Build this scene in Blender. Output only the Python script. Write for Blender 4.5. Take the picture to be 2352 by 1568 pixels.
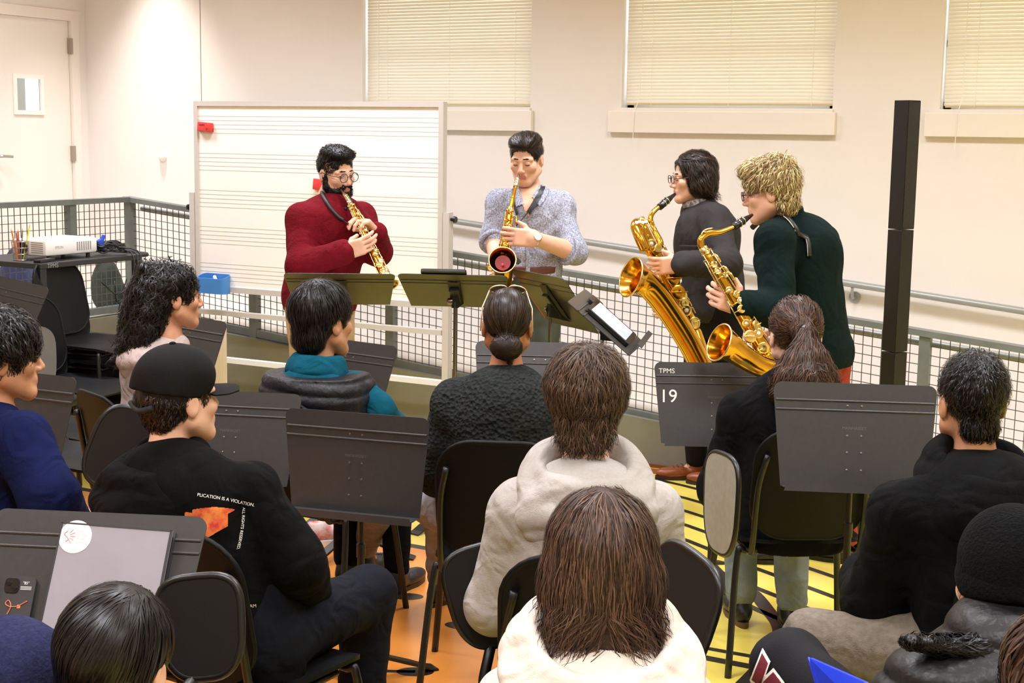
import bpy, bmesh, math, random
import numpy as np
from mathutils import Vector, Matrix, Quaternion
from mathutils.bvhtree import BVHTree

for _o in list(bpy.data.objects): bpy.data.objects.remove(_o, do_unlink=True)
SC = bpy.context.scene
COL = SC.collection
RNG = random.Random(7)

# ------------------------------------------------------------------ camera
CAM_H, FPX, YAW, ROLL = 1.85, 3300.0, math.radians(28.0), 0.0146
PITCH = math.atan(FPX / 22900.0)
FW = np.array([-math.sin(YAW) * math.cos(PITCH), math.cos(YAW) * math.cos(PITCH), -math.sin(PITCH)])
RT = np.array([math.cos(YAW), math.sin(YAW), 0.0])
UP = np.cross(RT, FW)
CPOS = np.array([0.0, 0.0, CAM_H])
_cx = RT * math.cos(ROLL) + UP * math.sin(ROLL)
_cy = -RT * math.sin(ROLL) + UP * math.cos(ROLL)
cam = bpy.data.cameras.new('camera')
cam.sensor_fit = 'HORIZONTAL'; cam.sensor_width = 36.0; cam.lens = FPX / 2352 * 36.0
cam.clip_start = 0.05; cam.clip_end = 100
camo = bpy.data.objects.new('camera', cam); COL.objects.link(camo)
camo.matrix_world = Matrix(((_cx[0], _cy[0], -FW[0], 0), (_cx[1], _cy[1], -FW[1], 0),
                            (_cx[2], _cy[2], -FW[2], CAM_H), (0, 0, 0, 1)))
SC.camera = camo

# ------------------------------------------------------------------ view + world + lights
SC.view_settings.view_transform = 'Standard'
SC.view_settings.look = 'None'
SC.view_settings.gamma = 1.0
SC.view_settings.use_curve_mapping = False
SC.view_settings.exposure = 0.42
W = bpy.data.worlds.new('world'); SC.world = W; W.use_nodes = True
W.node_tree.nodes['Background'].inputs[0].default_value = (0.80, 0.88, 1.0, 1)
W.node_tree.nodes['Background'].inputs[1].default_value = 3.0
CEIL = 3.75
LIGHT_SPOTS = []          # filled by the ceiling fixtures below
PANEL_POWER = 40.0
PANEL_COL = (0.96, 0.99, 1.10)
PANELS = [(-7.0, 6.3), (-4.6, 6.3), (-2.2, 6.3), (0.2, 6.3),
          (-4.9, 3.6), (-2.5, 3.6), (-0.1, 3.6),
          (-3.6, 0.9), (-1.2, 0.9), (1.2, 0.9)]
for _i, (_x, _y) in enumerate(PANELS):
    l = bpy.data.lights.new('panel_light', 'AREA'); l.shape = 'RECTANGLE'; l.size = 1.16; l.size_y = 0.56
    l.energy = PANEL_POWER; l.color = PANEL_COL; l.spread = math.radians(140)
    o = bpy.data.objects.new('panel_light', l); COL.objects.link(o); o.location = (_x, _y, CEIL - 0.075)
DOWNLIGHTS = [(-7.62, 8.15), (-8.0, 7.3)]
for _i, (_x, _y) in enumerate(DOWNLIGHTS):
    l = bpy.data.lights.new('down_light', 'SPOT'); l.energy = (230.0, 12.0)[_i]; l.color = (1.0, 0.97, 0.94)
    l.spot_size = math.radians(70); l.spot_blend = 0.9; l.shadow_soft_size = 0.10
    o = bpy.data.objects.new('down_light', l); COL.objects.link(o); o.location = (_x, _y, CEIL - 0.03)

# ------------------------------------------------------------------ helpers
def ray(px, py):
    x = (px - 1176) / FPX; y = -(py - 784) / FPX
    return FW + RT * (x * math.cos(ROLL) - y * math.sin(ROLL)) + UP * (x * math.sin(ROLL) + y * math.cos(ROLL))
def at(px, py, D): return CPOS + ray(px, py) * D               # point seen at a pixel, D metres along the view axis
def atz(px, py, z): d = ray(px, py); return CPOS + d * ((z - CAM_H) / d[2])
def aty(px, py, Y): d = ray(px, py); return CPOS + d * (Y / d[1])
def atx(px, py, X): d = ray(px, py); return CPOS + d * (X / d[0])
def depth(P): return float((np.array(P) - CPOS) @ FW)
def A(*v): return np.array(v if len(v) > 1 else v[0], float)
def nrm(v): v = np.array(v, float); return v / (np.linalg.norm(v) + 1e-12)
def lin(c):
    return tuple(((x / 255) / 12.92 if x / 255 <= 0.04045 else ((x / 255 + 0.055) / 1.055) ** 2.4) for x in c)

MATS = {}
def mat(name, col, rough=0.6, metal=0.0, var=0.0, vscale=20.0, bump=0.0, bscale=80.0, spec=0.5, kind='noise',
        stretch=(1, 1, 1), col2=None, coat=0.0, sheen=0.0, trans=0.0, attr=None, sss=0.0, emit=None, alpha=1.0, wr=0.0, wrs=9.0):
    if name in MATS: return MATS[name]
    if wr > 0 or sheen > 0: spec = min(spec, 0.12); sheen = 0.0
    m = bpy.data.materials.new(name); m.use_nodes = True; MATS[name] = m
    nt = m.node_tree; b = nt.nodes['Principled BSDF']; N = nt.nodes.new; Lk = nt.links.new
    c = lin(col) + (1,)
    b.inputs['Base Color'].default_value = c
    b.inputs['Roughness'].default_value = rough; b.inputs['Metallic'].default_value = metal
    b.inputs['Specular IOR Level'].default_value = spec
    if coat: b.inputs['Coat Weight'].default_value = coat
    if sheen: b.inputs['Sheen Weight'].default_value = sheen
    if trans: b.inputs['Transmission Weight'].default_value = trans
    if alpha < 1: b.inputs['Alpha'].default_value = alpha
    if sss:
        b.inputs['Subsurface Weight'].default_value = sss; b.inputs['Subsurface Radius'].default_value = (0.9, 0.35, 0.2)
        b.inputs['Subsurface Scale'].default_value = 0.01
    if emit:
        b.inputs['Emission Color'].default_value = lin(emit[0]) + (1,); b.inputs['Emission Strength'].default_value = emit[1]
    tc = N('ShaderNodeTexCoord'); mp = N('ShaderNodeMapping'); mp.inputs['Scale'].default_value = stretch
    Lk(tc.outputs['Object'], mp.inputs['Vector'])
    if var > 0 or col2 is not None:
        n = N('ShaderNodeTexNoise'); n.inputs['Scale'].default_value = vscale; n.inputs['Detail'].default_value = 4
        Lk(mp.outputs['Vector'], n.inputs['Vector'])
        mx = N('ShaderNodeMix'); mx.data_type = 'RGBA'
        c2 = (lin(col2) + (1,)) if col2 is not None else tuple(x * (1 - var) for x in c[:3]) + (1,)
        mx.inputs[6].default_value = c; mx.inputs[7].default_value = c2
        rp = N('ShaderNodeMapRange'); rp.inputs[1].default_value = 0.35; rp.inputs[2].default_value = 0.65
        Lk(n.outputs['Fac'], rp.inputs[0]); Lk(rp.outputs[0], mx.inputs[0])
        src = mx.outputs[2]
        if attr:
            at_ = N('ShaderNodeAttribute'); at_.attribute_name = attr
            m2 = N('ShaderNodeMix'); m2.data_type = 'RGBA'; m2.blend_type = 'MIX'
            Lk(at_.outputs['Fac'], m2.inputs[0]); m2.inputs[6].default_value = c; m2.inputs[7].default_value = c2
            src = m2.outputs[2]
        Lk(src, b.inputs['Base Color'])
    if bump > 0:
        if kind == 'wave':
            t = N('ShaderNodeTexWave'); t.inputs['Scale'].default_value = bscale; t.inputs['Distortion'].default_value = 1.5
            t.bands_direction = 'DIAGONAL'
        elif kind == 'vor':
            t = N('ShaderNodeTexVoronoi'); t.inputs['Scale'].default_value = bscale
        else:
            t = N('ShaderNodeTexNoise'); t.inputs['Scale'].default_value = bscale; t.inputs['Detail'].default_value = 3
        Lk(mp.outputs['Vector'], t.inputs['Vector'])
        bp = N('ShaderNodeBump'); bp.inputs['Strength'].default_value = bump; bp.inputs['Distance'].default_value = 0.01
        Lk(t.outputs[0], bp.inputs['Height']); Lk(bp.outputs['Normal'], b.inputs['Normal'])
        if wr > 0:                                      # larger soft creases in cloth
            n2 = N('ShaderNodeTexNoise'); n2.inputs['Scale'].default_value = wrs; n2.inputs['Detail'].default_value = 1.5; n2.inputs['Distortion'].default_value = 1.6
            Lk(mp.outputs['Vector'], n2.inputs['Vector']); b2 = N('ShaderNodeBump'); b2.inputs['Strength'].default_value = wr; b2.inputs['Distance'].default_value = 0.05
            Lk(n2.outputs[0], b2.inputs['Height']); Lk(b2.outputs['Normal'], bp.inputs['Normal'])
    return m

class MB:
    """mesh builder: collects shapes, links them as ONE mesh object"""
    def __init__(s): s.v = []; s.f = []; s.mi = []; s.cur = 0
    def add(s, v, f):
        o = len(s.v); s.v.extend([tuple(map(float, p)) for p in v])
        for q in f: s.f.append(tuple(i + o for i in q)); s.mi.append(s.cur)
        return s
    def box(s, c, h, R=None, bev=0.0):
        c = A(c); hx, hy, hz = h
        if bev <= 0:
            P = [A(x * hx, y * hy, z * hz) for x in (-1, 1) for y in (-1, 1) for z in (-1, 1)]
            F = [(0, 1, 3, 2), (4, 6, 7, 5), (0, 4, 5, 1), (2, 3, 7, 6), (0, 2, 6, 4), (1, 5, 7, 3)]
        else:
            bm = bmesh.new(); bmesh.ops.create_cube(bm, size=2.0)
            for q in bm.verts: q.co = Vector((q.co.x * hx, q.co.y * hy, q.co.z * hz))
            bmesh.ops.bevel(bm, geom=list(bm.edges), offset=bev, segments=2, affect='EDGES', profile=0.5)
            bm.verts.index_update(); P = [A(*q.co) for q in bm.verts]; F = [tuple(q.index for q in f.verts) for f in bm.faces]; bm.free()
        if R is not None: P = [R @ p for p in P]
        return s.add([c + p for p in P], F)
    def bx(s, x0, x1, y0, y1, z0, z1, bev=0.0):
        return s.box(((x0 + x1) / 2, (y0 + y1) / 2, (z0 + z1) / 2), ((x1 - x0) / 2, (y1 - y0) / 2, (z1 - z0) / 2), None, bev)
    def tube(s, pts, r, n=10, caps=True, closed=False):
        P = [A(p) for p in pts]; m = len(P)
        R = [r] * m if np.isscalar(r) else list(r)
        T = []
        for i in range(m):
            if closed: t = P[(i + 1) % m] - P[i - 1]
            else: t = P[min(i + 1, m - 1)] - P[max(i - 1, 0)]
            T.append(nrm(t))
        u = np.cross(T[0], A(0, 0, 1))
        if np.linalg.norm(u) < 0.1: u = np.cross(T[0], A(1, 0, 0))
        u = nrm(u); V = []
        for i in range(m):
            u = nrm(u - T[i] * (u @ T[i])); w = np.cross(T[i], u)
            for k in range(n):
                a = 2 * math.pi * k / n; V.append(P[i] + R[i] * (math.cos(a) * u + math.sin(a) * w))
        F = []
        for i in range(m if closed else m - 1):
            j = (i + 1) % m
            for k in range(n):
                k2 = (k + 1) % n; F.append((i * n + k, i * n + k2, j * n + k2, j * n + k))
        if caps and not closed:
            F.append(tuple(range(n - 1, -1, -1))); F.append(tuple((m - 1) * n + k for k in range(n)))
        return s.add(V, F)
    def lathe(s, c, axis, prof, n=24, caps=True):
        """prof: list of (t along axis, radius)"""
        axis = nrm(axis); return s.tube([A(c) + axis * t for t, r in prof], [max(r, 1e-4) for t, r in prof], n, caps) if not _flat(prof) else s._lathe(c, axis, prof, n, caps)
    def _lathe(s, c, axis, prof, n, caps):
        u = np.cross(axis, A(0, 0, 1))
        if np.linalg.norm(u) < 0.1: u = np.cross(axis, A(1, 0, 0))
        u = nrm(u); w = np.cross(axis, u); V = []; F = []; m = len(prof)
        for t, r in prof:
            for k in range(n):
                a = 2 * math.pi * k / n; V.append(A(c) + axis * t + max(r, 1e-4) * (math.cos(a) * u + math.sin(a) * w))
        for i in range(m - 1):
            for k in range(n):
                k2 = (k + 1) % n; F.append((i * n + k, i * n + k2, (i + 1) * n + k2, (i + 1) * n + k))
        if caps: F.append(tuple(range(n - 1, -1, -1))); F.append(tuple((m - 1) * n + k for k in range(n)))
        return s.add(V, F)
    def plate(s, poly, o, ex, ey, th, bend=None):
        """extruded polygon: 2-D poly in the plane o + ex*x + ey*y, thickness th along ex x ey"""
        ex = A(ex); ey = A(ey); nz = nrm(np.cross(ex, ey)); m = len(poly)
        V = [A(o) + ex * x + ey * y - nz * th / 2 for x, y in poly] + [A(o) + ex * x + ey * y + nz * th / 2 for x, y in poly]
        F = [tuple(range(m - 1, -1, -1)), tuple(range(m, 2 * m))] + [(i, (i + 1) % m, m + (i + 1) % m, m + i) for i in range(m)]
        return s.add(V, F)
    def mesh(s, name, mats, smooth=False):
        me = bpy.data.meshes.new(name); me.from_pydata(s.v, [], s.f); me.update()
        for m in (mats if isinstance(mats, (list, tuple)) else [mats]): me.materials.append(m)
        if any(s.mi): me.polygons.foreach_set('material_index', s.mi)
        if smooth: sm(me, smooth)
        return me
    def build(s, name, mats, parent=None, smooth=False, off=True):
        if parent is not None and off:
            L = A(*parent.matrix_basis.translation) if parent.parent is None else WORLD_OFF.get(parent.name, A(0, 0, 0))
            s.v = [tuple(A(*p) - L) for p in s.v]
        o = bpy.data.objects.new(name, s.mesh(name, mats, smooth)); COL.objects.link(o)
        if parent is not None:
            o.parent = parent
            WORLD_OFF[o.name] = L if off else A(0, 0, 0)
        return o
WORLD_OFF = {}
def _flat(prof): return True
def sm(me, ang=40):
    me.polygons.foreach_set('use_smooth', [True] * len(me.polygons))
    if ang is not True and ang < 170:
        try: me.set_sharp_from_angle(angle=math.radians(ang))
        except Exception: pass
def rpoly(w, h, r, n=5, corners=(1, 1, 1, 1)):
    """rounded rectangle outline, w x h, counter-clockwise"""
    P = []
    for q, (sx, sy, a0) in enumerate(((1, -1, -90), (1, 1, 0), (-1, 1, 90), (-1, -1, 180))):
        if not corners[q]: P.append((sx * w / 2, sy * h / 2)); continue
        for k in range(n + 1):
            a = math.radians(a0 + 90 * k / n); P.append((sx * (w / 2 - r) + r * math.cos(a), sy * (h / 2 - r) + r * math.sin(a)))
    return P
def tag(o, label=None, cat=None, group=None, kind=None):
    if label: o['label'] = label
    if cat: o['category'] = cat
    if group: o['group'] = group
    if kind: o['kind'] = kind
    return o
def thing(name, label, cat, loc=(0, 0, 0), rz=0.0, group=None):
    o = bpy.data.objects.new(name, None); COL.objects.link(o); o.empty_display_size = 0.1
    o.location = tuple(float(x) for x in loc); o.rotation_euler = (0, 0, rz)
    return tag(o, label, cat, group)
def link(name, me, parent, loc=None):
    o = bpy.data.objects.new(name, me); COL.objects.link(o); o.parent = parent
    if loc is not None: o.location = tuple(float(x) for x in loc)
    return o
def spline(pts, n=8):
    """Catmull-Rom through points"""
    P = [A(p) for p in pts]; P = [2 * P[0] - P[1]] + P + [2 * P[-1] - P[-2]]; out = []
    for i in range(1, len(P) - 2):
        for k in range(n):
            t = k / n; a, b, c, d = P[i - 1:i + 3]
            out.append(0.5 * ((2 * b) + (c - a) * t + (2 * a - 5 * b + 4 * c - d) * t * t + (3 * b - a - 3 * c + d) * t ** 3))
    out.append(P[-2]); return out
def rz3(a): c, s_ = math.cos(a), math.sin(a); return np.array([[c, -s_, 0], [s_, c, 0], [0, 0, 1.0]])
def rx3(a): c, s_ = math.cos(a), math.sin(a); return np.array([[1.0, 0, 0], [0, c, -s_], [0, s_, c]])
def ry3(a): c, s_ = math.cos(a), math.sin(a); return np.array([[c, 0, s_], [0, 1.0, 0], [-s_, 0, c]])
def text_mesh(body, size):
    cu = bpy.data.curves.new('txt', 'FONT'); cu.body = body; cu.size = size; cu.align_x = 'LEFT'
    ob = bpy.data.objects.new('txt', cu); COL.objects.link(ob)
    dg = bpy.context.evaluated_depsgraph_get(); me = bpy.data.meshes.new_from_object(ob.evaluated_get(dg))
    V = [tuple(v.co) for v in me.vertices]; F = [tuple(p.vertices) for p in me.polygons]
    bpy.data.objects.remove(ob); bpy.data.curves.remove(cu); bpy.data.meshes.remove(me)
    return V, F
def add_text(mb, body, size, o, ex, ey, lift=0.001, center=False):
    V, F = text_mesh(body, size); ex = A(ex); ey = A(ey); nz = nrm(np.cross(ex, ey))
    w = max(v[0] for v in V) if V else 0
    mb.add([A(o) + ex * (v[0] - (w / 2 if center else 0)) + ey * v[1] + nz * lift for v in V], F)
# ================================================================== implicit-surface modelling (organic shapes)
class SDF:
    def __init__(s):
        s.p = []; s.cuts = []; s.noise = 0.0; s.nfreq = 9.0; s.seed = 1; s.floor = None; s.extra = None; s.naniso = (1, 1, 1)
    def _add(s, fn, lo, hi, k, sub): s.p.append((fn, np.array(lo, float), np.array(hi, float), k, sub)); return s
    def cap(s, a, b, ra, rb=None, k=0.02, sub=False):
        a = A(a); b = A(b); rb = ra if rb is None else rb; d = b - a; L2 = max(d @ d, 1e-9)
        def fn(x, y, z):
            px, py, pz = x - a[0], y - a[1], z - a[2]
            t = np.clip((px * d[0] + py * d[1] + pz * d[2]) / L2, 0, 1)
            return np.sqrt((px - t * d[0]) ** 2 + (py - t * d[1]) ** 2 + (pz - t * d[2]) ** 2) - (ra + (rb - ra) * t)
        m = max(ra, rb); return s._add(fn, np.minimum(a, b) - m, np.maximum(a, b) + m, k, sub)
    def ecap(s, a, b, ra, rb, n, q, k=0.03, sub=False):
        """tapered capsule squashed to q of its radius along direction n"""
        a = A(a); b = A(b); d = b - a; n = nrm(A(n) - nrm(d) * (A(n) @ nrm(d))); L2 = max(d @ d, 1e-9); iq = 1.0 / (q * q) - 1.0
        def fn(x, y, z):
            px, py, pz = x - a[0], y - a[1], z - a[2]
            t = np.clip((px * d[0] + py * d[1] + pz * d[2]) / L2, 0, 1)
            ex, ey, ez = px - t * d[0], py - t * d[1], pz - t * d[2]
            dn = ex * n[0] + ey * n[1] + ez * n[2]
            L = np.sqrt(ex * ex + ey * ey + ez * ez); Lq = np.sqrt(L * L + iq * dn * dn)
            return (Lq - (ra + (rb - ra) * t)) * np.where(Lq > 1e-6, L / np.maximum(Lq, 1e-6), 1.0)
        m = max(ra, rb); return s._add(fn, np.minimum(a, b) - m, np.maximum(a, b) + m, k, sub)
    def ell(s, c, r, R=None, k=0.02, sub=False):
        c = A(c); r = np.array(r, float) * np.ones(3); Rm = np.eye(3) if R is None else np.array(R)
        def fn(x, y, z):
            px, py, pz = x - c[0], y - c[1], z - c[2]
            q = [px * Rm[0, i] + py * Rm[1, i] + pz * Rm[2, i] for i in range(3)]
            k0 = np.sqrt(sum((q[i] / r[i]) ** 2 for i in range(3))); k1 = np.sqrt(sum((q[i] / r[i] ** 2) ** 2 for i in range(3)))
            return k0 * (k0 - 1) / np.maximum(k1, 1e-6)
        m = np.abs(Rm) @ r; return s._add(fn, c - m, c + m, k, sub)
    def box(s, c, h, R=None, rd=0.005, k=0.01, sub=False):
        c = A(c); h = np.array(h, float); Rm = np.eye(3) if R is None else np.array(R)
        def fn(x, y, z):
            px, py, pz = x - c[0], y - c[1], z - c[2]
            q = [np.abs(px * Rm[0, i] + py * Rm[1, i] + pz * Rm[2, i]) - (h[i] - rd) for i in range(3)]
            return np.sqrt(sum(np.maximum(v, 0) ** 2 for v in q)) + np.minimum(np.maximum(np.maximum(q[0], q[1]), q[2]), 0) - rd
        m = np.abs(Rm) @ h; return s._add(fn, c - m, c + m, k, sub)
    def tor(s, c, ax, R, r, k=0.02, q=1.0, sub=False):
        """torus; q squashes the tube along the axis"""
        c = A(c); ax = nrm(ax)
        def fn(x, y, z):
            px, py, pz = x - c[0], y - c[1], z - c[2]
            h = px * ax[0] + py * ax[1] + pz * ax[2]; rr = np.sqrt(np.maximum(px * px + py * py + pz * pz - h * h, 1e-12))
            return (np.sqrt((rr - R) ** 2 + (h / q) ** 2) - r) * min(1, q)
        m = R + r * max(1, q); return s._add(fn, c - m, c + m, k, sub)
    def cut(s, p, n): s.cuts.append((A(p), nrm(n))); return s          # removes the side n points to
    def wob(s, P):
        rg = np.random.RandomState(s.seed); o = np.zeros(len(P)); Q = P * np.array(s.naniso)
        for i in range(6):
            d = rg.normal(size=3); d /= np.linalg.norm(d); e = rg.normal(size=3); e /= np.linalg.norm(e)
            fq = s.nfreq * (0.6 + 1.6 * rg.rand())
            o += (0.64 - np.abs(np.sin(fq * (Q @ d) * 1.3 + 1.9 * np.sin(fq * 0.7 * (Q @ e) + rg.rand() * 6) + rg.rand() * 6))) * 1.7 / (1 + 0.3 * i)
        return o / 2.6
    def raw(s, res):
        pos = [p for p in s.p if not p[4]]
        lo = np.min([p[1] for p in pos], 0) - 3 * res - 0.012; hi = np.max([p[2] for p in pos], 0) + 3 * res + 0.012
        n = np.ceil((hi - lo) / res).astype(int) + 1
        ax = [lo[i] + res * np.arange(n[i]) for i in range(3)]
        F = np.full(tuple(n), 1.0, np.float32)
        for fn, a, b, k, sub in s.p:
            mg = k + 3 * res + abs(s.noise) * 1.5
            sl = []
            for i in range(3):
                i0 = max(0, int(math.floor((a[i] - mg - lo[i]) / res))); i1 = min(n[i], int(math.ceil((b[i] + mg - lo[i]) / res)) + 1); sl.append(slice(i0, max(i1, i0)))
            if any(q.stop <= q.start for q in sl): continue
            d = fn(ax[0][sl[0]][:, None, None], ax[1][sl[1]][None, :, None], ax[2][sl[2]][None, None, :]).astype(np.float32)
            f = F[tuple(sl)]
            if sub:
                d = -d; h = np.clip(0.5 - 0.5 * (f - d) / k, 0, 1) if k > 0 else None
                F[tuple(sl)] = np.maximum(f, d) if k <= 0 else f + (d - f) * h + k * h * (1 - h)
            else:
                if k <= 0: F[tuple(sl)] = np.minimum(f, d)
                else:
                    h = np.clip(0.5 + 0.5 * (d - f) / k, 0, 1); F[tuple(sl)] = d + (f - d) * h - k * h * (1 - h)
        if s.noise or s.extra is not None:
            bm_ = np.abs(F) < (abs(s.noise) * 1.6 + 3 * res + 0.03); idx = np.nonzero(bm_)
            P = np.stack([ax[i][idx[i]] for i in range(3)], 1)
            add = np.zeros(len(P))
            if s.noise: add += s.noise * s.wob(P)
            if s.extra is not None: add += s.extra(P)
            F[idx] += add.astype(np.float32)
        cuts = list(s.cuts)
        if s.floor is not None: cuts.append((A(0, 0, s.floor), A(0, 0, -1)))
        for p, nn in cuts:
            d = ((ax[0] - p[0]) * nn[0])[:, None, None] + ((ax[1] - p[1]) * nn[1])[None, :, None] + ((ax[2] - p[2]) * nn[2])[None, None, :]
            F = np.maximum(F, d.astype(np.float32))
        s.F, s.lo, s.res = F, lo, res
        return surfnet(F, lo, res)
    def sample(s, P):
        q = (P - s.lo) / s.res; n = np.array(s.F.shape); q = np.clip(q, 0, n - 1.001); i = q.astype(int); f = q - i; o = 0
        for a in (0, 1):
            for b in (0, 1):
                for c in (0, 1):
                    w = (f[:, 0] if a else 1 - f[:, 0]) * (f[:, 1] if b else 1 - f[:, 1]) * (f[:, 2] if c else 1 - f[:, 2])
                    o = o + w * s.F[i[:, 0] + a, i[:, 1] + b, i[:, 2] + c]
        return o
    def grad(s, P):
        e = s.res * 1.2; G = np.stack([s.sample(P + e * np.eye(3)[k]) - s.sample(P - e * np.eye(3)[k]) for k in range(3)], 1); L = np.linalg.norm(G, axis=1)
        return G / np.maximum(L, 1e-6)[:, None], L / (2 * e)
    def build(s, name, m, parent, res=0.01, smooth=True):
        V, Fc = s.raw(res); L = A(*parent.location) if parent is not None and parent.parent is None else A(0, 0, 0)
        if parent is not None and parent.parent is not None: L = WORLD_OFF[parent.name]
        me = np_mesh(name, V - L, Fc, m); o = bpy.data.objects.new(name, me); COL.objects.link(o)
        if parent is not None: o.parent = parent
        WORLD_OFF[o.name] = L
        return o
def np_mesh(name, V, Fc, m, smooth=True, mi=None):
    me = bpy.data.meshes.new(name); nv, nf = len(V), len(Fc)
    me.vertices.add(nv); me.vertices.foreach_set('co', np.asarray(V, np.float32).ravel())
    me.loops.add(nf * 4); me.loops.foreach_set('vertex_index', np.asarray(Fc, np.int32).ravel())
    me.polygons.add(nf); me.polygons.foreach_set('loop_start', np.arange(0, nf * 4, 4, dtype=np.int32))
    for q in (m if isinstance(m, (list, tuple)) else [m]): me.materials.append(q)
    if mi is not None: me.polygons.foreach_set('material_index', np.asarray(mi, np.int32))
    me.polygons.foreach_set('use_smooth', np.ones(nf, bool)); me.update(calc_edges=True); me.validate()
    return me
_C8 = [(i, j, k) for i in (0, 1) for j in (0, 1) for k in (0, 1)]
_E12 = [(a, b) for a in _C8 for b in _C8 if sum(abs(a[i] - b[i]) for i in range(3)) == 1 and a < b]
def surfnet(F, lo, res):
    s = F < 0
    c = np.zeros(tuple(n - 1 for n in F.shape), np.int8)
    for i, j, k in _C8: c += s[i:s.shape[0] - 1 + i, j:s.shape[1] - 1 + j, k:s.shape[2] - 1 + k]
    act = (c > 0) & (c < 8); I, J, K = np.nonzero(act); idx = np.full(c.shape, -1, np.int64); idx[I, J, K] = np.arange(len(I))
    acc = np.zeros((len(I), 3)); cnt = np.zeros(len(I))
    for a, b in _E12:
        fa = F[I + a[0], J + a[1], K + a[2]].astype(float); fb = F[I + b[0], J + b[1], K + b[2]].astype(float); m = (fa < 0) != (fb < 0)
        t = fa[m] / (fa[m] - fb[m]); acc[m] += np.array(a) + t[:, None] * (np.array(b) - np.array(a)); cnt[m] += 1
    V = lo + res * (np.stack([I, J, K], 1) + acc / cnt[:, None]); Q = []
    for ax in range(3):
        o1, o2 = [(1, 2), (2, 0), (0, 1)][ax]
        s0 = np.moveaxis(s, (ax, o1, o2), (0, 1, 2)); id0 = np.moveaxis(idx, (ax, o1, o2), (0, 1, 2))
        a = s0[:-1, 1:-1, 1:-1]; b = s0[1:, 1:-1, 1:-1]; i, j, k = np.nonzero(a != b)
        q = np.stack([id0[i, j, k], id0[i, j + 1, k], id0[i, j + 1, k + 1], id0[i, j, k + 1]], 1)
        fl = ~a[i, j, k]; q[fl] = q[fl][:, ::-1]; Q.append(q)
    return V, np.concatenate(Q)
# ================================================================== SETTING
YB, XL, YF, XC = 8.6, -8.42, 7.45, -6.93        # back wall, left wall, ramp fence, landing edge
LAND, SLOPE = 0.58, 0.0935
XR, YN = 3.2, -2.2                              # right and near wall (behind the camera)
def ramp_z(x): return max(0.0, LAND - SLOPE * (x - XC))
XE = XC + LAND / SLOPE
M_wall = mat('wall_paint', (238, 231, 225), 0.75, bump=0.04, bscale=220, var=0.02, vscale=3)
M_ceil = mat('ceiling_paint', (238, 234, 230), 0.9, bump=0.1, bscale=120)
M_door = mat('door_paint', (239, 230, 221), 0.5)
M_yel = mat('floor_yellow', (238, 216, 100), 0.24, var=0.10, vscale=3, bump=0.01, bscale=30)
M_org = mat('floor_orange', (218, 138, 60), 0.24, var=0.12, vscale=4, bump=0.01, bscale=30)
M_line = mat('floor_black', (38, 34, 28), 0.35, var=0.3, vscale=15)
M_kerb = mat('kerb_paint', (132, 130, 114), 0.6, var=0.12, vscale=6)
M_ramp = mat('ramp_floor', (222, 214, 204), 0.6, var=0.1, vscale=8)
M_fence = mat('fence_steel', (112, 118, 114), 0.45, metal=0.0, var=0.15, vscale=12)
M_wire = mat('fence_wire', (80, 82, 80), 0.5)
M_rail = mat('handrail_steel', (160, 163, 160), 0.35, metal=0.2)
M_wood = mat('oak_strip', (176, 140, 96), 0.5, var=0.25, vscale=9, stretch=(1, 8, 8))

fl = MB().bx(XL - 0.1, XR + 0.1, YN - 0.1, YB + 0.1, -0.12, 0.0).build('floor', M_yel); tag(fl, kind='structure')
def slab(name, poly, z, m, parent=fl):
    b = MB(); V = [(x, y, 0.0) for x, y in poly] + [(x, y, z) for x, y in poly]; n = len(poly)
    b.add(V, [tuple(range(n, 2 * n))] + [(i, (i + 1) % n, n + (i + 1) % n, n + i) for i in range(n)])
    return b.build(name, m, parent)
slab('orange_field', [(-6.2, -2.1), (-2.02, -2.1), (-2.02, 4.55), (-2.6, 5.36), (-6.2, 5.36)], 0.0012, M_org)
slab('orange_border', [(-6.9, 5.45), (-6.25, 5.45), (-6.25, 7.34), (-6.9, 7.34)], 0.0012, M_org)
slab('brown_border', [(-6.25, 7.24), (2.8, 7.24), (2.8, 7.36), (-6.25, 7.36)], 0.0012, mat('floor_brown', (150, 88, 45), 0.4, var=0.1))
def stripe(pts, w=0.035, z=0.0018):
    P = [A(p[0], p[1], 0) for p in pts]; b = MB(); V = []
    for i, p in enumerate(P):
        t = nrm(P[min(i + 1, len(P) - 1)] - P[max(i - 1, 0)]); nn = A(-t[1], t[0], 0)
        V += [p + nn * w / 2 + A(0, 0, z), p - nn * w / 2 + A(0, 0, z)]
    F = [(2 * i, 2 * i + 1, 2 * i + 3, 2 * i + 2) for i in range(len(P) - 1)]
    return b.add(V, F).build('staff_line', M_line, fl)
stripe([(-6.2, 5.36), (-2.6, 5.36), (-2.02, 4.55), (-2.02, -2.1)], 0.05)
for k in range(7):                                     # the printed stave, fanning out to the right
    y0 = 7.16 - 0.235 * k; a = -0.34 - 0.035 * k
    x0 = -3.05 + 0.09 * k
    pts = [(-6.2, y0 + 0.05)] if k < 8 else []
    pts += [(-4.4, y0 + 0.10), (x0, y0)] if k < 8 else [(-2.5, y0 + 0.12)]
    pts += [(x0 + 0.8, y0 + 0.8 * a), (x0 + 1.7, y0 + 1.7 * a - 0.06), (x0 + 3.0, y0 + 3.0 * a - 0.2)]
    stripe([tuple(p[:2]) for p in spline([(x, y, 0) for x, y in pts], 5)], 0.034)
stripe([tuple(p[:2]) for p in spline([(-1.95, 5.62, 0), (-1.81, 5.53, 0), (-1.67, 5.33, 0), (-1.55, 5.12, 0), (-1.50, 4.85, 0), (-1.49, 4.4, 0), (-1.5, 3.5, 0)], 5)], 0.06)
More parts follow.
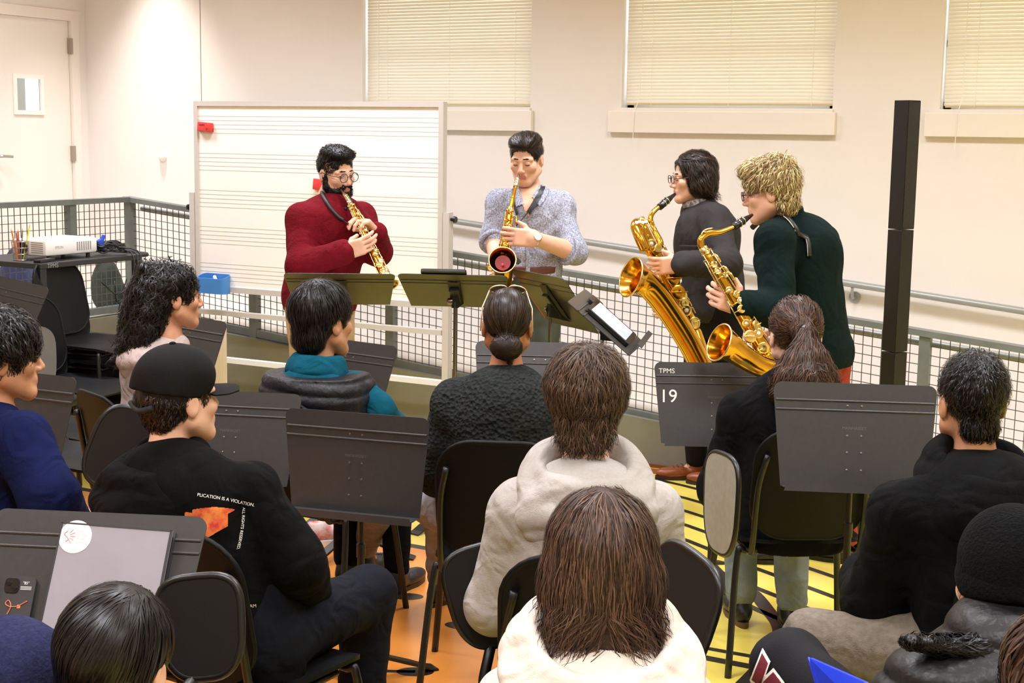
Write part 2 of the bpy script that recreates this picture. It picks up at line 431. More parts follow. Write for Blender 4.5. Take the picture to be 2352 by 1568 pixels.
stripe([(-1.90, 4.79), (-1.50, 4.80)], 0.03); stripe([(-1.90, 4.70), (-1.49, 4.70)], 0.045)
stripe([(-1.80, 4.99), (-1.78, 4.50)], 0.05)
def note(x, y, a, tail):                                # printed notes on the orange field
    b = MB(); V = [(x + 0.065 * math.cos(t) * math.cos(a) - 0.042 * math.sin(t) * math.sin(a), y + 0.065 * math.cos(t) * math.sin(a) + 0.042 * math.sin(t) * math.cos(a), 0.0019) for t in [2 * math.pi * k / 20 for k in range(20)]]
    b.add(V, [tuple(range(20))])
    if tail:
        d = A(tail[0], tail[1], 0); n_ = A(-d[1], d[0], 0) * 0.012 / np.linalg.norm(d); p = A(x, y, 0.0019)
        b.add([p + n_, p - n_, p + d - n_, p + d + n_], [(0, 1, 2, 3)])
    b.build('printed_note', M_line, fl)
note(-2.98, 4.74, 0.4, None); note(-3.30, 5.02, 0.3, (0.28, -0.20)); note(-2.62, 4.55, 0.2, (0.05, 0.3))
note(-3.16, 3.98, -0.2, (0.28, 0.03)); note(-2.52, 4.06, 0.5, (-0.2, -0.1)); note(-3.45, 4.45, 0.4, (-0.2, 0.2))

# walls (boxes around the openings)
WIN = [(-5.80, -4.46), (-3.80, -2.42), (-1.79, -0.43)]; WZ0, WZ1 = 2.03, 3.40
wb = MB(); xs = [XL - 0.15]
for a_, b_ in WIN: xs += [a_, b_]
xs.append(XR + 0.15)
for i in range(0, len(xs), 2): wb.bx(xs[i], xs[i + 1], YB, YB + 0.16, 0, CEIL + 0.1)
for a_, b_ in WIN: wb.bx(a_, b_, YB, YB + 0.16, 0, WZ0); wb.bx(a_, b_, YB, YB + 0.16, WZ1, CEIL + 0.1)
wbo = wb.build('wall_back', M_wall); tag(wbo, kind='structure')
MB().bx(-7.263, -7.257, YB - 0.0015, YB + 0.001, LAND, CEIL).build('control_joint', mat('joint_grey', (150, 138, 124), 0.8), wbo)  # expansion joint in the wall, a thin strip in its own darker colour
DY0, DY1, DZ1 = 7.56, 8.47, 2.70
wl = MB().bx(XL - 0.15, XL, YN - 0.15, DY0 - 0.0, 0, CEIL + 0.1).bx(XL - 0.15, XL, DY1, YB, 0, CEIL + 0.1).bx(XL - 0.15, XL, DY0, DY1, DZ1, CEIL + 0.1).bx(XL - 0.15, XL, DY0, DY1, 0, LAND)
tag(wl.build('wall_left', M_wall), kind='structure')
tag(MB().bx(XR, XR + 0.15, YN - 0.15, YB, 0, CEIL + 0.1).build('wall_right', M_wall), kind='structure')
tag(MB().bx(XL, XR, YN - 0.15, YN, 0, CEIL + 0.1).build('wall_near', M_wall), kind='structure')
tag(MB().bx(XL - 0.15, XR + 0.15, YN - 0.15, YB + 0.16, CEIL, CEIL + 0.1).build('ceiling', M_ceil), kind='structure')
M_lite = mat('panel_diffuser', (255, 246, 230), 0.5, emit=((255, 240, 220), 2.0))
for i, (x, y) in enumerate(PANELS):
    t = thing('ceiling_light', 'flush ceiling light panel, %s' % ['back row, first from the left', 'back row, second from the left', 'back row, third from the left', 'back row, fourth from the left', 'middle row, left', 'middle row, centre', 'middle row, right', 'front row, left', 'front row, centre', 'front row, right'][i], 'ceiling light', (x, y, CEIL), 0, 'ceiling light panels')
    MB().bx(x - 0.64, x + 0.64, y - 0.34, y + 0.34, CEIL - 0.05, CEIL - 0.002).build('housing', M_ceil, t)
    MB().bx(x - 0.58, x + 0.58, y - 0.28, y + 0.28, CEIL - 0.062, CEIL - 0.050).build('diffuser', M_lite, t)
for i, (x, y) in enumerate(DOWNLIGHTS):
    t = thing('down_light', ('round recessed downlight washing the back wall beside the door', 'round recessed downlight in the middle of the door landing')[i], 'ceiling light', (x, y, CEIL), 0, 'landing downlights')
    MB().lathe((x, y, CEIL - 0.012), (0, 0, 1), [(0, 0.10), (0.01, 0.10)], 24).build('trim_ring', M_ceil, t)

# door in the left wall, on the landing
d = thing('door_1', 'cream flush door with a small glazed vision panel and hinges', None, (XL, (DY0 + DY1) / 2, LAND)); tag(d, kind='structure')
dn = MB()
vy0, vy1, vz0, vz1 = 7.88, 8.14, 1.965, 2.225
x0, x1 = XL - 0.065, XL - 0.02
dn.bx(x0, x1, DY0 + 0.03, vy0, LAND + 0.01, DZ1 - 0.03).bx(x0, x1, vy1, DY1 - 0.035, LAND + 0.01, DZ1 - 0.03)
dn.bx(x0, x1, vy0, vy1, LAND + 0.01, vz0).bx(x0, x1, vy0, vy1, vz1, DZ1 - 0.03)
dn.build('door_leaf', M_door, d)
fr = MB(); fw_ = 0.03
fr.bx(x1 - 0.03, XL + 0.012, DY1 - 0.032, DY1 + 0.05, LAND, DZ1 + 0.05).bx(x1 - 0.03, XL + 0.012, DY0 - 0.05, DY0 + 0.028, LAND, DZ1 + 0.05).bx(x1 - 0.03, XL + 0.012, DY0 + 0.028, DY1 - 0.032, DZ1 - 0.028, DZ1 + 0.05)
fr.build('door_frame', M_door, d)
vf = MB()
for q in ((vy0 - 0.02, vy0 + 0.012, vz0 - 0.02, vz1 + 0.02), (vy1 - 0.012, vy1 + 0.02, vz0 - 0.02, vz1 + 0.02), (vy0 + 0.012, vy1 - 0.012, vz0 - 0.02, vz0 + 0.012), (vy0 + 0.012, vy1 - 0.012, vz1 - 0.012, vz1 + 0.02)): vf.bx(x1 + 0.0005, x1 + 0.012, *q)
vf.build('vision_frame', mat('white_trim', (246, 240, 230), 0.4), d)
M_glass = mat('clear_glass', (235, 242, 240), 0.03, trans=1.0)
MB().bx(x1 - 0.025, x1 - 0.02, vy0, vy1, vz0, vz1).build('vision_pane', M_glass, d)
M_steel = mat('brushed_steel', (176, 168, 158), 0.35, metal=0.9)
for z0 in (2.42, 1.59, 0.80): MB().bx(x1 - 0.005, XL + 0.02, DY1 - 0.048, DY1 - 0.026, z0, z0 + 0.12).tube([(XL + 0.012, DY1 - 0.036, z0), (XL + 0.012, DY1 - 0.036, z0 + 0.12)], 0.008, 8).build('hinge', M_steel, d)
hd = MB().tube(spline([(XL - 0.02, 7.655, 1.63), (XL + 0.05, 7.66, 1.635), (XL + 0.055, 7.70, 1.635), (XL + 0.055, 7.765, 1.632)], 4), 0.011, 8).lathe((XL - 0.02, 7.655, 1.63), (1, 0, 0), [(0, 0.03), (0.012, 0.03)], 16)
hd.build('lever_handle', M_steel, d)
# corridor behind the vision panel
ob = MB().bx(XL - 1.2, XL - 1.15, 6.9, 9.6, LAND, 3.0)
tag(ob.build('wall_corridor', M_wall), kind='structure')
tag(MB().bx(XL - 0.42, XL - 0.36, 8.10, 8.30, LAND, 2.7).build('trim_9', mat('corridor_grey', (150, 146, 136), 0.6)), kind='structure')

# windows, blinds, sills
M_wf = mat('window_frame_paint', (226, 226, 226), 0.5)
M_pane = mat('window_glass', (240, 246, 250), 0.05, alpha=0.12, spec=0.6)
M_blind = mat('blind_slat', (234, 226, 210), 0.45)
M_sill = mat('sill_paint', (239, 230, 221), 0.55)
_nt = M_blind.node_tree; _b = _nt.nodes['Principled BSDF']; _tr = _nt.nodes.new('ShaderNodeBsdfTranslucent'); _tr.inputs[0].default_value = lin((236, 220, 170)) + (1,)
_mx = _nt.nodes.new('ShaderNodeMixShader'); _mx.inputs[0].default_value = 0.07
_nt.links.new(_b.outputs[0], _mx.inputs[1]); _nt.links.new(_tr.outputs[0], _mx.inputs[2]); _nt.links.new(_mx.outputs[0], _nt.nodes['Material Output'].inputs[0])
POS = ['leftmost window, partly behind the whiteboard', 'middle window above the musicians', 'rightmost window cut by the picture edge']
for i, (a_, b_) in enumerate(WIN):
    w = thing('window_%d' % (i + 1), 'tall daylit window: ' + POS[i], None, ((a_ + b_) / 2, YB + 0.1, WZ0)); tag(w, kind='structure')
    f_ = MB()
    for q in ((a_, a_ + 0.045, WZ0, WZ1), (b_ - 0.045, b_, WZ0, WZ1), (a_, b_, WZ0, WZ0 + 0.045), (a_, b_, WZ1 - 0.045, WZ1), (a_, b_, WZ0 + 0.36, WZ0 + 0.40)): f_.bx(q[0], q[1], YB + 0.10, YB + 0.15, q[2], q[3])
    f_.build('window_frame', M_wf, w)
    MB().bx(a_ + 0.04, b_ - 0.04, YB + 0.122, YB + 0.127, WZ0 + 0.04, WZ1 - 0.04).build('pane', M_pane, w)
    tr = MB().bx(a_ - 0.075, b_ + 0.03, YB - 0.045, YB - 0.001, 1.872, 2.008, 0.004).bx(a_ - 0.05, b_ + 0.01, YB - 0.03, YB - 0.001, 2.008, 2.024)
    tag(tr.build('trim_%d' % (i + 1), M_sill), kind='structure')
    bl = thing('window_blind', 'closed cream venetian blind over the ' + POS[i], 'blind', ((a_ + b_) / 2, YB + 0.05, WZ1), 0, 'venetian blinds')
    x0, x1 = a_ + 0.022, b_ - 0.006; L_ = x1 - x0
    ms = MB(); th_ = math.radians(72 if i else 70); wv = 0.0255
    pr = [(-wv / 2, 0), (-wv / 6, 0.0028), (wv / 6, 0.0028), (wv / 2, 0)]
    V = []
    for sx in (-L_ / 2, L_ / 2):
        for u_, h_ in pr: V.append((sx, u_ * math.cos(th_) - h_ * math.sin(th_), u_ * math.sin(th_) + h_ * math.cos(th_)))
    ms.add(V, [(k, k + 1, k + 5, k + 4) for k in range(3)])
    me = ms.mesh('slat', M_blind, True)
    z = 2.062 if i != 1 else 2.070
    while z < WZ1 - 0.05:
        s_ = link('slat', me, bl, (0, 0, z - WZ1)); z += 0.0215
    MB().bx(x0, x1, YB + 0.036, YB + 0.064, 2.040 + (0.008 if i == 1 else 0), 2.052 + (0.008 if i == 1 else 0)).build('bottom_rail', mat('blind_rail', (205, 188, 140), 0.5), bl)
    MB().bx(x0, x1, YB + 0.02, YB + 0.08, WZ1 - 0.05, WZ1 - 0.01).build('head_rail', M_blind, bl)
    for fx in (0.125, 0.51, 0.90):
        MB().tube([(x0 + L_ * fx, YB + 0.034, 2.045), (x0 + L_ * fx, YB + 0.034, WZ1 - 0.03)], 0.0014, 5).build('ladder_cord', mat('cord_white', (245, 240, 228), 0.7), bl)
    MB().tube([(x0 + 0.10, YB + 0.03, WZ1 - 0.05), (x0 + 0.10, YB + 0.015, 2.1), (x0 + 0.09, YB - 0.05, 2.0), (x0 + 0.085, YB - 0.05, 1.80)], 0.0022, 5).build('pull_cord', mat('cord_white', (245, 240, 228), 0.7), bl)

# landing and ramp
tag(MB().bx(XL, XC, 2.2, YB, 0, LAND).build('floor_landing', M_ramp), kind='structure')
rp = MB(); V = []
for x in (XC, XE):
    z = LAND if x == XC else 0.004
    V += [(x, YF + 0.05, 0), (x, YB, 0), (x, YB, z), (x, YF + 0.05, z)]
rp.add(V, [(0, 1, 2, 3), (7, 6, 5, 4), (0, 4, 5, 1), (1, 5, 6, 2), (2, 6, 7, 3), (3, 7, 4, 0)])
tag(rp.build('floor_ramp', M_ramp), kind='structure')
kb = MB(); V = []
for x, z in ((XC - 0.02, LAND + 0.02), (XE + 0.3, 0.045)):
    V += [(x, YF - 0.06, 0), (x, YF + 0.05, 0), (x, YF + 0.05, z), (x, YF - 0.06, z)]
kb.add(V, [(0, 1, 2, 3), (7, 6, 5, 4), (0, 4, 5, 1), (1, 5, 6, 2), (2, 6, 7, 3), (3, 7, 4, 0)])
tag(kb.build('trim_10', M_kerb), kind='structure')
tag(MB().bx(XC - 0.06, XC + 0.05, 2.2, YF - 0.06, 0, LAND + 0.02).build('trim_11', M_kerb), kind='structure')
tag(MB().bx(-6.85, XE, YF - 0.075, YF - 0.06, 0, 0.02).build('baseboard_back', mat('brown_base', (120, 66, 36), 0.4)), kind='structure')

# fence: posts, rails, wire panels
def wire_panel(p0, p1, zb, zt, parent, pitch=0.0508):
    """wire grid between two posts; zb/zt give bottom and top heights at both ends"""
    b = MB(); p0 = A(*p0, 0); p1 = A(*p1, 0); L_ = np.linalg.norm(p1 - p0); t = (p1 - p0) / L_; r = 0.0019
    nn = A(-t[1], t[0], 0)
    def bar(a, c):
        d_ = nrm(c - a); s1 = nn * r; s2 = np.cross(d_, nn) * r
        b.add([a + s1 + s2, a + s1 - s2, a - s1 - s2, a - s1 + s2, c + s1 + s2, c + s1 - s2, c - s1 - s2, c - s1 + s2], [(0, 1, 5, 4), (1, 2, 6, 5), (2, 3, 7, 6), (3, 0, 4, 7)])
    n = int(L_ / pitch)
    for k in range(1, n + 1):
        s_ = k * L_ / (n + 1); f_ = s_ / L_
        bar(p0 + t * s_ + A(0, 0, zb[0] + (zb[1] - zb[0]) * f_), p0 + t * s_ + A(0, 0, zt[0] + (zt[1] - zt[0]) * f_))
    hgt = zt[0] - zb[0]; m = int(hgt / pitch)
    for k in range(1, m + 1):
        g = k / (m + 1)
        bar(p0 + A(0, 0, zb[0] + (zt[0] - zb[0]) * g) + nn * 0.004, p1 + A(0, 0, zb[1] + (zt[1] - zb[1]) * g) + nn * 0.004)
    return tag(b.build('wire_mesh', M_wire, parent), 'square welded wire grid', kind='stuff')
GT = 0.807                                              # top of guard above the ramp
def top_z(x): return LAND + GT - SLOPE * (x - XC)
fe = thing('ramp_fence', 'grey steel guard rail with wire mesh running down the ramp', 'fence', (-4.0, YF, 0.3))
PX = [-6.93, -5.87, -4.81, -3.72, -2.64, -1.555, -0.73]
for x in PX: MB().bx(x - 0.028, x + 0.028, YF - 0.028, YF + 0.028, ramp_z(x) + 0.02 if x > -6.9 else LAND, top_z(x) - 0.01).build('post', M_fence, fe)
def slope_bar(x0, x1, off, h, w, y=YF):
    V = []
    for x in (x0, x1):
        zc = top_z(x) + off
        V += [(x, y - w / 2, zc - h), (x, y + w / 2, zc - h), (x, y + w / 2, zc), (x, y - w / 2, zc)]
    return MB().add(V, [(0, 1, 2, 3), (7, 6, 5, 4), (0, 4, 5, 1), (1, 5, 6, 2), (2, 6, 7, 3), (3, 7, 4, 0)])
slope_bar(XC - 0.03, -0.70, 0.004, 0.032, 0.075).build('top_rail', M_fence, fe)
slope_bar(XC, -0.70, -0.725, 0.045, 0.05).build('bottom_rail', M_fence, fe)
MB().tube([(XC + 0.03, YF + 0.085, top_z(XC + 0.03) - 0.075), (-0.70, YF + 0.085, top_z(-0.70) - 0.075)], 0.019, 10).build('hand_rail', M_rail, fe, 60)
for a_, b_ in zip(PX[:-1], PX[1:]):
    wire_panel((a_ + 0.028, YF), (b_ - 0.028, YF), (top_z(a_) - 0.77, top_z(b_) - 0.77), (top_z(a_) - 0.03, top_z(b_) - 0.03), fe)
f2 = thing('landing_fence', 'grey steel guard rail with wire mesh along the door landing', 'fence', (XC, 5.5, LAND))
PY = [2.6, 3.65, 4.7, 5.8, 6.90, 7.42]
ztl = LAND + GT
for y in PY[:-1]: MB().bx(XC - 0.028, XC + 0.028, y - 0.028, y + 0.028, LAND + 0.02, ztl - 0.01).build('post', M_fence, f2)
MB().bx(XC - 0.038, XC + 0.038, 2.55, YF - 0.037, ztl - 0.03, ztl + 0.004).build('top_rail', M_fence, f2)
MB().bx(XC - 0.025, XC + 0.025, 2.55, YF - 0.037, ztl - 0.77, ztl - 0.725).build('bottom_rail', M_fence, f2)
for a_, b_ in zip(PY[:-1], PY[1:]): wire_panel((XC, a_ + 0.028), (XC, b_ - 0.02), (ztl - 0.74,) * 2, (ztl - 0.03,) * 2, f2)
# wall handrail
hr = thing('wall_handrail', 'round grey steel handrail on brackets along the ramp wall', 'handrail', (-3.5, YB, 1.1))
def hz(x): return 1.172 - 0.0955 * (x + 4.113)
MB().tube([(-7.0, YB - 0.075, hz(-7.0)), (-6.9, YB - 0.075, hz(-6.9)), (-0.3, YB - 0.075, hz(-0.3))], 0.021, 12).build('rail', M_rail, hr, 60)
for px in (1965, 1250): 
    x = aty(px, 660, YB)[0]
    MB().lathe((x, YB, hz(x) - 0.085), (0, -1, 0), [(0, 0.036), (0.008, 0.036), (0.016, 0.028)], 18).tube(spline([(x, YB - 0.01, hz(x) - 0.085), (x, YB - 0.06, hz(x) - 0.08), (x, YB - 0.075, hz(x) - 0.02)], 4), 0.009, 8).build('bracket', M_rail, hr, 50)
ds = thing('wall_bumper', 'round white bumper on the wall beside the door', 'bumper', (-7.647, YB, 1.639))
MB().lathe((-7.647, YB, 1.639), (0, -1, 0), [(0, 0.036), (0.01, 0.036), (0.022, 0.03), (0.032, 0.017), (0.036, 0.004)], 24).build('dome', mat('bumper_white', (250, 244, 234), 0.4), ds, 50)
# ================================================================== FURNITURE
U3 = A(math.cos(YAW), math.sin(YAW), 0); V3 = A(-math.sin(YAW), math.cos(YAW), 0); Z3 = A(0, 0, 1)
def hdir(a): a = math.radians(a); return U3 * math.sin(a) + V3 * math.cos(a)        # 0 = away from the viewer, 90 = to the right
def curved_plate(mb, poly, func, th, rings=5):
    P = np.array(poly, float); c = P.mean(0); n = len(P); fr = [(k + 1) / rings for k in range(rings)]
    pts = [c] + [c + (p - c) * f for f in fr for p in P]
    top = []; bot = []
    for p in pts:
        q = A(func(*p)); e = 1e-3
        nn = nrm(np.cross(A(func(p[0] + e, p[1])) - q, A(func(p[0], p[1] + e)) - q))
        top.append(q + nn * th / 2); bot.append(q - nn * th / 2)
    F = []; N = len(pts)
    for k in range(n):
        k2 = (k + 1) % n; F.append((0, 1 + k, 1 + k2)); F.append((N, N + 1 + k2, N + 1 + k))
        for r in range(rings - 1):
            a, b = 1 + r * n, 1 + (r + 1) * n
            F.append((a + k, b + k, b + k2, a + k2)); F.append((N + a + k2, N + b + k2, N + b + k, N + a + k))
        a = 1 + (rings - 1) * n
        F.append((a + k2, a + k, N + a + k, N + a + k2))
    mb.add(top + bot, F); return mb

# ---- music stands
M_std = mat('stand_black', (52, 51, 51), 0.36, metal=0.0, var=0.12, vscale=60, bump=0.04, bscale=500, spec=0.5)
M_blk = mat('black_steel', (11, 11, 12), 0.38, var=0.1, vscale=30)
M_chr = mat('worn_chrome', (150, 148, 144), 0.25, metal=1.0)
M_rivet = mat('rivet_grey', (120, 118, 114), 0.35, metal=0.8)
M_emb = mat('embossed_grey', (88, 86, 84), 0.45)
M_chalk = mat('white_paint_pen', (238, 236, 230), 0.7)
DESK = [(-0.245, -0.165), (0.245, -0.165)]
def desk_poly():
    P = [(0.228, -0.165)]
    for k in range(6):
        a = math.radians(90 * k / 5); P.append((0.228 + 0.027 * math.cos(a), 0.138 + 0.027 * math.sin(a)))
    for k in range(6):
        a = math.radians(90 + 90 * k / 5); P.append((-0.228 + 0.027 * math.cos(a), 0.138 + 0.027 * math.sin(a)))
    P.append((-0.228, -0.165)); return P
STANDS = {}
def stand(key, label, c, a, tilt, text=None, base_rot=20, brand=True, group=None, twist=0.0, lipless=False):
    """c = desk centre, a = direction (deg) in which the player stands, tilt = lean of the desk from upright"""
    c = A(c); nh = hdir(a); t_ = math.radians(tilt)
    ey = Z3 * math.cos(t_) - nh * math.sin(t_); nz = nh * math.cos(t_) + Z3 * math.sin(t_); ex = np.cross(ey, nz)
    if twist:
        q = math.radians(twist); ex, ey = ex * math.cos(q) + ey * math.sin(q), ey * math.cos(q) - ex * math.sin(q)
    pb = c - nz * 0.045 - ey * 0.02                                  # pole top
    r = thing('music_stand', label, 'music stand', (pb[0], pb[1], 0), 0, group)
    dk = MB().plate(desk_poly(), c, ex, ey, 0.003).build('desk', M_std, r)
    if not lipless:
        lp = MB().add([c - ey * 0.165 + ex * 0.228 * s1 + nz * o for s1, o in ((-1, -0.0015), (1, -0.0015), (1, 0.0015), (-1, 0.0015))] +
                      [c - ey * 0.168 + ex * 0.228 * s1 * (0.97 if o2 else 1) + nz * (0.055 + o2 * 0) - ey * o3 for s1, o2, o3 in ((-1, 1, 0.003), (1, 1, 0.003), (1, 1, 0), (-1, 1, 0))],
                      [(0, 1, 5, 4), (2, 3, 7, 6), (0, 4, 7, 3), (1, 2, 6, 5), (4, 5, 6, 7)])
        lp.plate([(-0.221, -0.014), (0.221, -0.014), (0.213, 0.010), (-0.213, 0.010)], c - ey * 0.168 + nz * 0.055, ex, ey, 0.0025)
        lp.build('tray_lip', M_std, r)
    for yy in (0.108, 0.078):
        rb = MB(); 
        rb.tube([c + ey * yy - ex * 0.247 + nz * 0.0005, c + ey * yy + ex * 0.247 + nz * 0.0005], 0.0045, 8).build('stiffening_rib', M_std, r, 60)
    rv = MB()
    for yy in (0.093, -0.002, -0.055, -0.11):
        for xx in (-0.022, 0.022):
            for sg in (1, -1): rv.lathe(c + ey * yy + ex * xx + nz * 0.0015 * sg, nz * sg, [(0, 0.0042), (0.0016, 0.0036), (0.0024, 0.0012)], 8)
    rv.build('rivet', M_rivet, r, 50)
    if brand:
        tb = MB(); add_text(tb, 'MANHASSET', 0.0135, c + ey * 0.018, ex, ey, 0.0022, True)
        tb.build('embossed_lettering', M_emb, r)
    if text:
        for s_, size, (tx, ty) in text:
            tb = MB(); add_text(tb, s_, size, c + ex * tx + ey * ty, ex, ey, 0.0024); tb.build('hand_lettering', M_chalk, r)
    # bracket behind the desk
    br = MB(); br.box(c - nz * 0.018 - ey * 0.02, (0.024, 0.075, 0.014), np.stack([ex, ey, nz], 1), 0.004)
    br.add([c - nz * 0.006 + ex * s1 * 0.03 + ey * y1 for s1, y1 in ((-1, 0.10), (1, 0.10), (1, -0.12), (-1, -0.12))] + [pb + ex * 0.016 * s1 + Z3 * z1 - nh * 0.008 for s1, z1 in ((-1, 0.03), (1, 0.03), (1, -0.03), (-1, -0.03))],
           [(0, 1, 2, 3), (4, 7, 6, 5), (0, 4, 5, 1), (1, 5, 6, 2), (2, 6, 7, 3), (3, 7, 4, 0)])
    br.build('bracket', M_blk, r)
    MB().lathe(pb + ex * 0.012, ex, [(0, 0.016), (0.02, 0.016), (0.026, 0.010)], 12).build('tilt_knob', M_chr, r, 50)
    zt = pb[2]; zm = max(0.42, min(0.62, zt - 0.28)); x, y = pb[0], pb[1]
    MB().tube([(x, y, zm - 0.1), (x, y, zt)], 0.0085, 10).build('upper_tube', M_blk if a > 120 or a < -120 else M_chr, r, 60)
    MB().tube([(x, y, 0.05), (x, y, zm)], 0.0125, 12).lathe((x, y, zm - 0.03), (0, 0, 1), [(0, 0.0155), (0.045, 0.0155)], 12).build('lower_tube', M_blk, r, 60)
    for k in range(3):
        q = math.radians(base_rot + 120 * k); d_ = A(math.cos(q), math.sin(q), 0); s2 = A(-d_[1], d_[0], 0); L = A(x, y, 0)
        lg = MB(); P = [(0.010, 0.10), (0.09, 0.085), (0.19, 0.045), (0.255, 0.016), (0.285, 0.008)]; V = []
        for i_, (rr, hh) in enumerate(P):
            wv = 0.017 + (0.012 if i_ > 2 else 0.004 * i_); tk = 0.012 if i_ < 3 else 0.007
            V += [L + d_ * rr + s2 * wv + Z3 * hh, L + d_ * rr - s2 * wv + Z3 * hh, L + d_ * rr - s2 * wv + Z3 * (hh - tk), L + d_ * rr + s2 * wv + Z3 * (hh - tk)]
        F = [(0, 3, 2, 1), (16, 17, 18, 19)]
        for i_ in range(4):
            o_ = 4 * i_
            F += [(o_ + j, o_ + (j + 1) % 4, o_ + 4 + (j + 1) % 4, o_ + 4 + j) for j in range(4)]
        lg.add(V, F).build('foot', M_blk, r)
    STANDS[key] = (c, ex, ey, nz, r); return r
GA = 'music stands of the audience'; GM = 'music stands of the players'
stand('S1', 'music stand with tilted desk hiding the waist of the red-sweater player', at(783, 664, 6.75), -4, 58, group=GM, brand=False)
stand('S2', 'music stand with tilted desk before the alto player, thin tablet on its edge', at(1046, 668, 6.75), 4, 57, group=GM, brand=False)
stand('S3', 'steeply turned music stand holding a red folder, right of the alto player', at(1274, 690, 6.6), 62, 38, group=GM, brand=False)
stand('S4', 'music stand turned to the right carrying a lit tablet', at(1392, 738, 6.0), 101, 50, group=GM, brand=False)
stand('A1', 'wide black music stand in the middle beside the capped listener', at(817, 1062, 4.72), 197, 3, group=GA, base_rot=60)
stand('A2', 'black music stand partly hidden behind the black cap and the middle stand', at(528, 1003, 5.15), 190, 16, group=GA)
stand('A3', 'grey music stand in front of the listener in the teal hoodie', at(793, 868, 6.2), 216, 18, group=GA)
stand('A4', 'music stand in front of the curly-haired listener, seen past her face', at(418, 812, 6.15), 222, 18, group=GA)
stand('A5', 'low black music stand in front of the listener with the hair bun', at(1238, 880, 5.6), 184, 22, group=GA)
stand('A6', 'grey music stand marked TPMS and 19', at(1647, 925, 5.85), 180, 16, text=[('TPMS', 0.028, (-0.238, 0.119)), ('19', 0.075, (-0.236, 0.0))], group=GA, base_rot=75)
stand('A7', 'large grey music stand at right in front of the short-haired listener', at(1962, 1000, 4.55), 186, 14, group=GA, base_rot=10)
stand('A8', 'near music stand at bottom left holding a grey binder and a phone', at(205, 1338, 3.28), 186, 30, group=GA)
stand('A9', 'dark music stand cut by the left picture edge beside the projector cart', at(-8, 712, 6.9), 200, 22, group=GA, twist=-8)
stand('A10', 'black music stand in front of the listener at the left edge', at(30, 962, 4.95), 205, 14, group=GA)

# ---- chairs
M_pl = mat('chair_plastic', (11, 11, 12), 0.5, bump=0.12, bscale=420, var=0.15, vscale=50, spec=0.16)
M_tab = mat('tablet_black', (28, 27, 26), 0.45, var=0.1, vscale=70, bump=0.05, bscale=500, spec=0.22)
M_tabg = mat('tablet_laminate', (150, 146, 132), 0.5, var=0.12, vscale=40)
def _chair_meshes():
    R_ = {}
    seat = [(0.0, 0.0)]
    po = rpoly(0.44, 0.44, 0.09, 6)
    R_['seat'] = curved_plate(MB(), po, lambda x, y: (x, y + 0.01, 0.447 + 0.35 * x * x * (1 if y < 0.12 else 0.6) - (0.9 * max(0, y - 0.12)) ** 2 * 3.0 + 0.5 * max(0, -y - 0.12) ** 2 * 4), 0.012).mesh('seat', M_pl, 50)
    pb_ = rpoly(0.40, 0.40, 0.12, 7, (1, 1, 1, 1))
    R_['backrest'] = curved_plate(MB(), pb_, lambda x, z: (x, -0.245 - 0.22 * (z + 0.17) + 0.75 * x * x * 0.9, 0.690 + z), 0.012).mesh('backrest', M_pl, 50)
    R_['edge'] = MB().tube([A(x * 0.985, -0.245 - 0.22 * (z * 0.985 + 0.17) + 0.675 * x * x, 0.690 + z * 0.985) for x, z in pb_], 0.0085, 8, closed=True).mesh('backrest_rim', M_pl, True)
    for nm, s_, yy, y2 in (('fl', -1, 0.15, 0.20), ('fr', 1, 0.15, 0.20), ('bl', -1, -0.15, -0.25), ('br', 1, -0.15, -0.25)):
        R_[nm] = MB().tube(spline([(s_ * 0.10, yy, 0.425), (s_ * 0.19, yy, 0.425), (s_ * 0.222, (yy * 0.9 + y2 * 0.1), 0.395), (s_ * 0.26, y2, 0.0)], 6), 0.0122, 10).mesh('leg', M_blk, True)
    for nm, s_ in (('ul', -1), ('ur', 1)):
        R_[nm] = MB().tube(spline([(s_ * 0.17, 0.10, 0.43), (s_ * 0.185, -0.17, 0.43), (s_ * 0.188, -0.235, 0.47), (s_ * 0.186, -0.280, 0.68), (s_ * 0.165, -0.308, 0.80)], 6), 0.011, 8).mesh('back_upright', M_blk, True)
    R_['bar'] = MB().tube([(-0.175, 0.12, 0.423), (0.175, 0.12, 0.423), (0.185, 0.11, 0.423), (0.185, -0.13, 0.423), (0.175, -0.14, 0.423), (-0.175, -0.14, 0.423), (-0.185, -0.13, 0.423), (-0.185, 0.11, 0.423)], 0.010, 8, closed=True).mesh('seat_frame', M_blk, True)
    return R_
CHM = _chair_meshes()
M_arm = mat('arm_plastic', (12, 12, 12), 0.35)
def tablet_poly():
    P = []
    for k in range(40):
        a = 2 * math.pi * k / 40; c_, s_ = math.cos(a), math.sin(a); e = 2.0 / 3.2
        P.append((0.135 * abs(c_) ** e * (1 if c_ > 0 else -1) * (1.0 + 0.16 * s_), 0.165 * abs(s_) ** e * (1 if s_ > 0 else -1)))
    return P
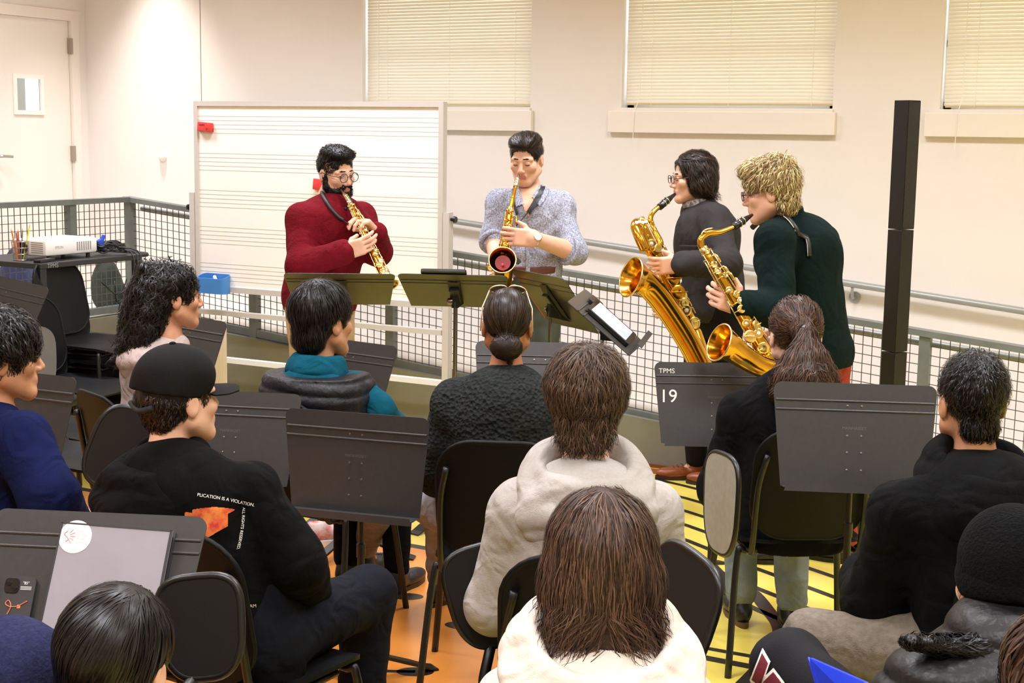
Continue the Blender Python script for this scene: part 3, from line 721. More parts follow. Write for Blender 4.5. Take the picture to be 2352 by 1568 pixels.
def chair(label, loc, a, tab=None, z=0.0, group='black school chairs', scale=1.0, back=True):
    """tab = (world centre, facing angle deg, lean deg, laminate?)"""
    t = thing('school_chair', label, 'chair', (loc[0], loc[1], z), YAW - math.radians(a), group)
    link('seat', CHM['seat'], t)
    if back:
        b = link('backrest', CHM['backrest'], t); link('rim', CHM['edge'], b)
    for k in ('fl', 'fr', 'bl', 'br'): link('leg', CHM[k], t)
    link('back_upright', CHM['ul'], t); link('back_upright', CHM['ur'], t); link('seat_frame', CHM['bar'], t)
    if tab:
        c, fa, lean, lam = tab[:4]; sc = tab[4] if len(tab) > 4 else 1.0; spin = math.radians(tab[5]) if len(tab) > 5 else 0
        Rz = rz3(-(YAW - math.radians(a))); L = A(loc[0], loc[1], z)
        cl = Rz @ (A(c) - L); nh = Rz @ hdir(fa); le = math.radians(lean)
        ey = Z3 * math.cos(le) - nh * math.sin(le); nz = nh * math.cos(le) + Z3 * math.sin(le); ex = np.cross(ey, nz)
        ex, ey = ex * math.cos(spin) + ey * math.sin(spin), ey * math.cos(spin) - ex * math.sin(spin)
        po = [(x * sc, y * sc) for x, y in tablet_poly()]
        tb = MB().plate(po, cl, ex, ey, 0.016)
        tbo = tb.build('writing_tablet', M_tabg if lam else M_tab, t, 40, off=False)
        MB().tube([cl + ex * x + ey * y for x, y in po], 0.0095, 8, closed=True).build('edge_band', M_arm, tbo, True, off=False)
        sd = 1 if cl[0] > 0 else -1
        p0 = A(sd * 0.20, 0.0, 0.43); p3 = cl - ey * 0.11 * sc - nz * 0.03
        MB().tube(spline([p0, p0 + A(sd * 0.05, 0.02, 0.0), (p0 + p3) / 2 + A(sd * 0.03, 0, 0.0), p3], 5), 0.014, 8).build('tablet_arm', M_blk, t, True, off=False)
        MB().lathe(p3 - A(0.02, 0, 0), (1, 0, 0), [(0, 0.02), (0.005, 0.026), (0.035, 0.026), (0.04, 0.02)], 14).build('pivot_knob', M_arm, t, 50, off=False)
    return t
def arm_rest(t, s_=1):
    MB().tube(spline([(s_ * 0.20, -0.10, 0.43), (s_ * 0.245, -0.09, 0.50), (s_ * 0.25, 0.02, 0.53), (s_ * 0.255, 0.12, 0.50), (s_ * 0.26, 0.16, 0.44)], 5), [0.016] * 5 + [0.022] * 16, 10).build('arm_bracket', M_arm, t, True, off=False)
    MB().lathe((s_ * 0.235, 0.165, 0.43), (s_, 0, 0), [(0, 0.022), (0.006, 0.03), (0.05, 0.03), (0.056, 0.022)], 16).build('pivot_knob', M_arm, t, 50, off=False)

# empty chairs at the left: a stack of four, a single one, and two more in front
st_loc = at(232, 800, 7.9)[:2]
for k in range(4):
    t = chair(['lowest chair of the black chair stack by the projector cart', 'second chair from the bottom of the black chair stack by the cart', 'third chair from the bottom of the black chair stack by the cart', 'topmost chair of the black chair stack by the projector cart'][k], st_loc, 112, z=0.075 * k)
for k in range(2):
    t = chair(['lower of two stacked empty chairs between the stack and the curly-haired listener', 'upper of two stacked empty chairs between the stack and the curly-haired listener'][k], at(180, 850, 7.45)[:2], 112, z=0.075 * k)
arm_rest(t)
t = chair('empty black chair with arm bracket behind the left music stand', at(150, 1000, 6.75)[:2], 104); arm_rest(t)
t = chair('nearest empty black chair at left, arm knob over the yellow floor', at(132, 1050, 6.2)[:2], 104); arm_rest(t)
M_fold = mat('fold_grey', (92, 89, 80), 0.55, var=0.1)
for k, (px, py, D) in enumerate(((60, 830, 6.6), (36, 868, 6.2))):
    c = at(px, py, D); t = thing('folded_tablet', ('grey upturned writing tablet leaning behind the left-edge listener, the larger of two', 'grey upturned writing tablet just above the left music stand, the smaller of two')[k], 'tablet', (c[0], c[1], 0), 0, 'grey upturned tablets')
    nh = hdir(150); ex = np.cross(Z3, nh)
    MB().plate([(x * (1.0 - 0.2 * k), y * (1.0 - 0.2 * k)) for x, y in tablet_poly()], c, ex, Z3 * 0.97 - nh * 0.2, 0.014).build('panel', M_fold, t, 40)
    MB().tube([c - Z3 * 0.12, A(c[0], c[1], 0.0)], 0.012, 8).build('support_tube', M_blk, t, True)

# ---- whiteboard
M_wbd = mat('whiteboard', (247, 243, 236), 0.25, spec=0.5)
M_alu = mat('aluminium', (206, 200, 194), 0.4, metal=0.15)
M_ln = mat('stave_ink', (200, 193, 186), 0.6)
BY, BX0, BX1, BZ0, BZ1 = 7.15, -6.085, -4.255, 0.835, 2.028
w = thing('whiteboard', 'large rolling whiteboard ruled with music staves behind the soprano player', 'whiteboard', ((BX0 + BX1) / 2, BY, 0))
bd = MB().bx(BX0 + 0.02, BX1 - 0.02, BY - 0.012, BY + 0.012, BZ0 + 0.02, BZ1 - 0.02).build('board', M_wbd, w)
for s_ in range(5):
    for k in range(5):
        z = BZ1 - 0.092 - 0.2305 * s_ - 0.0262 * k
        MB().bx(BX0 + 0.03, BX1 - 0.03, BY - 0.0130, BY - 0.0119, z - 0.0011, z + 0.0011).build('stave_line', M_ln, bd)
for q in ((BX0, BX1, BZ1 - 0.03, BZ1), (BX0, BX1, BZ0, BZ0 + 0.035)): MB().bx(q[0], q[1], BY - 0.022, BY + 0.022, q[2], q[3]).build('frame_rail', M_alu, w)
for q in ((BX0, BX0 + 0.03), (BX1 - 0.032, BX1)): MB().bx(q[0], q[1], BY - 0.022, BY + 0.022, BZ0 + 0.035, BZ1 - 0.03).build('frame_stile', M_alu, w)
for x, zt in ((BX0 - 0.024, 1.455), (BX1 + 0.024, 1.40)):
    MB().bx(x - 0.02, x + 0.02, BY - 0.025, BY + 0.025, 0.07, zt).build('upright', M_alu, w)
    MB().bx(x - 0.022, x + 0.022, BY - 0.34, BY + 0.22, 0.05, 0.09).build('foot', M_alu, w)
    for yy in (-0.30, 0.18): MB().lathe((x - 0.012, BY + yy, 0.026), (1, 0, 0), [(0, 0.026), (0.024, 0.026)], 14).build('castor', M_blk, w, 50)
    MB().lathe((x + (0.02 if x > -5 else -0.02), BY, 1.36), (1 if x > -5 else -1, 0, 0), [(0, 0.010), (0.018, 0.010), (0.02, 0.02), (0.034, 0.018)], 12).build('clamp_knob', M_blk, w, 50)
for z, h_ in ((0.685, 0.03), (0.385, 0.032)): MB().bx(BX0, BX1, BY - 0.03, BY + 0.012, z, z + h_).build('cross_bar', M_alu if z > 0.6 else M_wf, w)
# things on the board
def slab_on_board(px0, py0, px1, py1, name, label, cat, m, th=0.03, rot=0.0):
    c = aty((px0 + px1) / 2, (py0 + py1) / 2, BY - 0.013 - th / 2); sx = abs(aty(px1, py0, BY)[0] - aty(px0, py0, BY)[0]) / 2; sz = abs(aty(px0, py1, BY)[2] - aty(px0, py0, BY)[2]) / 2
    t = thing(name, label, cat, c); MB().box(c, (sx, th / 2, sz), ry3(rot), 0.004).build('body', m, t, 40); return t, c, sx, sz
M_red = mat('eraser_red', (222, 62, 58), 0.5, var=0.1, vscale=40)
t, c, sx, sz = slab_on_board(456, 281, 487, 302, 'board_eraser', 'small red magnetic eraser at the whiteboard upper left corner', 'eraser', M_red, 0.028, 0.08)
MB().bx(c[0] - sx, c[0] + sx, c[1] + 0.008, c[1] + 0.014, c[2] - sz * 1.02, c[2] + sz * 0.2).build('felt', mat('felt_dark', (150, 50, 46), 0.9), t)
tb = MB(); tb.bx(c[0] - sx * 0.7, c[0] + sx * 0.1, c[1] - 0.0150, c[1] - 0.0141, c[2] + 0.008, c[2] + 0.018).bx(c[0] + sx * 0.3, c[0] + sx * 0.5, c[1] - 0.0150, c[1] - 0.0141, c[2] - 0.018, c[2] - 0.006); tb.build('printed_mark', mat('dark_red_ink', (140, 30, 32), 0.6), t)
t, c, sx, sz = slab_on_board(721, 411, 742, 436, 'board_eraser', 'red magnetic eraser behind the soprano player\'s neck', 'eraser', M_red, 0.028, 0.1)
MB().bx(c[0] - sx, c[0] + sx, c[1] + 0.008, c[1] + 0.014, c[2] - sz, c[2] + sz * 0.2).build('felt', mat('felt_dark', (150, 50, 46), 0.9), t)
c = aty(491, 652, BY - 0.055); t = thing('marker_tray', 'blue plastic two-part marker tray on the whiteboard lower left', 'tray', c)
M_btray = mat('tray_blue', (66, 128, 196), 0.4)
tb = MB(); Lo = rpoly(0.222, 0.088, 0.032, 6); Li = rpoly(0.214, 0.080, 0.028, 6); nL = len(Lo)
def trz(y): return 0.038 + (y + 0.044) / 0.088 * 0.026
V = [c + A(x, y, -0.058) for x, y in Lo] + [c + A(x, y, trz(y)) for x, y in Lo] + [c + A(x, y, trz(y)) for x, y in Li] + [c + A(x, y, -0.052) for x, y in Li]
F = [tuple(range(nL - 1, -1, -1)), tuple(3 * nL + k for k in range(nL))]
for k in range(nL):
    k2 = (k + 1) % nL; F += [(r * nL + k, r * nL + k2, (r + 1) * nL + k2, (r + 1) * nL + k) for r in range(3)]
tb.add(V, F).bx(c[0] - 0.004, c[0], c[1] - 0.039, c[1] + 0.039, c[2] - 0.05, c[2] + 0.036)
tb.build('tray', M_btray, t, 40)
t2 = thing('white_marker', 'short white marker lying in the blue tray', 'marker', c + A(0.0, 0, -0.01))
MB().tube([c + A(-0.01, 0.02, 0.045), c + A(0.045, -0.02, 0.005)], 0.011, 10).build('barrel', mat('marker_white', (240, 238, 234), 0.4), t2, True)

# ---- cart with projector
c0 = atz(92, 606, 1.115); X1, Y0 = c0[0], c0[1]; X0, Y1 = X1 - 0.62, Y0 + 0.80; ZT = 1.115
M_cart = mat('cart_black', (36, 36, 37), 0.5, var=0.2, vscale=20)
t = thing('av_cart', 'black steel equipment cart marked TPMS at the left edge', 'cart', ((X0 + X1) / 2, (Y0 + Y1) / 2, 0))
for z in (ZT, 0.62, 0.18):
    MB().bx(X0, X1, Y0, Y1, z - 0.03, z, 0.004).build('shelf', M_cart, t)
for x in (X0, X1 - 0.045):
    for y in (Y0, Y1 - 0.045):
        MB().bx(x, x + 0.045, y, y + 0.045, 0.09, ZT - 0.03).build('post', M_cart, t)
        MB().lathe((x + 0.012, y + 0.022, 0.045), (1, 0, 0), [(0, 0.045), (0.022, 0.045)], 16).build('castor', M_blk, t, 50)
MB().tube(spline([(X1 - 0.05, Y1, ZT - 0.01), (X1 - 0.05, Y1 + 0.09, ZT - 0.008), (X1 - 0.3, Y1 + 0.1, ZT - 0.008), (X0 + 0.05, Y1 + 0.09, ZT - 0.008), (X0 + 0.05, Y1, ZT - 0.01)], 4), 0.013, 8).build('push_handle', M_cart, t, True)
tb = MB(); add_text(tb, 'TPMS', 0.035, (X1 + 0.0005, Y0 + 0.05, ZT - 0.027), (0, 1, 0), (0, 0, 1), 0.001); tb.build('lettering', mat('grey_ink', (150, 150, 150), 0.7), t)
pc = A(X1 - 0.22, Y0 + 0.33, ZT)
M_prj = mat('projector_white', (236, 232, 228), 0.4); M_prg = mat('projector_grille', (150, 146, 142), 0.5)
t = thing('projector', 'white desktop projector on the black cart', 'projector', pc)
MB().bx(pc[0] - 0.13, pc[0] + 0.13, pc[1] - 0.20, pc[1] + 0.20, ZT + 0.025, ZT + 0.115, 0.016).build('body', M_prj, t, 40)
for k in range(7): MB().bx(pc[0] + 0.1296, pc[0] + 0.1312, pc[1] + 0.035 + 0.017 * k, pc[1] + 0.044 + 0.017 * k, ZT + 0.045, ZT + 0.095).build('vent_slot', M_prg, t)
for k in range(6): MB().bx(pc[0] + 0.02, pc[0] + 0.11, pc[1] - 0.2012, pc[1] - 0.1996, ZT + 0.042 + 0.011 * k, ZT + 0.047 + 0.011 * k).build('vent_slot', M_prg, t)
for dx in (-0.1, 0.1):
    for dy in (-0.15, 0.15): MB().lathe((pc[0] + dx, pc[1] + dy, ZT), (0, 0, 1), [(0, 0.014), (0.026, 0.011)], 12).build('foot', M_blk, t, 50)
tb = MB(); add_text(tb, 'EPSON', 0.02, (pc[0] + 0.1303, pc[1] - 0.13, ZT + 0.065), (0, 1, 0), (0, 0, 1), 0.0004); tb.build('lettering', M_prg, t)
MB().lathe((pc[0] - 0.04, pc[1] - 0.2, ZT + 0.07), (0, -1, 0), [(0, 0.034), (0.012, 0.034), (0.012, 0.027), (0.004, 0.024)], 20).build('lens', M_blk, t, 50)
rc = A(X1 - 0.06, Y0 + 0.09, ZT + 0.009); t = thing('remote_control', 'thin black remote lying in front of the projector', 'remote', rc)
MB().box(rc, (0.022, 0.075, 0.009), rz3(0.25), 0.003).build('body', M_blk, t)
MB().box(rc + A(0, 0.02, 0.0095), (0.012, 0.03, 0.001), rz3(0.25)).build('button_pad', M_emb, t)
# pen cup
cu = at(14, 582, depth((X1 - 0.25, Y0 + 0.03, ZT))); cu = A(X1 - 0.255, Y0 + 0.10, ZT)
t = thing('pen_cup', 'wire mesh cup at the left edge of the cart', 'cup', cu)
cp = MB()
for k in range(24):
    a = 2 * math.pi * k / 24; cp.tube([cu + A(0.036 * math.cos(a), 0.036 * math.sin(a), 0), cu + A(0.046 * math.cos(a), 0.046 * math.sin(a), 0.105)], 0.0011, 4)
for z, rr in ((0.003, 0.037), (0.035, 0.040), (0.07, 0.043), (0.105, 0.046)): cp.tube([cu + A(rr * math.cos(a), rr * math.sin(a), z) for a in [2 * math.pi * k / 24 for k in range(24)]], 0.002, 5, closed=True)
cp.lathe(cu, (0, 0, 1), [(0, 0.036), (0.003, 0.036)], 24); tag(cp.build('mesh_wall', M_steel, t), 'woven silver wire')
PENC = [('yellow', (214, 214, 60), 0.018, 0.022, 0.2), ('red', (190, 70, 60), -0.012, 0.004, 0.17), ('orange', (205, 120, 60), -0.02, -0.014, 0.175), ('brown', (150, 90, 60), 0.004, -0.018, 0.165), ('grey', (130, 130, 130), 0.02, -0.008, 0.18)]
for nm, col, dx, dy, L_ in PENC:
    p = cu + A(dx * 0.6, dy * 0.6, 0.006); tip = cu + A(dx * 1.9, dy * 1.9 + 0.004, L_)
    t = thing('pencil', '%s pencil standing in the mesh cup on the cart' % nm, 'pencil', p)
    MB().tube([p, p + (tip - p) * 0.93], 0.0042, 6).build('shaft', mat('pencil_' + nm, col, 0.5), t)
    MB().tube([p + (tip - p) * 0.93, tip], [0.0042, 0.0008], 6).build('tip', mat('pencil_wood', (214, 176, 128), 0.7), t)
# cable coil + blue clip
rr_ = random.Random(3); base = A(X1 - 0.12, Y0 + 0.66, ZT + 0.004)
for n_ in range(3):
    pts = []
    for k in range(22):
        a = k * 0.75 + n_; R0 = 0.075 + 0.02 * rr_.random(); pts.append(base + A(R0 * math.cos(a) * 0.85, R0 * math.sin(a) * 1.15, 0.006 + 0.05 * rr_.random() + 0.012 * n_))
    pts += [base + A(0.14, 0.02 + 0.03 * n_, 0.02), base + A(0.17, 0.0 + 0.02 * n_, -0.12), base + A(0.15, -0.10, -0.22 - 0.05 * n_), base + A(0.14, -0.22 + 0.1 * n_, -0.14)]
    tag(MB().tube(spline(pts, 4), 0.0045, 6).build('cable', mat('cable_black', (24, 24, 25), 0.4), None, True), ['tangled black cable coiled on the cart beside the projector', 'black cable looping over the cart edge below the blue clip', 'black cable hanging lowest from the cart corner'][n_], 'cable', 'cables on the cart')
cb = base + A(-0.01, -0.07, 0.06)
t = thing('cable_clip', 'blue plastic clip on the coiled cables', 'clip', cb)
MB().box(cb, (0.012, 0.022, 0.03), rx3(0.3), 0.004).box(cb + A(0, 0.02, 0.03), (0.01, 0.008, 0.026), rx3(-0.5), 0.003).build('clip', mat('clip_blue', (34, 72, 190), 0.35), t)
# bags on the landing, behind the wire
def blob_bag(label, c, r, m, strap):
    t = thing('backpack', label, 'bag', (c[0], c[1], LAND))
    S = SDF(); S.ell(A(c) + A(0, 0, r[2] * 0.9), r); S.ell(A(c) + A(r[0] * 0.9, 0, r[2] * 0.55), (r[0] * 0.5, r[1] * 0.8, r[2] * 0.5), k=0.04); S.floor = LAND
    S.noise = 0.012; S.build('pack', m, t, 0.016)
    MB().tube(spline([A(c) + A(-0.02, -0.08, r[2] * 1.75), A(c) + A(0, 0, r[2] * 2.05), A(c) + A(0.02, 0.08, r[2] * 1.75)], 5), 0.012, 6).build('handle', strap, t, True)
# ================================================================== PEOPLE
def skinmat(n, c): return mat('skin_' + n, c, 0.5, var=0.08, vscale=35, bump=0.03, bscale=260, sss=0.12, spec=0.4)
SK_L = skinmat('light', (226, 176, 148)); SK_M = skinmat('medium', (196, 142, 108)); SK_P = skinmat('pale', (232, 188, 164)); SK_D = skinmat('tan', (176, 118, 84))
M_lip = mat('lips', (196, 118, 104), 0.45, var=0.05)
def hairmat(n, c, c2, rough=0.38): return mat('hair_' + n, c, rough, col2=c2, vscale=60, attr='tone', spec=0.28, bump=0.0)
H_BLK = hairmat('black', (10, 9, 9), (38, 33, 32)); H_DKB = hairmat('darkbrown', (22, 16, 14), (68, 52, 44)); H_BRN = hairmat('brown', (38, 27, 20), (112, 86, 66), 0.5)
H_RED = hairmat('redbrown', (38, 25, 19), (112, 82, 64), 0.5); H_BLD = hairmat('blonde', (120, 92, 52), (246, 226, 170), 0.42); H_CHE = hairmat('chestnut', (38, 24, 19), (104, 74, 58), 0.42)
def strands(S, V, flow, n, length, rad, R, hc, seed=0, lift=0.004, jitter=0.25, steps=8, wave=0.0, sel=None, hang=0.0, wavef=9.0):
    """combed locks (thin ribbons) that follow the hair surface; returns verts, quads, tones"""
    rg = np.random.RandomState(seed + 5); loc = (V - hc) @ R
    idx = np.arange(len(V)) if sel is None else np.array([i for i in range(len(V)) if sel(loc[i])], int)
    if len(idx) == 0: return [], [], []
    P = V[rg.choice(idx, n)] + rg.normal(size=(n, 3)) * 0.002; st = length * (0.6 + 0.7 * rg.rand(n)) / steps; tone = rg.rand(n) ** 1.4
    cl = rg.randint(0, max(8, n // 14), n); cj = rg.normal(size=(cl.max() + 1, 3)) * jitter; jd = cj[cl] * 0.75 + rg.normal(size=(n, 3)) * jitter * 0.5
    lf = lift * (0.15 + 1.2 * rg.rand(n)); ph = rg.rand(cl.max() + 1)[cl] * 6 + rg.rand(n) * 0.6; N, _ = S.grad(P); pts = []; nor = []; sds = []
    for k in range(steps + 1):
        h = hang * (k / steps) ** 1.5; t = k / steps
        if h < 0.02:
            g, L = S.grad(P); ok = L > 0.2; d0 = S.sample(P); N = np.where(ok[:, None], g, N); P = np.where((ok & (np.abs(d0) < 0.05))[:, None], P - N * d0[:, None], P)
        lc = (P - hc) @ R; D = np.array([flow(l) for l in lc], float) + jd; D = D @ R.T; D = D - N * (D * N).sum(1)[:, None] * (1 - h); D /= np.linalg.norm(D, axis=1)[:, None] + 1e-9
        sd = np.cross(D, N); sd /= np.linalg.norm(sd, axis=1)[:, None] + 1e-9; w = wave * np.sin(ph + wavef * t) * (0.3 + t)
        pts.append(P + N * (lf * (0.25 + math.sin(math.pi * min(1, t * 1.1))) + np.abs(w) * 0.5)[:, None] + sd * w[:, None]); sds.append(sd)
        P = P + D * st[:, None] + np.array([0, 0, -0.6 * h]) * st[:, None]
    m = steps + 1; W = rad * (0.6 + 0.8 * rg.rand(n)); Vo = np.zeros((n, m, 2, 3)); tw = rg.normal(size=n) * 0.5
    for k in range(m):
        f = max(0.06, 1 - (k / (m - 1)) ** 2.4) * (0.5 + 0.5 * min(1, k / 1.5)); up = np.cross(sds[k], np.gradient(np.array([0., 1.])) [0] * sds[k]) if False else 0
        Vo[:, k, 0] = pts[k] + sds[k] * (W * f)[:, None]; Vo[:, k, 1] = pts[k] - sds[k] * (W * f)[:, None]
    base = (np.arange(n) * m * 2)[:, None] + (np.arange(m - 1) * 2)[None, :]
    Fo = np.stack([base, base + 1, base + 3, base + 2], -1).reshape(-1, 4)
    return Vo.reshape(-1, 3), Fo, np.repeat(tone, m * 2)
HAIRN = 2.6
class Person:
    def __init__(s, label, floor_xy, a, group=None, name='person'):
        s.root = thing(name, label, 'person', (floor_xy[0], floor_xy[1], 0), 0, group)
        s.bf = hdir(a); s.br = np.cross(s.bf, Z3); s.j = {}; s.L = A(floor_xy[0], floor_xy[1], 0); s.bodyV = []; s.bodyF = []; s.bodyM = []
    def set_head(s, hc, a, pitch=0, roll=0, sc=1.0):
        f = hdir(a); r = np.cross(f, Z3); R = np.stack([r, f, Z3], 1)
        s.R = R @ ry3(math.radians(roll)) @ rx3(math.radians(pitch)); s.hc = A(hc); s.hs = sc
    def H(s, *p): return s.hc + s.R @ (A(*p) * s.hs)
    # --- skin
    def _addbody(s, V, F, mi=None):
        o = sum(len(v) for v in s.bodyV); s.bodyV.append(V); s.bodyF.append(F + o); s.bodyM.append(np.zeros(len(F), int) if mi is None else mi)
    def head(s, res=0.0036, face=True, jaw=1.0):
        S = SDF(); q = s.hs; H = s.H; R = s.R
        E = lambda c, r, k=0.02, sub=False: S.ell(H(*c), np.array(r) * q, R, k * q, sub)
        E((0, -0.014, 0.036), (0.075, 0.095, 0.086)); E((0, 0.022, -0.035), (0.062, 0.068, 0.076), 0.03)
        for sx in (-1, 1): S.cap(H(sx * 0.055 * jaw, 0.0, -0.055), H(sx * 0.022 * jaw, 0.066, -0.098), 0.020 * q, 0.018 * q, 0.03 * q)
        E((0, 0.072, -0.100), (0.024 * jaw, 0.018, 0.020), 0.025)
        if face:
            for sx in (-1, 1):
                E((sx * 0.044, 0.060, -0.022), (0.022, 0.022, 0.022), 0.02)
                S.cap(H(sx * 0.014, 0.083, 0.020), H(sx * 0.048, 0.068, 0.020), 0.010 * q, 0.009 * q, 0.016 * q)
                E((sx * 0.031, 0.094, 0.002), (0.017, 0.012, 0.010), 0.010, True)
                E((sx * 0.031, 0.076, 0.002), (0.014, 0.0125, 0.0115), 0.004)
            S.cap(H(0, 0.084, 0.014), H(0, 0.107, -0.030), 0.008 * q, 0.0115 * q, 0.012 * q)
            for sx in (-1, 1): E((sx * 0.011, 0.096, -0.036), (0.0085, 0.0115, 0.0075), 0.006)
            E((0, 0.080, -0.062), (0.026, 0.016, 0.018), 0.015)
            S.cap(H(-0.017, 0.086, -0.061), H(0.017, 0.086, -0.061), 0.0065 * q, None, 0.006 * q); S.cap(H(-0.014, 0.086, -0.071), H(0.014, 0.086, -0.071), 0.0070 * q, None, 0.006 * q)
        for sx in (-1, 1):
            E((sx * 0.078, -0.012, -0.008), (0.0085, 0.020, 0.031), 0.008); E((sx * 0.088, -0.008, -0.004), (0.006, 0.011, 0.018), 0.004, True)
        nb = s.j['neck']; S.cap(H(0, -0.030, -0.045), nb + Z3 * 0.02, 0.047 * q, 0.053 * q, 0.014); S.cap(nb + Z3 * 0.02, nb - Z3 * 0.08, 0.055 * q, 0.066 * q, 0.03)
        V, F = S.raw(res); loc = (V - s.hc) @ R / q; mi = np.zeros(len(F), int)
        if face:
            fc = loc[F].mean(1); mi[(np.abs(fc[:, 0]) < 0.021) & (fc[:, 2] < -0.056) & (fc[:, 2] > -0.0775) & (fc[:, 1] > 0.083)] = 1
        s._addbody(V, F, mi)
    def hand(s, w, d, n, t, curl=(35, 40, 30), spread=0.0, sc=1.0, thumb=(0.55, 0.65, 0.45), res=0.0032, from_el=None, fore=0.034):
        """w wrist, d towards the fingers, n the way the palm faces, t thumb side"""
        w = A(w); d = nrm(d); n = nrm(A(n) - d * (A(n) @ d)); t0 = A(t); t = np.cross(n, d); t = t if t @ t0 > 0 else -t
        S = SDF(); R = np.stack([t, d, n], 1)
        S.box(w + d * 0.048 * sc, (0.040 * sc, 0.050 * sc, 0.0145 * sc), R, 0.013 * sc, 0.01)
        S.cap(w - d * 0.01, w + d * 0.02, 0.026 * sc, 0.028 * sc, 0.02)
        if from_el is not None: S.cap(A(from_el), w, fore * 1.22, fore * 0.80, 0.02)
        for i, (o, ln) in enumerate(((0.030, 0.94), (0.0105, 1.06), (-0.0095, 1.0), (-0.029, 0.80))):
            p = w + d * (0.092 - 0.006 * abs(i - 1.2)) * sc + t * o * sc; a = 0.0; sp = spread * (1.5 - i)
            for k_, (seg, r1, r2) in enumerate(((0.044, 0.0098, 0.0090), (0.028, 0.0090, 0.0082), (0.022, 0.0082, 0.0068))):
                a += math.radians(curl[k_] + (5 * i if k_ == 0 else 0)); dd = nrm(d * math.cos(a) + n * math.sin(a) + t * math.sin(sp) * (1 if k_ == 0 else 0.4))
                p2 = p + dd * seg * ln * sc; S.cap(p, p2, r1 * sc, r2 * sc, 0.004); p = p2
        p = w + d * 0.026 * sc + t * 0.030 * sc; dd = nrm(d * thumb[0] + t * thumb[1] + n * thumb[2])
        S.cap(w + d * 0.02 * sc + t * 0.012 * sc, p + dd * 0.036 * sc, 0.016 * sc, 0.0115 * sc, 0.012); p = p + dd * 0.036 * sc; dd = nrm(dd + d * 0.5 + n * 0.15); S.cap(p, p + dd * 0.032 * sc, 0.011 * sc, 0.0085 * sc, 0.005)
        V, F = S.raw(res); s._addbody(V, F)
    def core(s, res=0.016, legs=True):
        j = s.j; S = SDF(); bf = s.bf
        S.ecap(j['pelvis'], j['waist'], 0.12, 0.105, bf, 0.72); S.ecap(j['waist'], j['chest'], 0.11, 0.13, bf, 0.7); S.ecap(j['chest'], j['neck'] - Z3 * 0.06, 0.125, 0.085, bf, 0.7); S.cap(j['neck'] - Z3 * 0.06, j['neck'], 0.06, 0.05)
        for q in 'LR':
            S.cap(j['sh' + q], j['el' + q], 0.042, 0.034, 0.03); S.cap(j['el' + q], j['wr' + q], 0.034, 0.026, 0.02); S.cap(j['neck'] - Z3 * 0.05, j['sh' + q], 0.045, 0.042, 0.03)
            if legs: S.cap(j['hip' + q], j['kn' + q], 0.066, 0.045, 0.04); S.cap(j['kn' + q], j['an' + q], 0.045, 0.034, 0.03); S.cap(j['an' + q], j['an' + q] - Z3 * 0.055 + s.toe(q) * 0.06, 0.032, 0.022, 0.02)
        V, F = S.raw(res); s._addbody(V, F)
    def toe(s, q): return s.j.get('toe' + q, s.bf)
    def finish_body(s, skin):
        V = np.concatenate(s.bodyV) - s.L; F = np.concatenate(s.bodyF); M = np.concatenate(s.bodyM)
        me = np_mesh('body', V, F, [skin, M_lip], mi=M); o = bpy.data.objects.new('body', me); COL.objects.link(o); o.parent = s.root; WORLD_OFF[o.name] = s.L; s.body = o; return o
    # --- clothes
    def top(s, name, m, w=1.0, th=0.012, noise=0.006, hem=0.03, sleeve=1.0, res=0.008, hood=None, collar=None, extra=None, seed=1, nfreq=9.0, flare=0.0, arm=1.0, depthq=0.74, label=None, cuts=(), sleeves=True, cut_neck=0.0, low=True, trap=0.0):
        j = s.j; S = SDF(); bf = s.bf; S.noise = noise; S.seed = seed; S.nfreq = nfreq; S.extra = extra
        pe = j['pelvis'] + (j['waist'] - j['pelvis']) * 0.1
        if low: S.ecap(j['pelvis'] - Z3 * hem, j['waist'], (0.150 + flare) * w + th, 0.138 * w + th, bf, depthq + 0.02, 0.04)
        S.ecap(j['waist'], j['chest'], 0.138 * w + th, 0.158 * w + th, bf, depthq, 0.04)
        up = j['neck'] - Z3 * 0.20; S.ecap(j['chest'], up, 0.150 * w + th, 0.108 * w + th * 0.5, bf, depthq, 0.04); S.cap(j['shL'] - Z3 * 0.012, j['shR'] - Z3 * 0.012, 0.050 + th * 0.5, None, 0.035)
        for q in 'LR':
            sh, el, wr = j['sh' + q], j['el' + q], j['wr' + q]
            S.cap(j['neck'] - Z3 * 0.022 - bf * 0.012, sh, 0.040 + th * 0.3 + trap, 0.048 * arm + th * 0.5 + trap * 0.5, 0.03)
            if not sleeves: continue
            S.cap(sh, el, 0.052 * arm + th * 0.7, 0.044 * arm + th, 0.045)
            e2 = el + (wr - el) * min(1.0, sleeve)
            if sleeve > 0.05: S.cap(el, e2, 0.046 * arm + th, 0.036 * arm + th * (1.0 + 0.3 * (sleeve < 0.9)), 0.025)
        if collar: S.tor(j['neck'] + Z3 * collar[0] - bf * 0.004, Z3 * 0.95 + bf * 0.3, collar[1], collar[2], 0.012, collar[3] if len(collar) > 3 else 1.3)
        for p, n in cuts: S.cut(p, n)
        if low: S.cut(j['pelvis'] - Z3 * (hem + 0.07), -Z3)
        o = S.build(name, m, s.root, res)
        if hood is not None:
            S2 = SDF(); S2.noise = 0.006; S2.nfreq = 15; S2.seed = seed + 3; hood(s, S2); S2.build('hood', m, s.root, 0.006)
        if label: o['label'] = label
        return o
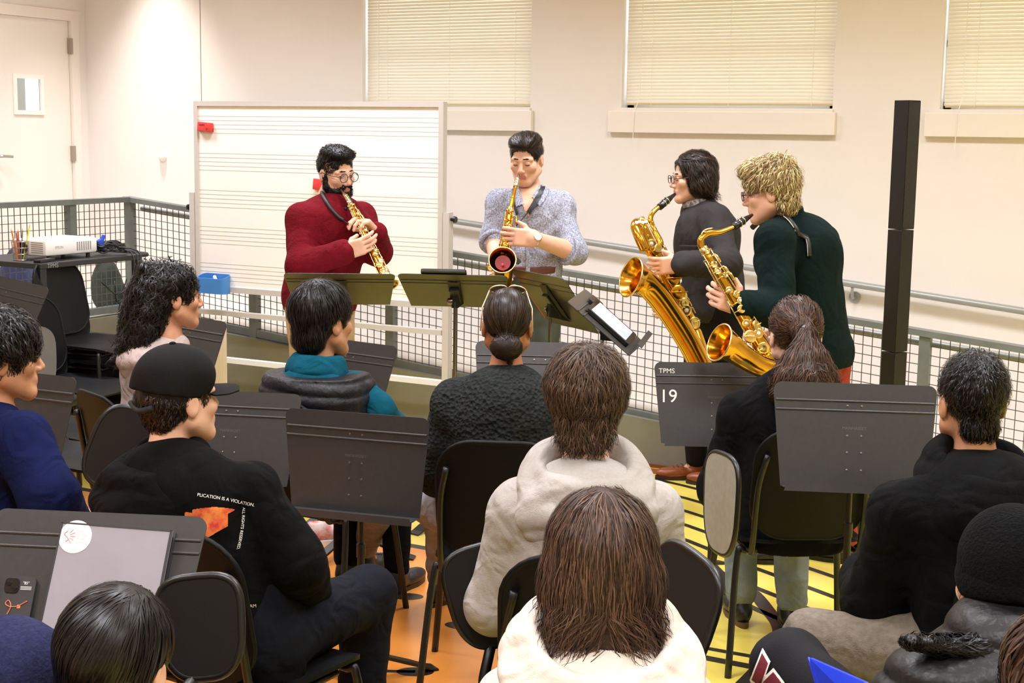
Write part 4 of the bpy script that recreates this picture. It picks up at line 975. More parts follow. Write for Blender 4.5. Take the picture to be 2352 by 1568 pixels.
    def pants(s, m, w=1.0, res=0.011, noise=0.006, label=None, th=0.012, calf=1.0, name='trousers', seed=4):
        j = s.j; S = SDF(); S.noise = noise; S.seed = seed; S.nfreq = 11
        S.ecap(j['pelvis'] + Z3 * 0.06, j['pelvis'], 0.128 * w + th, 0.138 * w + th, s.bf, 0.8, 0.04)
        for q in 'LR':
            S.cap(j['hip' + q], j['kn' + q], 0.078 * w + th, 0.056 * w + th, 0.04)
            an = j['an' + q]; S.cap(j['kn' + q], an + Z3 * 0.01, 0.056 * w + th, 0.042 * w * calf + th, 0.03)
        S.floor = 0.012
        o = S.build(name, m, s.root, res)
        if label: o['label'] = label
        return o
    def shoe(s, q, m, sole=None, boot=0.0, size=1.0, laces=None):
        an = s.j['an' + q]; f = nrm(s.toe(q)); g = s.j.get('shoez' + q, 0.0); b = A(an[0], an[1], g); r = np.cross(f, Z3); R = np.stack([r, f, Z3], 1); z = size
        S = SDF(); S.ell(b + f * 0.10 * z + Z3 * 0.035, (0.044 * z, 0.105 * z, 0.034), R, 0.02); S.ell(b - f * 0.02 + Z3 * 0.045, (0.036 * z, 0.052 * z, 0.045), R, 0.03)
        S.cap(b + Z3 * 0.06, b + Z3 * (0.085 + boot), 0.040, 0.044, 0.03); S.floor = g + 0.012
        o = S.build('shoe', m, s.root, 0.006)
        po = [(0.043 * z * math.cos(a) * (1.0 if math.sin(a) > 0 else 0.85), 0.145 * z * math.sin(a)) for a in [2 * math.pi * k / 28 for k in range(28)]]
        MB().plate(po, b + f * 0.062 * z + Z3 * 0.010, r, f, 0.020).build('sole', sole or M_blk, o, 40)
        if laces:
            lb = MB()
            for k in range(4): c = b + f * (0.05 + 0.022 * k) * z + Z3 * (0.083 - 0.006 * k); lb.tube([c - r * 0.022, c + Z3 * 0.005, c + r * 0.022], 0.0028, 5)
            lb.build('laces', laces, o, True)
        return o
    # --- hair
    def hair(s, m, vol, flow, n=500, length=0.09, rad=0.0022, seed=0, res=0.0055, noise=0.004, nfreq=40, name='hair', cutface=True, lift=0.005, jitter=0.25, wave=0.0, sel=None, hang=0.0, label=None, steps=8, extra_strands=(), wavef=9.0):
        S = SDF(); S.noise = noise; S.nfreq = nfreq; S.seed = seed + 2; vol(s, S)
        V, F = S.raw(res); VV = [V]; FF = [F]; TT = [np.full(len(V), 0.12)]; nv = len(V)
        for kw in (dict(n=int(n * HAIRN), length=length),) + tuple(extra_strands):
            v2, f2, t2 = strands(S, V, kw.get('flow', flow), int(kw['n']), kw['length'], kw.get('rad', rad), s.R, s.hc, seed + 11 * len(VV), kw.get('lift', lift), kw.get('jitter', jitter), steps, kw.get('wave', wave), kw.get('sel', sel), kw.get('hang', hang), kw.get('wavef', wavef))
            if len(v2): VV.append(v2); FF.append(np.asarray(f2) + nv); TT.append(t2); nv += len(v2)
        Va = np.concatenate(VV); Fa = np.concatenate(FF); T = np.concatenate(TT)
        me = np_mesh(name, Va - s.L, Fa, m); at_ = me.attributes.new('tone', 'FLOAT', 'POINT')
        if len(me.vertices) == len(T): at_.data.foreach_set('value', np.array(T, np.float32))
        o = bpy.data.objects.new(name, me); COL.objects.link(o); o.parent = s.root; WORLD_OFF[o.name] = s.L
        if label: o['label'] = label
        return o
    def brows(s, m, dz=0.0):
        for sx in (-1, 1):
            S = SDF(); S.cap(s.H(sx * 0.014, 0.0905, 0.0265 + dz), s.H(sx * 0.032, 0.0855, 0.0275 + dz), 0.0032 * s.hs, 0.0033 * s.hs, 0.004); S.cap(s.H(sx * 0.032, 0.0855, 0.0275 + dz), s.H(sx * 0.049, 0.071, 0.021 + dz), 0.0033 * s.hs, 0.0018 * s.hs, 0.004)
            S.build('eyebrow', m, s.root, 0.0022)
    def eyes(s, closed=True):
        for sx in (-1, 1):
            if closed:
                MB().tube(spline([s.H(sx * 0.019, 0.0865, -0.003), s.H(sx * 0.031, 0.0895, -0.006), s.H(sx * 0.043, 0.083, -0.003)], 4), [0.0006] + [0.0016] * 7 + [0.0006], 6).build('eyelashes', H_DKB, s.root, True)
            else:
                e = s.H(sx * 0.031, 0.0785, 0.001); MB().lathe(e - s.R[:, 1] * 0.002, s.R[:, 1], [(0, 0.0105), (0.006, 0.0095), (0.010, 0.0065), (0.012, 0.002)], 14).build('eye', mat('eye_white', (226, 218, 210), 0.2), s.root, True)
                MB().lathe(e + s.R[:, 1] * 0.0085 + s.R[:, 0] * 0.001 - s.R[:, 2] * 0.0025, s.R[:, 1], [(0, 0.0055), (0.0025, 0.004)], 12).build('iris', mat('iris_brown', (40, 24, 16), 0.15), s.root, True)
                MB().tube(spline([s.H(sx * 0.018, 0.087, 0.006), s.H(sx * 0.031, 0.0915, 0.0085), s.H(sx * 0.044, 0.083, 0.005)], 4), 0.0016, 6).build('eyelashes', H_DKB, s.root, True)
    def glasses(s, m, rx=0.023, rz=0.021, round_=True, rim=0.0016, dy=0.0, name='glasses'):
        g = bpy.data.objects.new(name, None); COL.objects.link(g); g.parent = s.root; WORLD_OFF[g.name] = s.L
        for sx in (-1, 1):
            c = s.H(sx * 0.033, 0.108 + dy, 0.0)
            pts = []
            for k in range(24):
                a = 2 * math.pi * k / 24; e = 1.0 if round_ else 0.6
                pts.append(c + s.R[:, 0] * rx * s.hs * abs(math.cos(a)) ** e * np.sign(math.cos(a)) + s.R[:, 2] * rz * s.hs * abs(math.sin(a)) ** e * np.sign(math.sin(a)))
            MB().tube(pts, rim, 6, closed=True).build('rim', m, g, True)
            MB().add([c] + pts, [(0, k + 1, (k + 1) % 24 + 1) for k in range(24)]).build('lens', M_lens, g)
            MB().tube([s.H(sx * 0.056, 0.106 + dy, 0.004), s.H(sx * 0.078, 0.06 + dy, 0.006), s.H(sx * 0.084, -0.005, 0.010), s.H(sx * 0.083, -0.03, -0.006)], rim, 6).build('temple', m, g, True)
        MB().tube([s.H(-0.011, 0.110 + dy, 0.004), s.H(0, 0.113 + dy, 0.007), s.H(0.011, 0.110 + dy, 0.004)], rim, 6).build('bridge', m, g, True)
        return g
M_lens = mat('lens_clear', (240, 245, 245), 0.05, alpha=0.12, spec=0.8)
SEAT = 0.455
def seated(p, px, py, D, ha, pitch=0, roll=0, sc=1.0, lean=6, sw=0.175, over=None, kneeH=0.51, thigh=0.42, knee_sp=0.12, elb=None, neckb=0.03, nz=0.178):
    hc = at(px, py, D); p.set_head(hc, ha, pitch, roll, sc); bf, br = p.bf, p.br; j = p.j
    nk = hc - bf * neckb - Z3 * nz * sc; j['neck'] = nk
    h = nk[2] - 0.545; j['pelvis'] = nk - bf * h * math.tan(math.radians(lean)); j['pelvis'][2] = 0.545
    bow = bf * -0.025
    j['waist'] = j['pelvis'] + (nk - j['pelvis']) * 0.40 + bow; j['chest'] = j['pelvis'] + (nk - j['pelvis']) * 0.74 + bow * 0.8
    for q, s_ in (('L', -1), ('R', 1)):
        j['sh' + q] = nk - Z3 * 0.086 * sc + br * s_ * sw; j['el' + q] = j['sh' + q] + br * s_ * 0.065 + bf * 0.06 - Z3 * 0.255 * sc; j['wr' + q] = j['el' + q] + bf * 0.21 - br * s_ * 0.11 + Z3 * 0.0
        j['wr' + q][2] = max(j['wr' + q][2], 0.66)
        j['hip' + q] = j['pelvis'] + br * s_ * 0.085; j['kn' + q] = j['pelvis'] + br * s_ * knee_sp + bf * thigh; j['kn' + q][2] = kneeH + 0.015; j['an' + q] = j['kn' + q] + bf * 0.0; j['an' + q][2] = 0.10
    if over: j.update({k: A(v) for k, v in over.items()})
    p.L0 = j['pelvis']
def simple_hands(p):
    for q, s_ in (('L', -1), ('R', 1)):
        w = p.j['wr' + q]; d = nrm(w - p.j['el' + q]); p.hand(w, d + Z3 * -0.3, -Z3, -p.br * s_, (20, 30, 25), res=0.006)
def newp(label, px, py, D, a, **kw):
    """person root on the floor under the head"""
    h = at(px, py, D); return Person(label, (h[0], h[1]), a, **kw)
# hair volumes -------------------------------------------------------
def v_cap(rx=0.086, ry=0.106, rz=0.096, back=-0.075, face=True, c=(0, -0.016, 0.042), front=0.045, ears=True, nape=None):
    def f(s, S):
        q = s.hs; H = s.H; R = s.R
        S.ell(H(*c), np.array((rx, ry, rz)) * q, R, 0.02)
        if nape: S.ell(H(0, -0.065, nape[0]), np.array((nape[1], nape[2], nape[3])) * q, R, 0.03)
        S.cut(H(0, -0.03, back), R @ A(0, 0.55, -1))
        if face: S.ell(H(0, 0.125, front - 0.105), np.array((0.078, 0.105, 0.105)) * q, R, 0.012, True)
        if ears:
            for sx in (-1, 1): S.ell(H(sx * 0.085, 0.005, -0.03), np.array((0.03, 0.034, 0.045)) * q, R, 0.01, True)
    return f
CROWN = A(0, -0.055, 0.125)
def fl_crown(l):
    d = A(*l) - CROWN; return nrm(A(d[0] * 1.0, d[1] * 1.0, -0.25 - abs(d[2]) * 2))
def fl_down(l): return A(l[0] * 2.0, l[1] * 1.0 - 0.1, -1.0)
# ------------------------------------------------------------------ the seated listeners
M_jeansd = mat('dark_jeans', (17, 19, 26), 0.9, var=0.25, vscale=25, bump=0.15, bscale=300, wr=0.38)
M_blkc = mat('black_fleece', (9, 8, 8), 0.95, var=0.25, vscale=14, bump=0.15, bscale=260, sheen=0.04, wr=0.38)
M_blkc2 = mat('black_jersey', (9, 9, 10), 0.92, var=0.2, vscale=14, bump=0.15, bscale=240, sheen=0.03, wr=0.38)
M_char = mat('charcoal_knit', (42, 45, 44), 0.97, var=0.35, vscale=90, bump=0.9, bscale=75, kind='vor', sheen=0.15, wr=0.4)
M_teal = mat('teal_fleece', (8, 74, 92), 0.9, var=0.15, vscale=18, bump=0.15, bscale=260, sheen=0.15, wr=0.38)
M_vest = mat('vest_nylon', (24, 23, 28), 0.45, spec=0.3, var=0.25, vscale=30, bump=0.4, bscale=38)
M_puff = mat('puffer_nylon', (20, 20, 21), 0.42, spec=0.35, var=0.2, vscale=30, bump=0.4, bscale=30)
M_greyh = mat('oat_fleece', (172, 166, 160), 0.92, var=0.06, vscale=120, bump=0.18, bscale=300, sheen=0.15, wr=0.38)
M_cream = mat('cream_fleece', (218, 206, 194), 0.92, var=0.03, vscale=60, bump=0.15, bscale=300, sheen=0.15, wr=0.38)
M_navy = mat('navy_fleece', (13, 21, 60), 0.92, var=0.15, vscale=20, bump=0.15, bscale=260, sheen=0.03, wr=0.38)
M_navy2 = mat('navy_wool', (44, 46, 78), 0.95, var=0.3, vscale=120, bump=0.3, bscale=200, sheen=0.4)
M_track = mat('navy_track', (38, 44, 92), 0.5, var=0.12, vscale=20, bump=0.1, bscale=80, wr=0.38)
M_mauve = mat('mauve_fleece', (176, 158, 152), 0.9, var=0.08, vscale=40, bump=0.15, bscale=260, wr=0.38)
M_greyp = mat('grey_sweatpants', (142, 138, 138), 0.9, var=0.18, vscale=40, bump=0.2, bscale=260, wr=0.38)
M_taupe = mat('taupe_sweatpants', (122, 112, 100), 0.9, var=0.22, vscale=70, bump=0.25, bscale=300, wr=0.38)
M_jeans = mat('washed_jeans', (134, 146, 150), 0.85, var=0.3, vscale=12, bump=0.15, bscale=300, wr=0.38)
M_khaki = mat('pale_khaki', (196, 192, 138), 0.85, var=0.08, vscale=15, bump=0.1, bscale=200, wr=0.38)
M_leath = mat('black_leather', (26, 24, 23), 0.4, var=0.2, vscale=30, bump=0.1, bscale=150)
M_gum = mat('gum_sole', (92, 66, 40), 0.6)
GP = 'seated listeners'
def hood_std(wd=0.125, drop=0.12, up=0.0, thick=0.024, back=0.085, tilt=0.45):
    """hood lying on the shoulders: a standing rim round the neck and a slack bag behind"""
    def f(s, S):
        n, bf, br = s.j['neck'], s.bf, s.br; ax = nrm(Z3 - bf * tilt); Rm = np.stack([br, bf, Z3], 1)
        S.noise = 0.008; S.nfreq = 12
        S.tor(n + Z3 * up - bf * 0.028, ax, wd * 0.74, thick, 0.02, 1.7)
        S.tor(n + Z3 * (up - 0.030) - bf * 0.045, nrm(Z3 - bf * tilt * 1.2), wd * 0.92, thick * 1.05, 0.035, 1.2)
        S.ell(n - bf * (back + 0.034) - Z3 * drop * 0.60, (wd * 1.10, 0.052, drop * 0.74), Rm, 0.05)
        S.cap(n - bf * (back + 0.040) - Z3 * drop * 0.8, n - bf * (back + 0.035) - Z3 * drop * 1.40, 0.058, 0.026, 0.05)
    return f
def sit_chair(p, label, a=None, tab=None, fwd=0.07, arm=None):
    pe = p.j['pelvis']; t = chair(label, (pe + p.bf * fwd)[:2], p.a if a is None else a, tab)
    if arm: arm_rest(t, arm)
    return t
def mk(label, px, py, D, a, ha, **kw):
    p = newp(label, px, py, D, a, group=GP); p.a = a; seated(p, px, py, D, ha, **kw); return p

# --- P5: hair bun, charcoal sweater
p = mk('person with low dark hair bun and sunglasses on head, charcoal knit sweater', 1165, 748, 4.80, 2, 2, sc=1.0, lean=5, sw=0.172)
b5 = p.j['pelvis']
p.j['knL'] = at(892, 1105, 5.45); p.j['anL'] = A(*atz(838, 1322, 0.0)[:2], 0.11)
p.j['knR'] = at(1008, 1100, 5.32); p.j['anR'] = A(*atz(1012, 1385, 0.0)[:2], 0.11); p.j['toeL'] = hdir(30); p.j['toeR'] = hdir(35)
p.core(); p.head(0.005, False); simple_hands(p); p.finish_body(SK_D)
p.top('sweater', M_char, w=1.06, th=0.020, noise=0.008, arm=1.2, collar=(-0.010, 0.080, 0.016, 1.2), hem=0.05)
p.pants(M_greyp, 1.05, noise=0.009)
for q in 'LR': p.shoe(q, M_leath, boot=0.09, laces=M_blk)
def v5(s, S):
    v_cap(0.079, 0.101, 0.091, back=-0.085, c=(0, -0.015, 0.038), front=0.05)(s, S)
    S.ell(s.H(0.002, -0.100, -0.058), np.array((0.054, 0.034, 0.044)) * s.hs, s.R, 0.012); S.ell(s.H(0.014, -0.085, -0.115), np.array((0.010, 0.010, 0.034)), s.R, 0.008)
def f5(l):
    if l[2] < -0.02: 
        c = A(0.004, -0.105, -0.065); r = A(*l) - c; return nrm(A(-r[2], 0.1, r[0]))
    d = A(0.0, -0.105, -0.055) - A(*l); return nrm(d)
p.hair(H_DKB, v5, f5, 800, 0.11, 0.0010, noise=0.0012, nfreq=60, lift=0.0016, jitter=0.06, res=0.005)
g = bpy.data.objects.new('sunglasses', None); COL.objects.link(g); g.parent = p.root; WORLD_OFF[g.name] = p.L; M_gold = mat('pale_frame', (206, 182, 150), 0.25, metal=0.6); M_sung = mat('amber_lens', (96, 66, 48), 0.1, alpha=0.75)
for sx in (-1, 1):
    c = p.H(sx * 0.032, 0.012, 0.121); pts = [c + p.R @ A(0.028 * math.cos(a), -0.010 * math.sin(a), 0.013 * math.sin(a) - 0.004 * math.cos(a) * sx) for a in [2 * math.pi * k / 20 for k in range(20)]]
    MB().tube(pts, 0.003, 6, closed=True).build('rim', M_gold, g, True); MB().add([c] + pts, [(0, k + 1, (k + 1) % 20 + 1) for k in range(20)]).build('lens', M_sung, g)
    MB().tube([p.H(sx * 0.060, 0.012, 0.118), p.H(sx * 0.083, -0.03, 0.062), p.H(sx * 0.086, -0.062, -0.01)], 0.0027, 6).build('temple', M_gold, g, True)
MB().tube([p.H(-0.005, 0.014, 0.125), p.H(0.005, 0.014, 0.125)], 0.003, 6).build('bridge', M_gold, g, True)
S = SDF(); S.tor(p.j['neck'] + Z3 * 0.012, Z3 + p.bf * 0.25, 0.070, 0.009, 0.01, 1.6); S.build('lace_collar', mat('lace_cream', (232, 220, 196), 0.8, bump=0.6, bscale=120), p.root, 0.005)
sit_chair(p, 'black chair under the listener with the hair bun', 4)

# --- P6: tousled brown hair, oat hoodie
p = mk('person with tousled brown hair in an oat-grey hoodie, seen from behind', 1347, 922, 3.62, 0, 4, sc=1.05, lean=10, sw=0.160)
p.core(); p.head(0.0045, False); simple_hands(p); p.finish_body(SK_P)
p.top('hoodie', M_greyh, w=1.02, th=0.020, noise=0.005, arm=1.25, hood=hood_std(0.158, 0.13, 0.016, 0.028), hem=0.06, nfreq=10, res=0.007)
p.pants(M_track, 1.0)
for q in 'LR': p.shoe(q, M_leath)
def v6(s, S):
    v_cap(0.094, 0.112, 0.104, back=-0.108, c=(0, -0.018, 0.040), front=0.06, nape=(-0.062, 0.062, 0.036, 0.045))(s, S)
def f6(l):
    d = A(*l) - A(0.012, -0.045, 0.13); return nrm(A(d[0] * 1.2 + 0.02 * math.sin(40 * l[2]), d[1] * 0.7, -0.30 - abs(d[2]) * 1.6))
p.hair(H_BRN, v6, f6, 2600, 0.085, 0.0009, noise=0.007, nfreq=30, lift=0.008, jitter=0.22, wave=0.006, res=0.005, seed=3, wavef=5.0,
       extra_strands=[dict(n=700, length=0.035, hang=0.9, lift=0.012, sel=lambda l: l[2] < -0.05, flow=lambda l: A(l[0] * 8, -0.5, -0.9))])
sit_chair(p, 'black chair under the oat-hoodie listener, tablet upright at its left', 2, tab=(at(1128, 1366, 3.75), 170, 8, False, 0.80, 12))

# --- P7: cream hoodie, brown bob
p = mk('person with shaggy reddish-brown bob and cream hoodie at bottom centre', 1378, 1298, 2.60, 0, -3, sc=1.02, lean=14, sw=0.150, pitch=-6, nz=0.172)
p.core(); p.head(0.0045, False); simple_hands(p); p.finish_body(SK_L)
p.top('hoodie', M_cream, w=0.94, th=0.018, noise=0.008, arm=1.15, hood=hood_std(0.172, 0.11, 0.045, 0.024, 0.10), hem=0.06, nfreq=10, res=0.006, seed=6)
p.pants(M_blkc2, 0.95)
for q in 'LR': p.shoe(q, M_leath)
def v7(s, S):
    q = s.hs; S.ell(s.H(0, -0.016, 0.040), np.array((0.094, 0.112, 0.100)) * q, s.R, 0.02); S.ell(s.H(0, -0.04, -0.035), np.array((0.108, 0.088, 0.085)) * q, s.R, 0.04); S.ell(s.H(0, -0.065, -0.10), np.array((0.080, 0.052, 0.06)) * q, s.R, 0.03)
    S.ell(s.H(0, 0.125, -0.06), np.array((0.082, 0.115, 0.13)) * q, s.R, 0.012, True)
def f7(l):
    d = A(*l) - A(0.01, -0.02, 0.145); out = 0.0 if l[2] > -0.06 else np.sign(l[0]) * 0.5
    return nrm(A(d[0] * 1.0 + out, d[1] * 0.8, -0.5 - abs(d[2]) * 2.2))
p.hair(H_RED, v7, f7, 2800, 0.13, 0.0009, noise=0.006, nfreq=26, lift=0.005, jitter=0.07, wave=0.004, res=0.005, seed=5, wavef=6.0,
       extra_strands=[dict(n=1100, length=0.075, hang=0.7, lift=0.012, wave=0.008, sel=lambda l: l[2] < -0.045, flow=lambda l: A(np.sign(l[0]) * 0.8, -0.35, -0.8))])
sit_chair(p, 'black chair under the cream-hoodie listener, tablet upright at its right', 0, tab=(at(1556, 1408, 2.95), 240, 10, False, 0.80, -10))

# --- P3: black cap
p = mk('person wearing a black cap and black hoodie with butterfly print', 412, 915, 3.72, 30, 44, sc=1.0, lean=10, sw=0.195, pitch=2, neckb=0.045)
b3 = at(545, 1450, 3.75); b3[2] = 0.545; p.j['pelvis'] = b3
for k_, f_ in (('waist', 0.40), ('chest', 0.74)): p.j[k_] = b3 + (p.j['neck'] - b3) * f_ - p.bf * 0.025
for q, s_ in (('L', -1), ('R', 1)): p.j['hip' + q] = b3 + p.br * s_ * 0.085
p.j['knL'] = b3 + hdir(0) * 0.46; p.j['knL'][2] = 0.525; p.j['anL'] = p.j['knL'] * A(1, 1, 0) + A(0, 0, 0.10)
p.j['knR'] = b3 + hdir(37) * 0.50; p.j['knR'][2] = 0.53; p.j['anR'] = p.j['knR'] + hdir(60) * -0.03; p.j['anR'][2] = 0.10; p.j['toeR'] = hdir(50)
p.j['elR'] = at(688, 1290, 3.66); p.j['wrR'] = at(715, 1380, 3.95); p.j['shR'] = at(575, 1134, 3.68); p.j['shL'] = at(322, 1128, 3.92); p.j['elL'] = at(300, 1290, 3.98); p.j['wrL'] = at(420, 1330, 4.15)
p.core(); p.head(0.0042, True); simple_hands(p); p.finish_body(SK_L)
HD3 = p.top('hoodie', M_blkc, w=1.14, th=0.018, noise=0.009, arm=1.15, hood=hood_std(0.136, 0.135, -0.002, 0.030, 0.085), hem=0.06, res=0.008)
p.pants(M_jeansd, 1.22)
for q in 'LR': p.shoe(q, M_leath)
p.hair(H_DKB, v_cap(0.080, 0.101, 0.080, back=-0.068, c=(0, -0.018, 0.015), front=0.05, nape=(-0.045, 0.050, 0.028, 0.04)), fl_down, 700, 0.025, 0.0012, noise=0.003, lift=0.004, jitter=0.4, wave=0.002, sel=lambda l: l[2] < 0.03)
cp_ = bpy.data.objects.new('cap', None); COL.objects.link(cp_); cp_.parent = p.root; WORLD_OFF[cp_.name] = p.L; cp_['label'] = 'plain black baseball cap'
M_cap = mat('cap_cloth', (18, 17, 17), 0.85, spec=0.15, var=0.1, vscale=20, bump=0.1, bscale=240)
S = SDF(); S.ell(p.H(0, -0.012, 0.058), np.array((0.093, 0.112, 0.088)), p.R, 0.02); S.ell(p.H(0, -0.05, 0.02), np.array((0.088, 0.072, 0.06)), p.R, 0.03); S.cut(p.H(0, 0, 0.012), p.R @ A(0, -0.22, -1))
S.ell(p.H(0, -0.125, 0.010), np.array((0.040, 0.05, 0.030)), p.R, 0.008, True); S.noise = 0.002; S.nfreq = 14
o = S.build('crown', M_cap, p.root, 0.0055); o.parent = cp_
po = [(0.082 * math.sin(t), 0.0) for t in (0,)]
po = [(-0.082, 0.055), (-0.078, 0.10), (-0.06, 0.145), (-0.03, 0.168), (0.0, 0.175), (0.03, 0.168), (0.06, 0.145), (0.078, 0.10), (0.082, 0.055)]
o = curved_plate(MB(), po, lambda x, y: p.H(x, y, 0.032 - 0.12 * y - 2.2 * x * x), 0.004).build('brim', M_cap, p.root, 50); o.parent = cp_
o = MB().lathe(p.H(0, -0.012, 0.145), p.R[:, 2], [(0, 0.009), (0.004, 0.008), (0.006, 0.003)], 12).build('top_button', M_cap, p.root, True); o.parent = cp_
hl = MB(); bvc = BVHTree.FromPolygons([tuple(v.co) for v in bpy.data.objects[cp_.children[0].name].data.vertices], [tuple(f.vertices) for f in cp_.children[0].data.polygons])
for i in range(13):
    for k in range(9):
        l = A(0.030 + 0.006 * i, -0.012 + (k - 4) * 0.0072 + (i % 2) * 0.0036, 0.16); q0 = p.H(*l) - p.L; dr = nrm(p.H(0, -0.012, 0.03) - p.H(*l))
        r_ = bvc.ray_cast(Vector(q0), Vector(dr))
        if r_[0] is not None and k * 0.8 + i * 0.35 < 9.5: hl.lathe(A(*r_[0]) + p.L + A(*r_[1]) * 0.0004, A(*r_[1]), [(0, 0.0019), (0.0003, 0.0019)], 6)
o = hl.build('vent_hole', mat('hole_black', (8, 8, 8), 0.9), p.root); o.parent = cp_
for k in range(6):                                   # panel seams of the cap
    an = math.pi / 6 + k * math.pi / 3; pts = []
    for i in range(10):
        el_ = math.radians(88 - 8 * i); q0 = p.H(0.2 * math.cos(el_) * math.cos(an), -0.012 + 0.2 * math.cos(el_) * math.sin(an), 0.058 + 0.2 * math.sin(el_)); r_ = bvc.ray_cast(Vector(q0 - p.L), Vector(nrm(p.H(0, -0.012, 0.058) - q0)))
        if r_[0] is not None: pts.append(A(*r_[0]) + p.L + A(*r_[1]) * 0.0003)
    if len(pts) > 2: o = MB().tube(pts, 0.0012, 5).build('seam', M_cap, p.root, True); o.parent = cp_
M_brs = mat('strap_cloth', (28, 28, 28), 0.8); o = MB().tube(spline([p.H(-0.05, -0.112, 0.0), p.H(0, -0.122, -0.012), p.H(0.05, -0.112, 0.0)], 6), 0.008, 6).build('back_strap', M_brs, p.root, True); o.parent = cp_
sit_chair(p, 'black chair under the capped listener, olive tablet upright at its left', 30, tab=(at(322, 1048, 4.0), 172, 10, False, 0.84, 68))
def decal(name, V2, F, o, ex, ey, target, m, parent, lift=0.002, dirv=None):
    """flat print laid onto a garment: points of the plane o+ex*x+ey*y dropped onto the cloth"""
    me = target.data; off = WORLD_OFF[target.name]; bv = BVHTree.FromPolygons([tuple(v.co) for v in me.vertices], [tuple(f.vertices) for f in me.polygons]); ex = A(ex); ey = A(ey)
    nz = nrm(np.cross(ex, ey)); dr = -nz if dirv is None else nrm(dirv); W_ = []
    for x, y in V2:
        q = A(o) + ex * x + ey * y + (-dr) * 0.3; r_ = bv.ray_cast(Vector(q - off), Vector(dr))
        W_.append(A(*r_[0]) + off - dr * lift if r_[0] is not None else A(o) + ex * x + ey * y)
    return MB().add(W_, F).build(name, m, parent)
def grid_shape(fn, x0, x1, y0, y1, n=36):
    V = [(x0 + (x1 - x0) * i / n, y0 + (y1 - y0) * k / n) for i in range(n + 1) for k in range(n + 1)]; F = []
    for i in range(n):
        for k in range(n):
            c = (x0 + (x1 - x0) * (i + 0.5) / n, y0 + (y1 - y0) * (k + 0.5) / n)
            if fn(*c): a = i * (n + 1) + k; F.append((a, a + n + 1, a + n + 2, a + 1))
    return V, F
M_print = mat('white_print', (236, 234, 230), 0.7); M_bfly = mat('butterfly_print', (196, 48, 36), 0.75, col2=(226, 132, 56), vscale=38)
def scrx(px, py, D): return at(px, py, D)
def screen_decal(name, V2, F, D, target, m, parent):
    """print placed by sight on a garment's back: project along the line from the eye point once, then it is plain geometry on the cloth"""
    me = target.data; off = WORLD_OFF[target.name]; bv = BVHTree.FromPolygons([tuple(v.co) for v in me.vertices], [tuple(f.vertices) for f in me.polygons]); W_ = []; hit = []
    for x, y in V2:
        r_ = bv.ray_cast(Vector(CPOS - off), Vector(ray(x, y))); hit.append(r_[0] is not None)
        W_.append(A(*r_[0]) + off + A(*r_[1]) * 0.0025 if r_[0] is not None else at(x, y, D))
    return MB().add(W_, [f for f in F if all(hit[i] for i in f)]).build(name, m, parent)
def wing(x, y):
    u, v = (x - 442) / 95.0, (y - 1172) / 110.0
    if 0 <= u <= 1 and -0.02 - 0.05 * math.sin(3 * u) <= v <= 0.62 - 0.50 * max(0, u - 0.25) ** 1.0 - (0.25 if u > 0.85 else 0): return True
    u2, v2 = (x - 430) / 60.0, (y - 1225) / 60.0
    return u2 * u2 / 0.6 + (v2 - 0.1) ** 2 <= 0.85 and x > 425
V2, F2 = grid_shape(wing, 420, 545, 1160, 1300, 110); screen_decal('butterfly_print', V2, F2, 3.4, HD3, M_bfly, p.root)
V2, F2 = grid_shape(lambda x, y: (x - 322) ** 2 / 700 + (y - 1182) ** 2 / 120 < 1, 290, 350, 1165, 1200, 24); screen_decal('butterfly_print', V2, F2, 3.4, HD3, M_bfly, p.root)
def screen_text(s_, px, py, size, ang, target, m, parent, name='back_lettering', bend=0.0):
    V, F = text_mesh(s_, size); ca, sa = math.cos(ang), math.sin(ang); P = []
    for x, y, _z in V:
        a2 = bend * x; P.append((px + x * math.cos(ang + a2 * 0.5) - (-y) * math.sin(ang + a2), py + x * math.sin(ang + a2 * 0.5) + (-y) * math.cos(ang + a2)))
    screen_decal(name, P, F, 3.4, target, m, parent)
screen_text('PLICATION IS A VIOLATION.', 452, 1139, 10.5, 0.14, HD3, M_print, p.root, bend=0.0006)
screen_text('71', 546, 1462, 44, -0.05, HD3, mat('beige_print', (196, 186, 160), 0.8), p.root); screen_text('WITEAM', 546, 1396, 11, -0.05, HD3, MATS['beige_print'], p.root)
screen_text('ALL RIGHTS RESERVED.', 557, 1164, 9.5, 1.62, HD3, M_print, p.root, bend=0.002)

# --- P4: teal hoodie and quilted vest
p = mk('person with straight black hair in a dark quilted vest over a teal hoodie', 742, 738, 5.45, 28, 40, sc=1.15, lean=8, sw=0.185)
p.j['elR'] = at(872, 940, 5.44); p.j['wrR'] = at(915, 985, 5.75); p.j['shR'] = at(812, 896, 5.46); p.j['shL'] = p.j['neck'] - p.br * 0.178 - Z3 * 0.118
p.core(); p.head(0.0042, True); simple_hands(p); p.finish_body(SK_M)
def hood4(s, S):
    n, bf, br = s.j['neck'], s.bf, s.br
    S.tor(n + Z3 * 0.045 - bf * 0.005, Z3 + bf * 0.12, 0.082, 0.026, 0.03, 1.5); S.tor(n + Z3 * 0.012 - bf * 0.01, Z3 + bf * 0.2, 0.092, 0.026, 0.03, 1.1)
p.top('hoodie', M_teal, w=0.98, th=0.010, noise=0.008, arm=1.12, hood=hood4, hem=0.05)
st_ = p.j['pelvis'][2]
def quilt(P): return -0.011 * np.abs(np.sin((P[:, 2] * 1.0 + 0.06 * (P[:, 0] * p.br[0] + P[:, 1] * p.br[1])) * math.pi / 0.047)) ** 0.45
p.top('quilted_vest', M_vest, w=1.14, th=0.030, noise=0.004, hem=0.04, sleeves=False, arm=1.25, trap=0.006, extra=quilt, res=0.007, cuts=[(p.j['neck'] + Z3 * 0.015, Z3)])
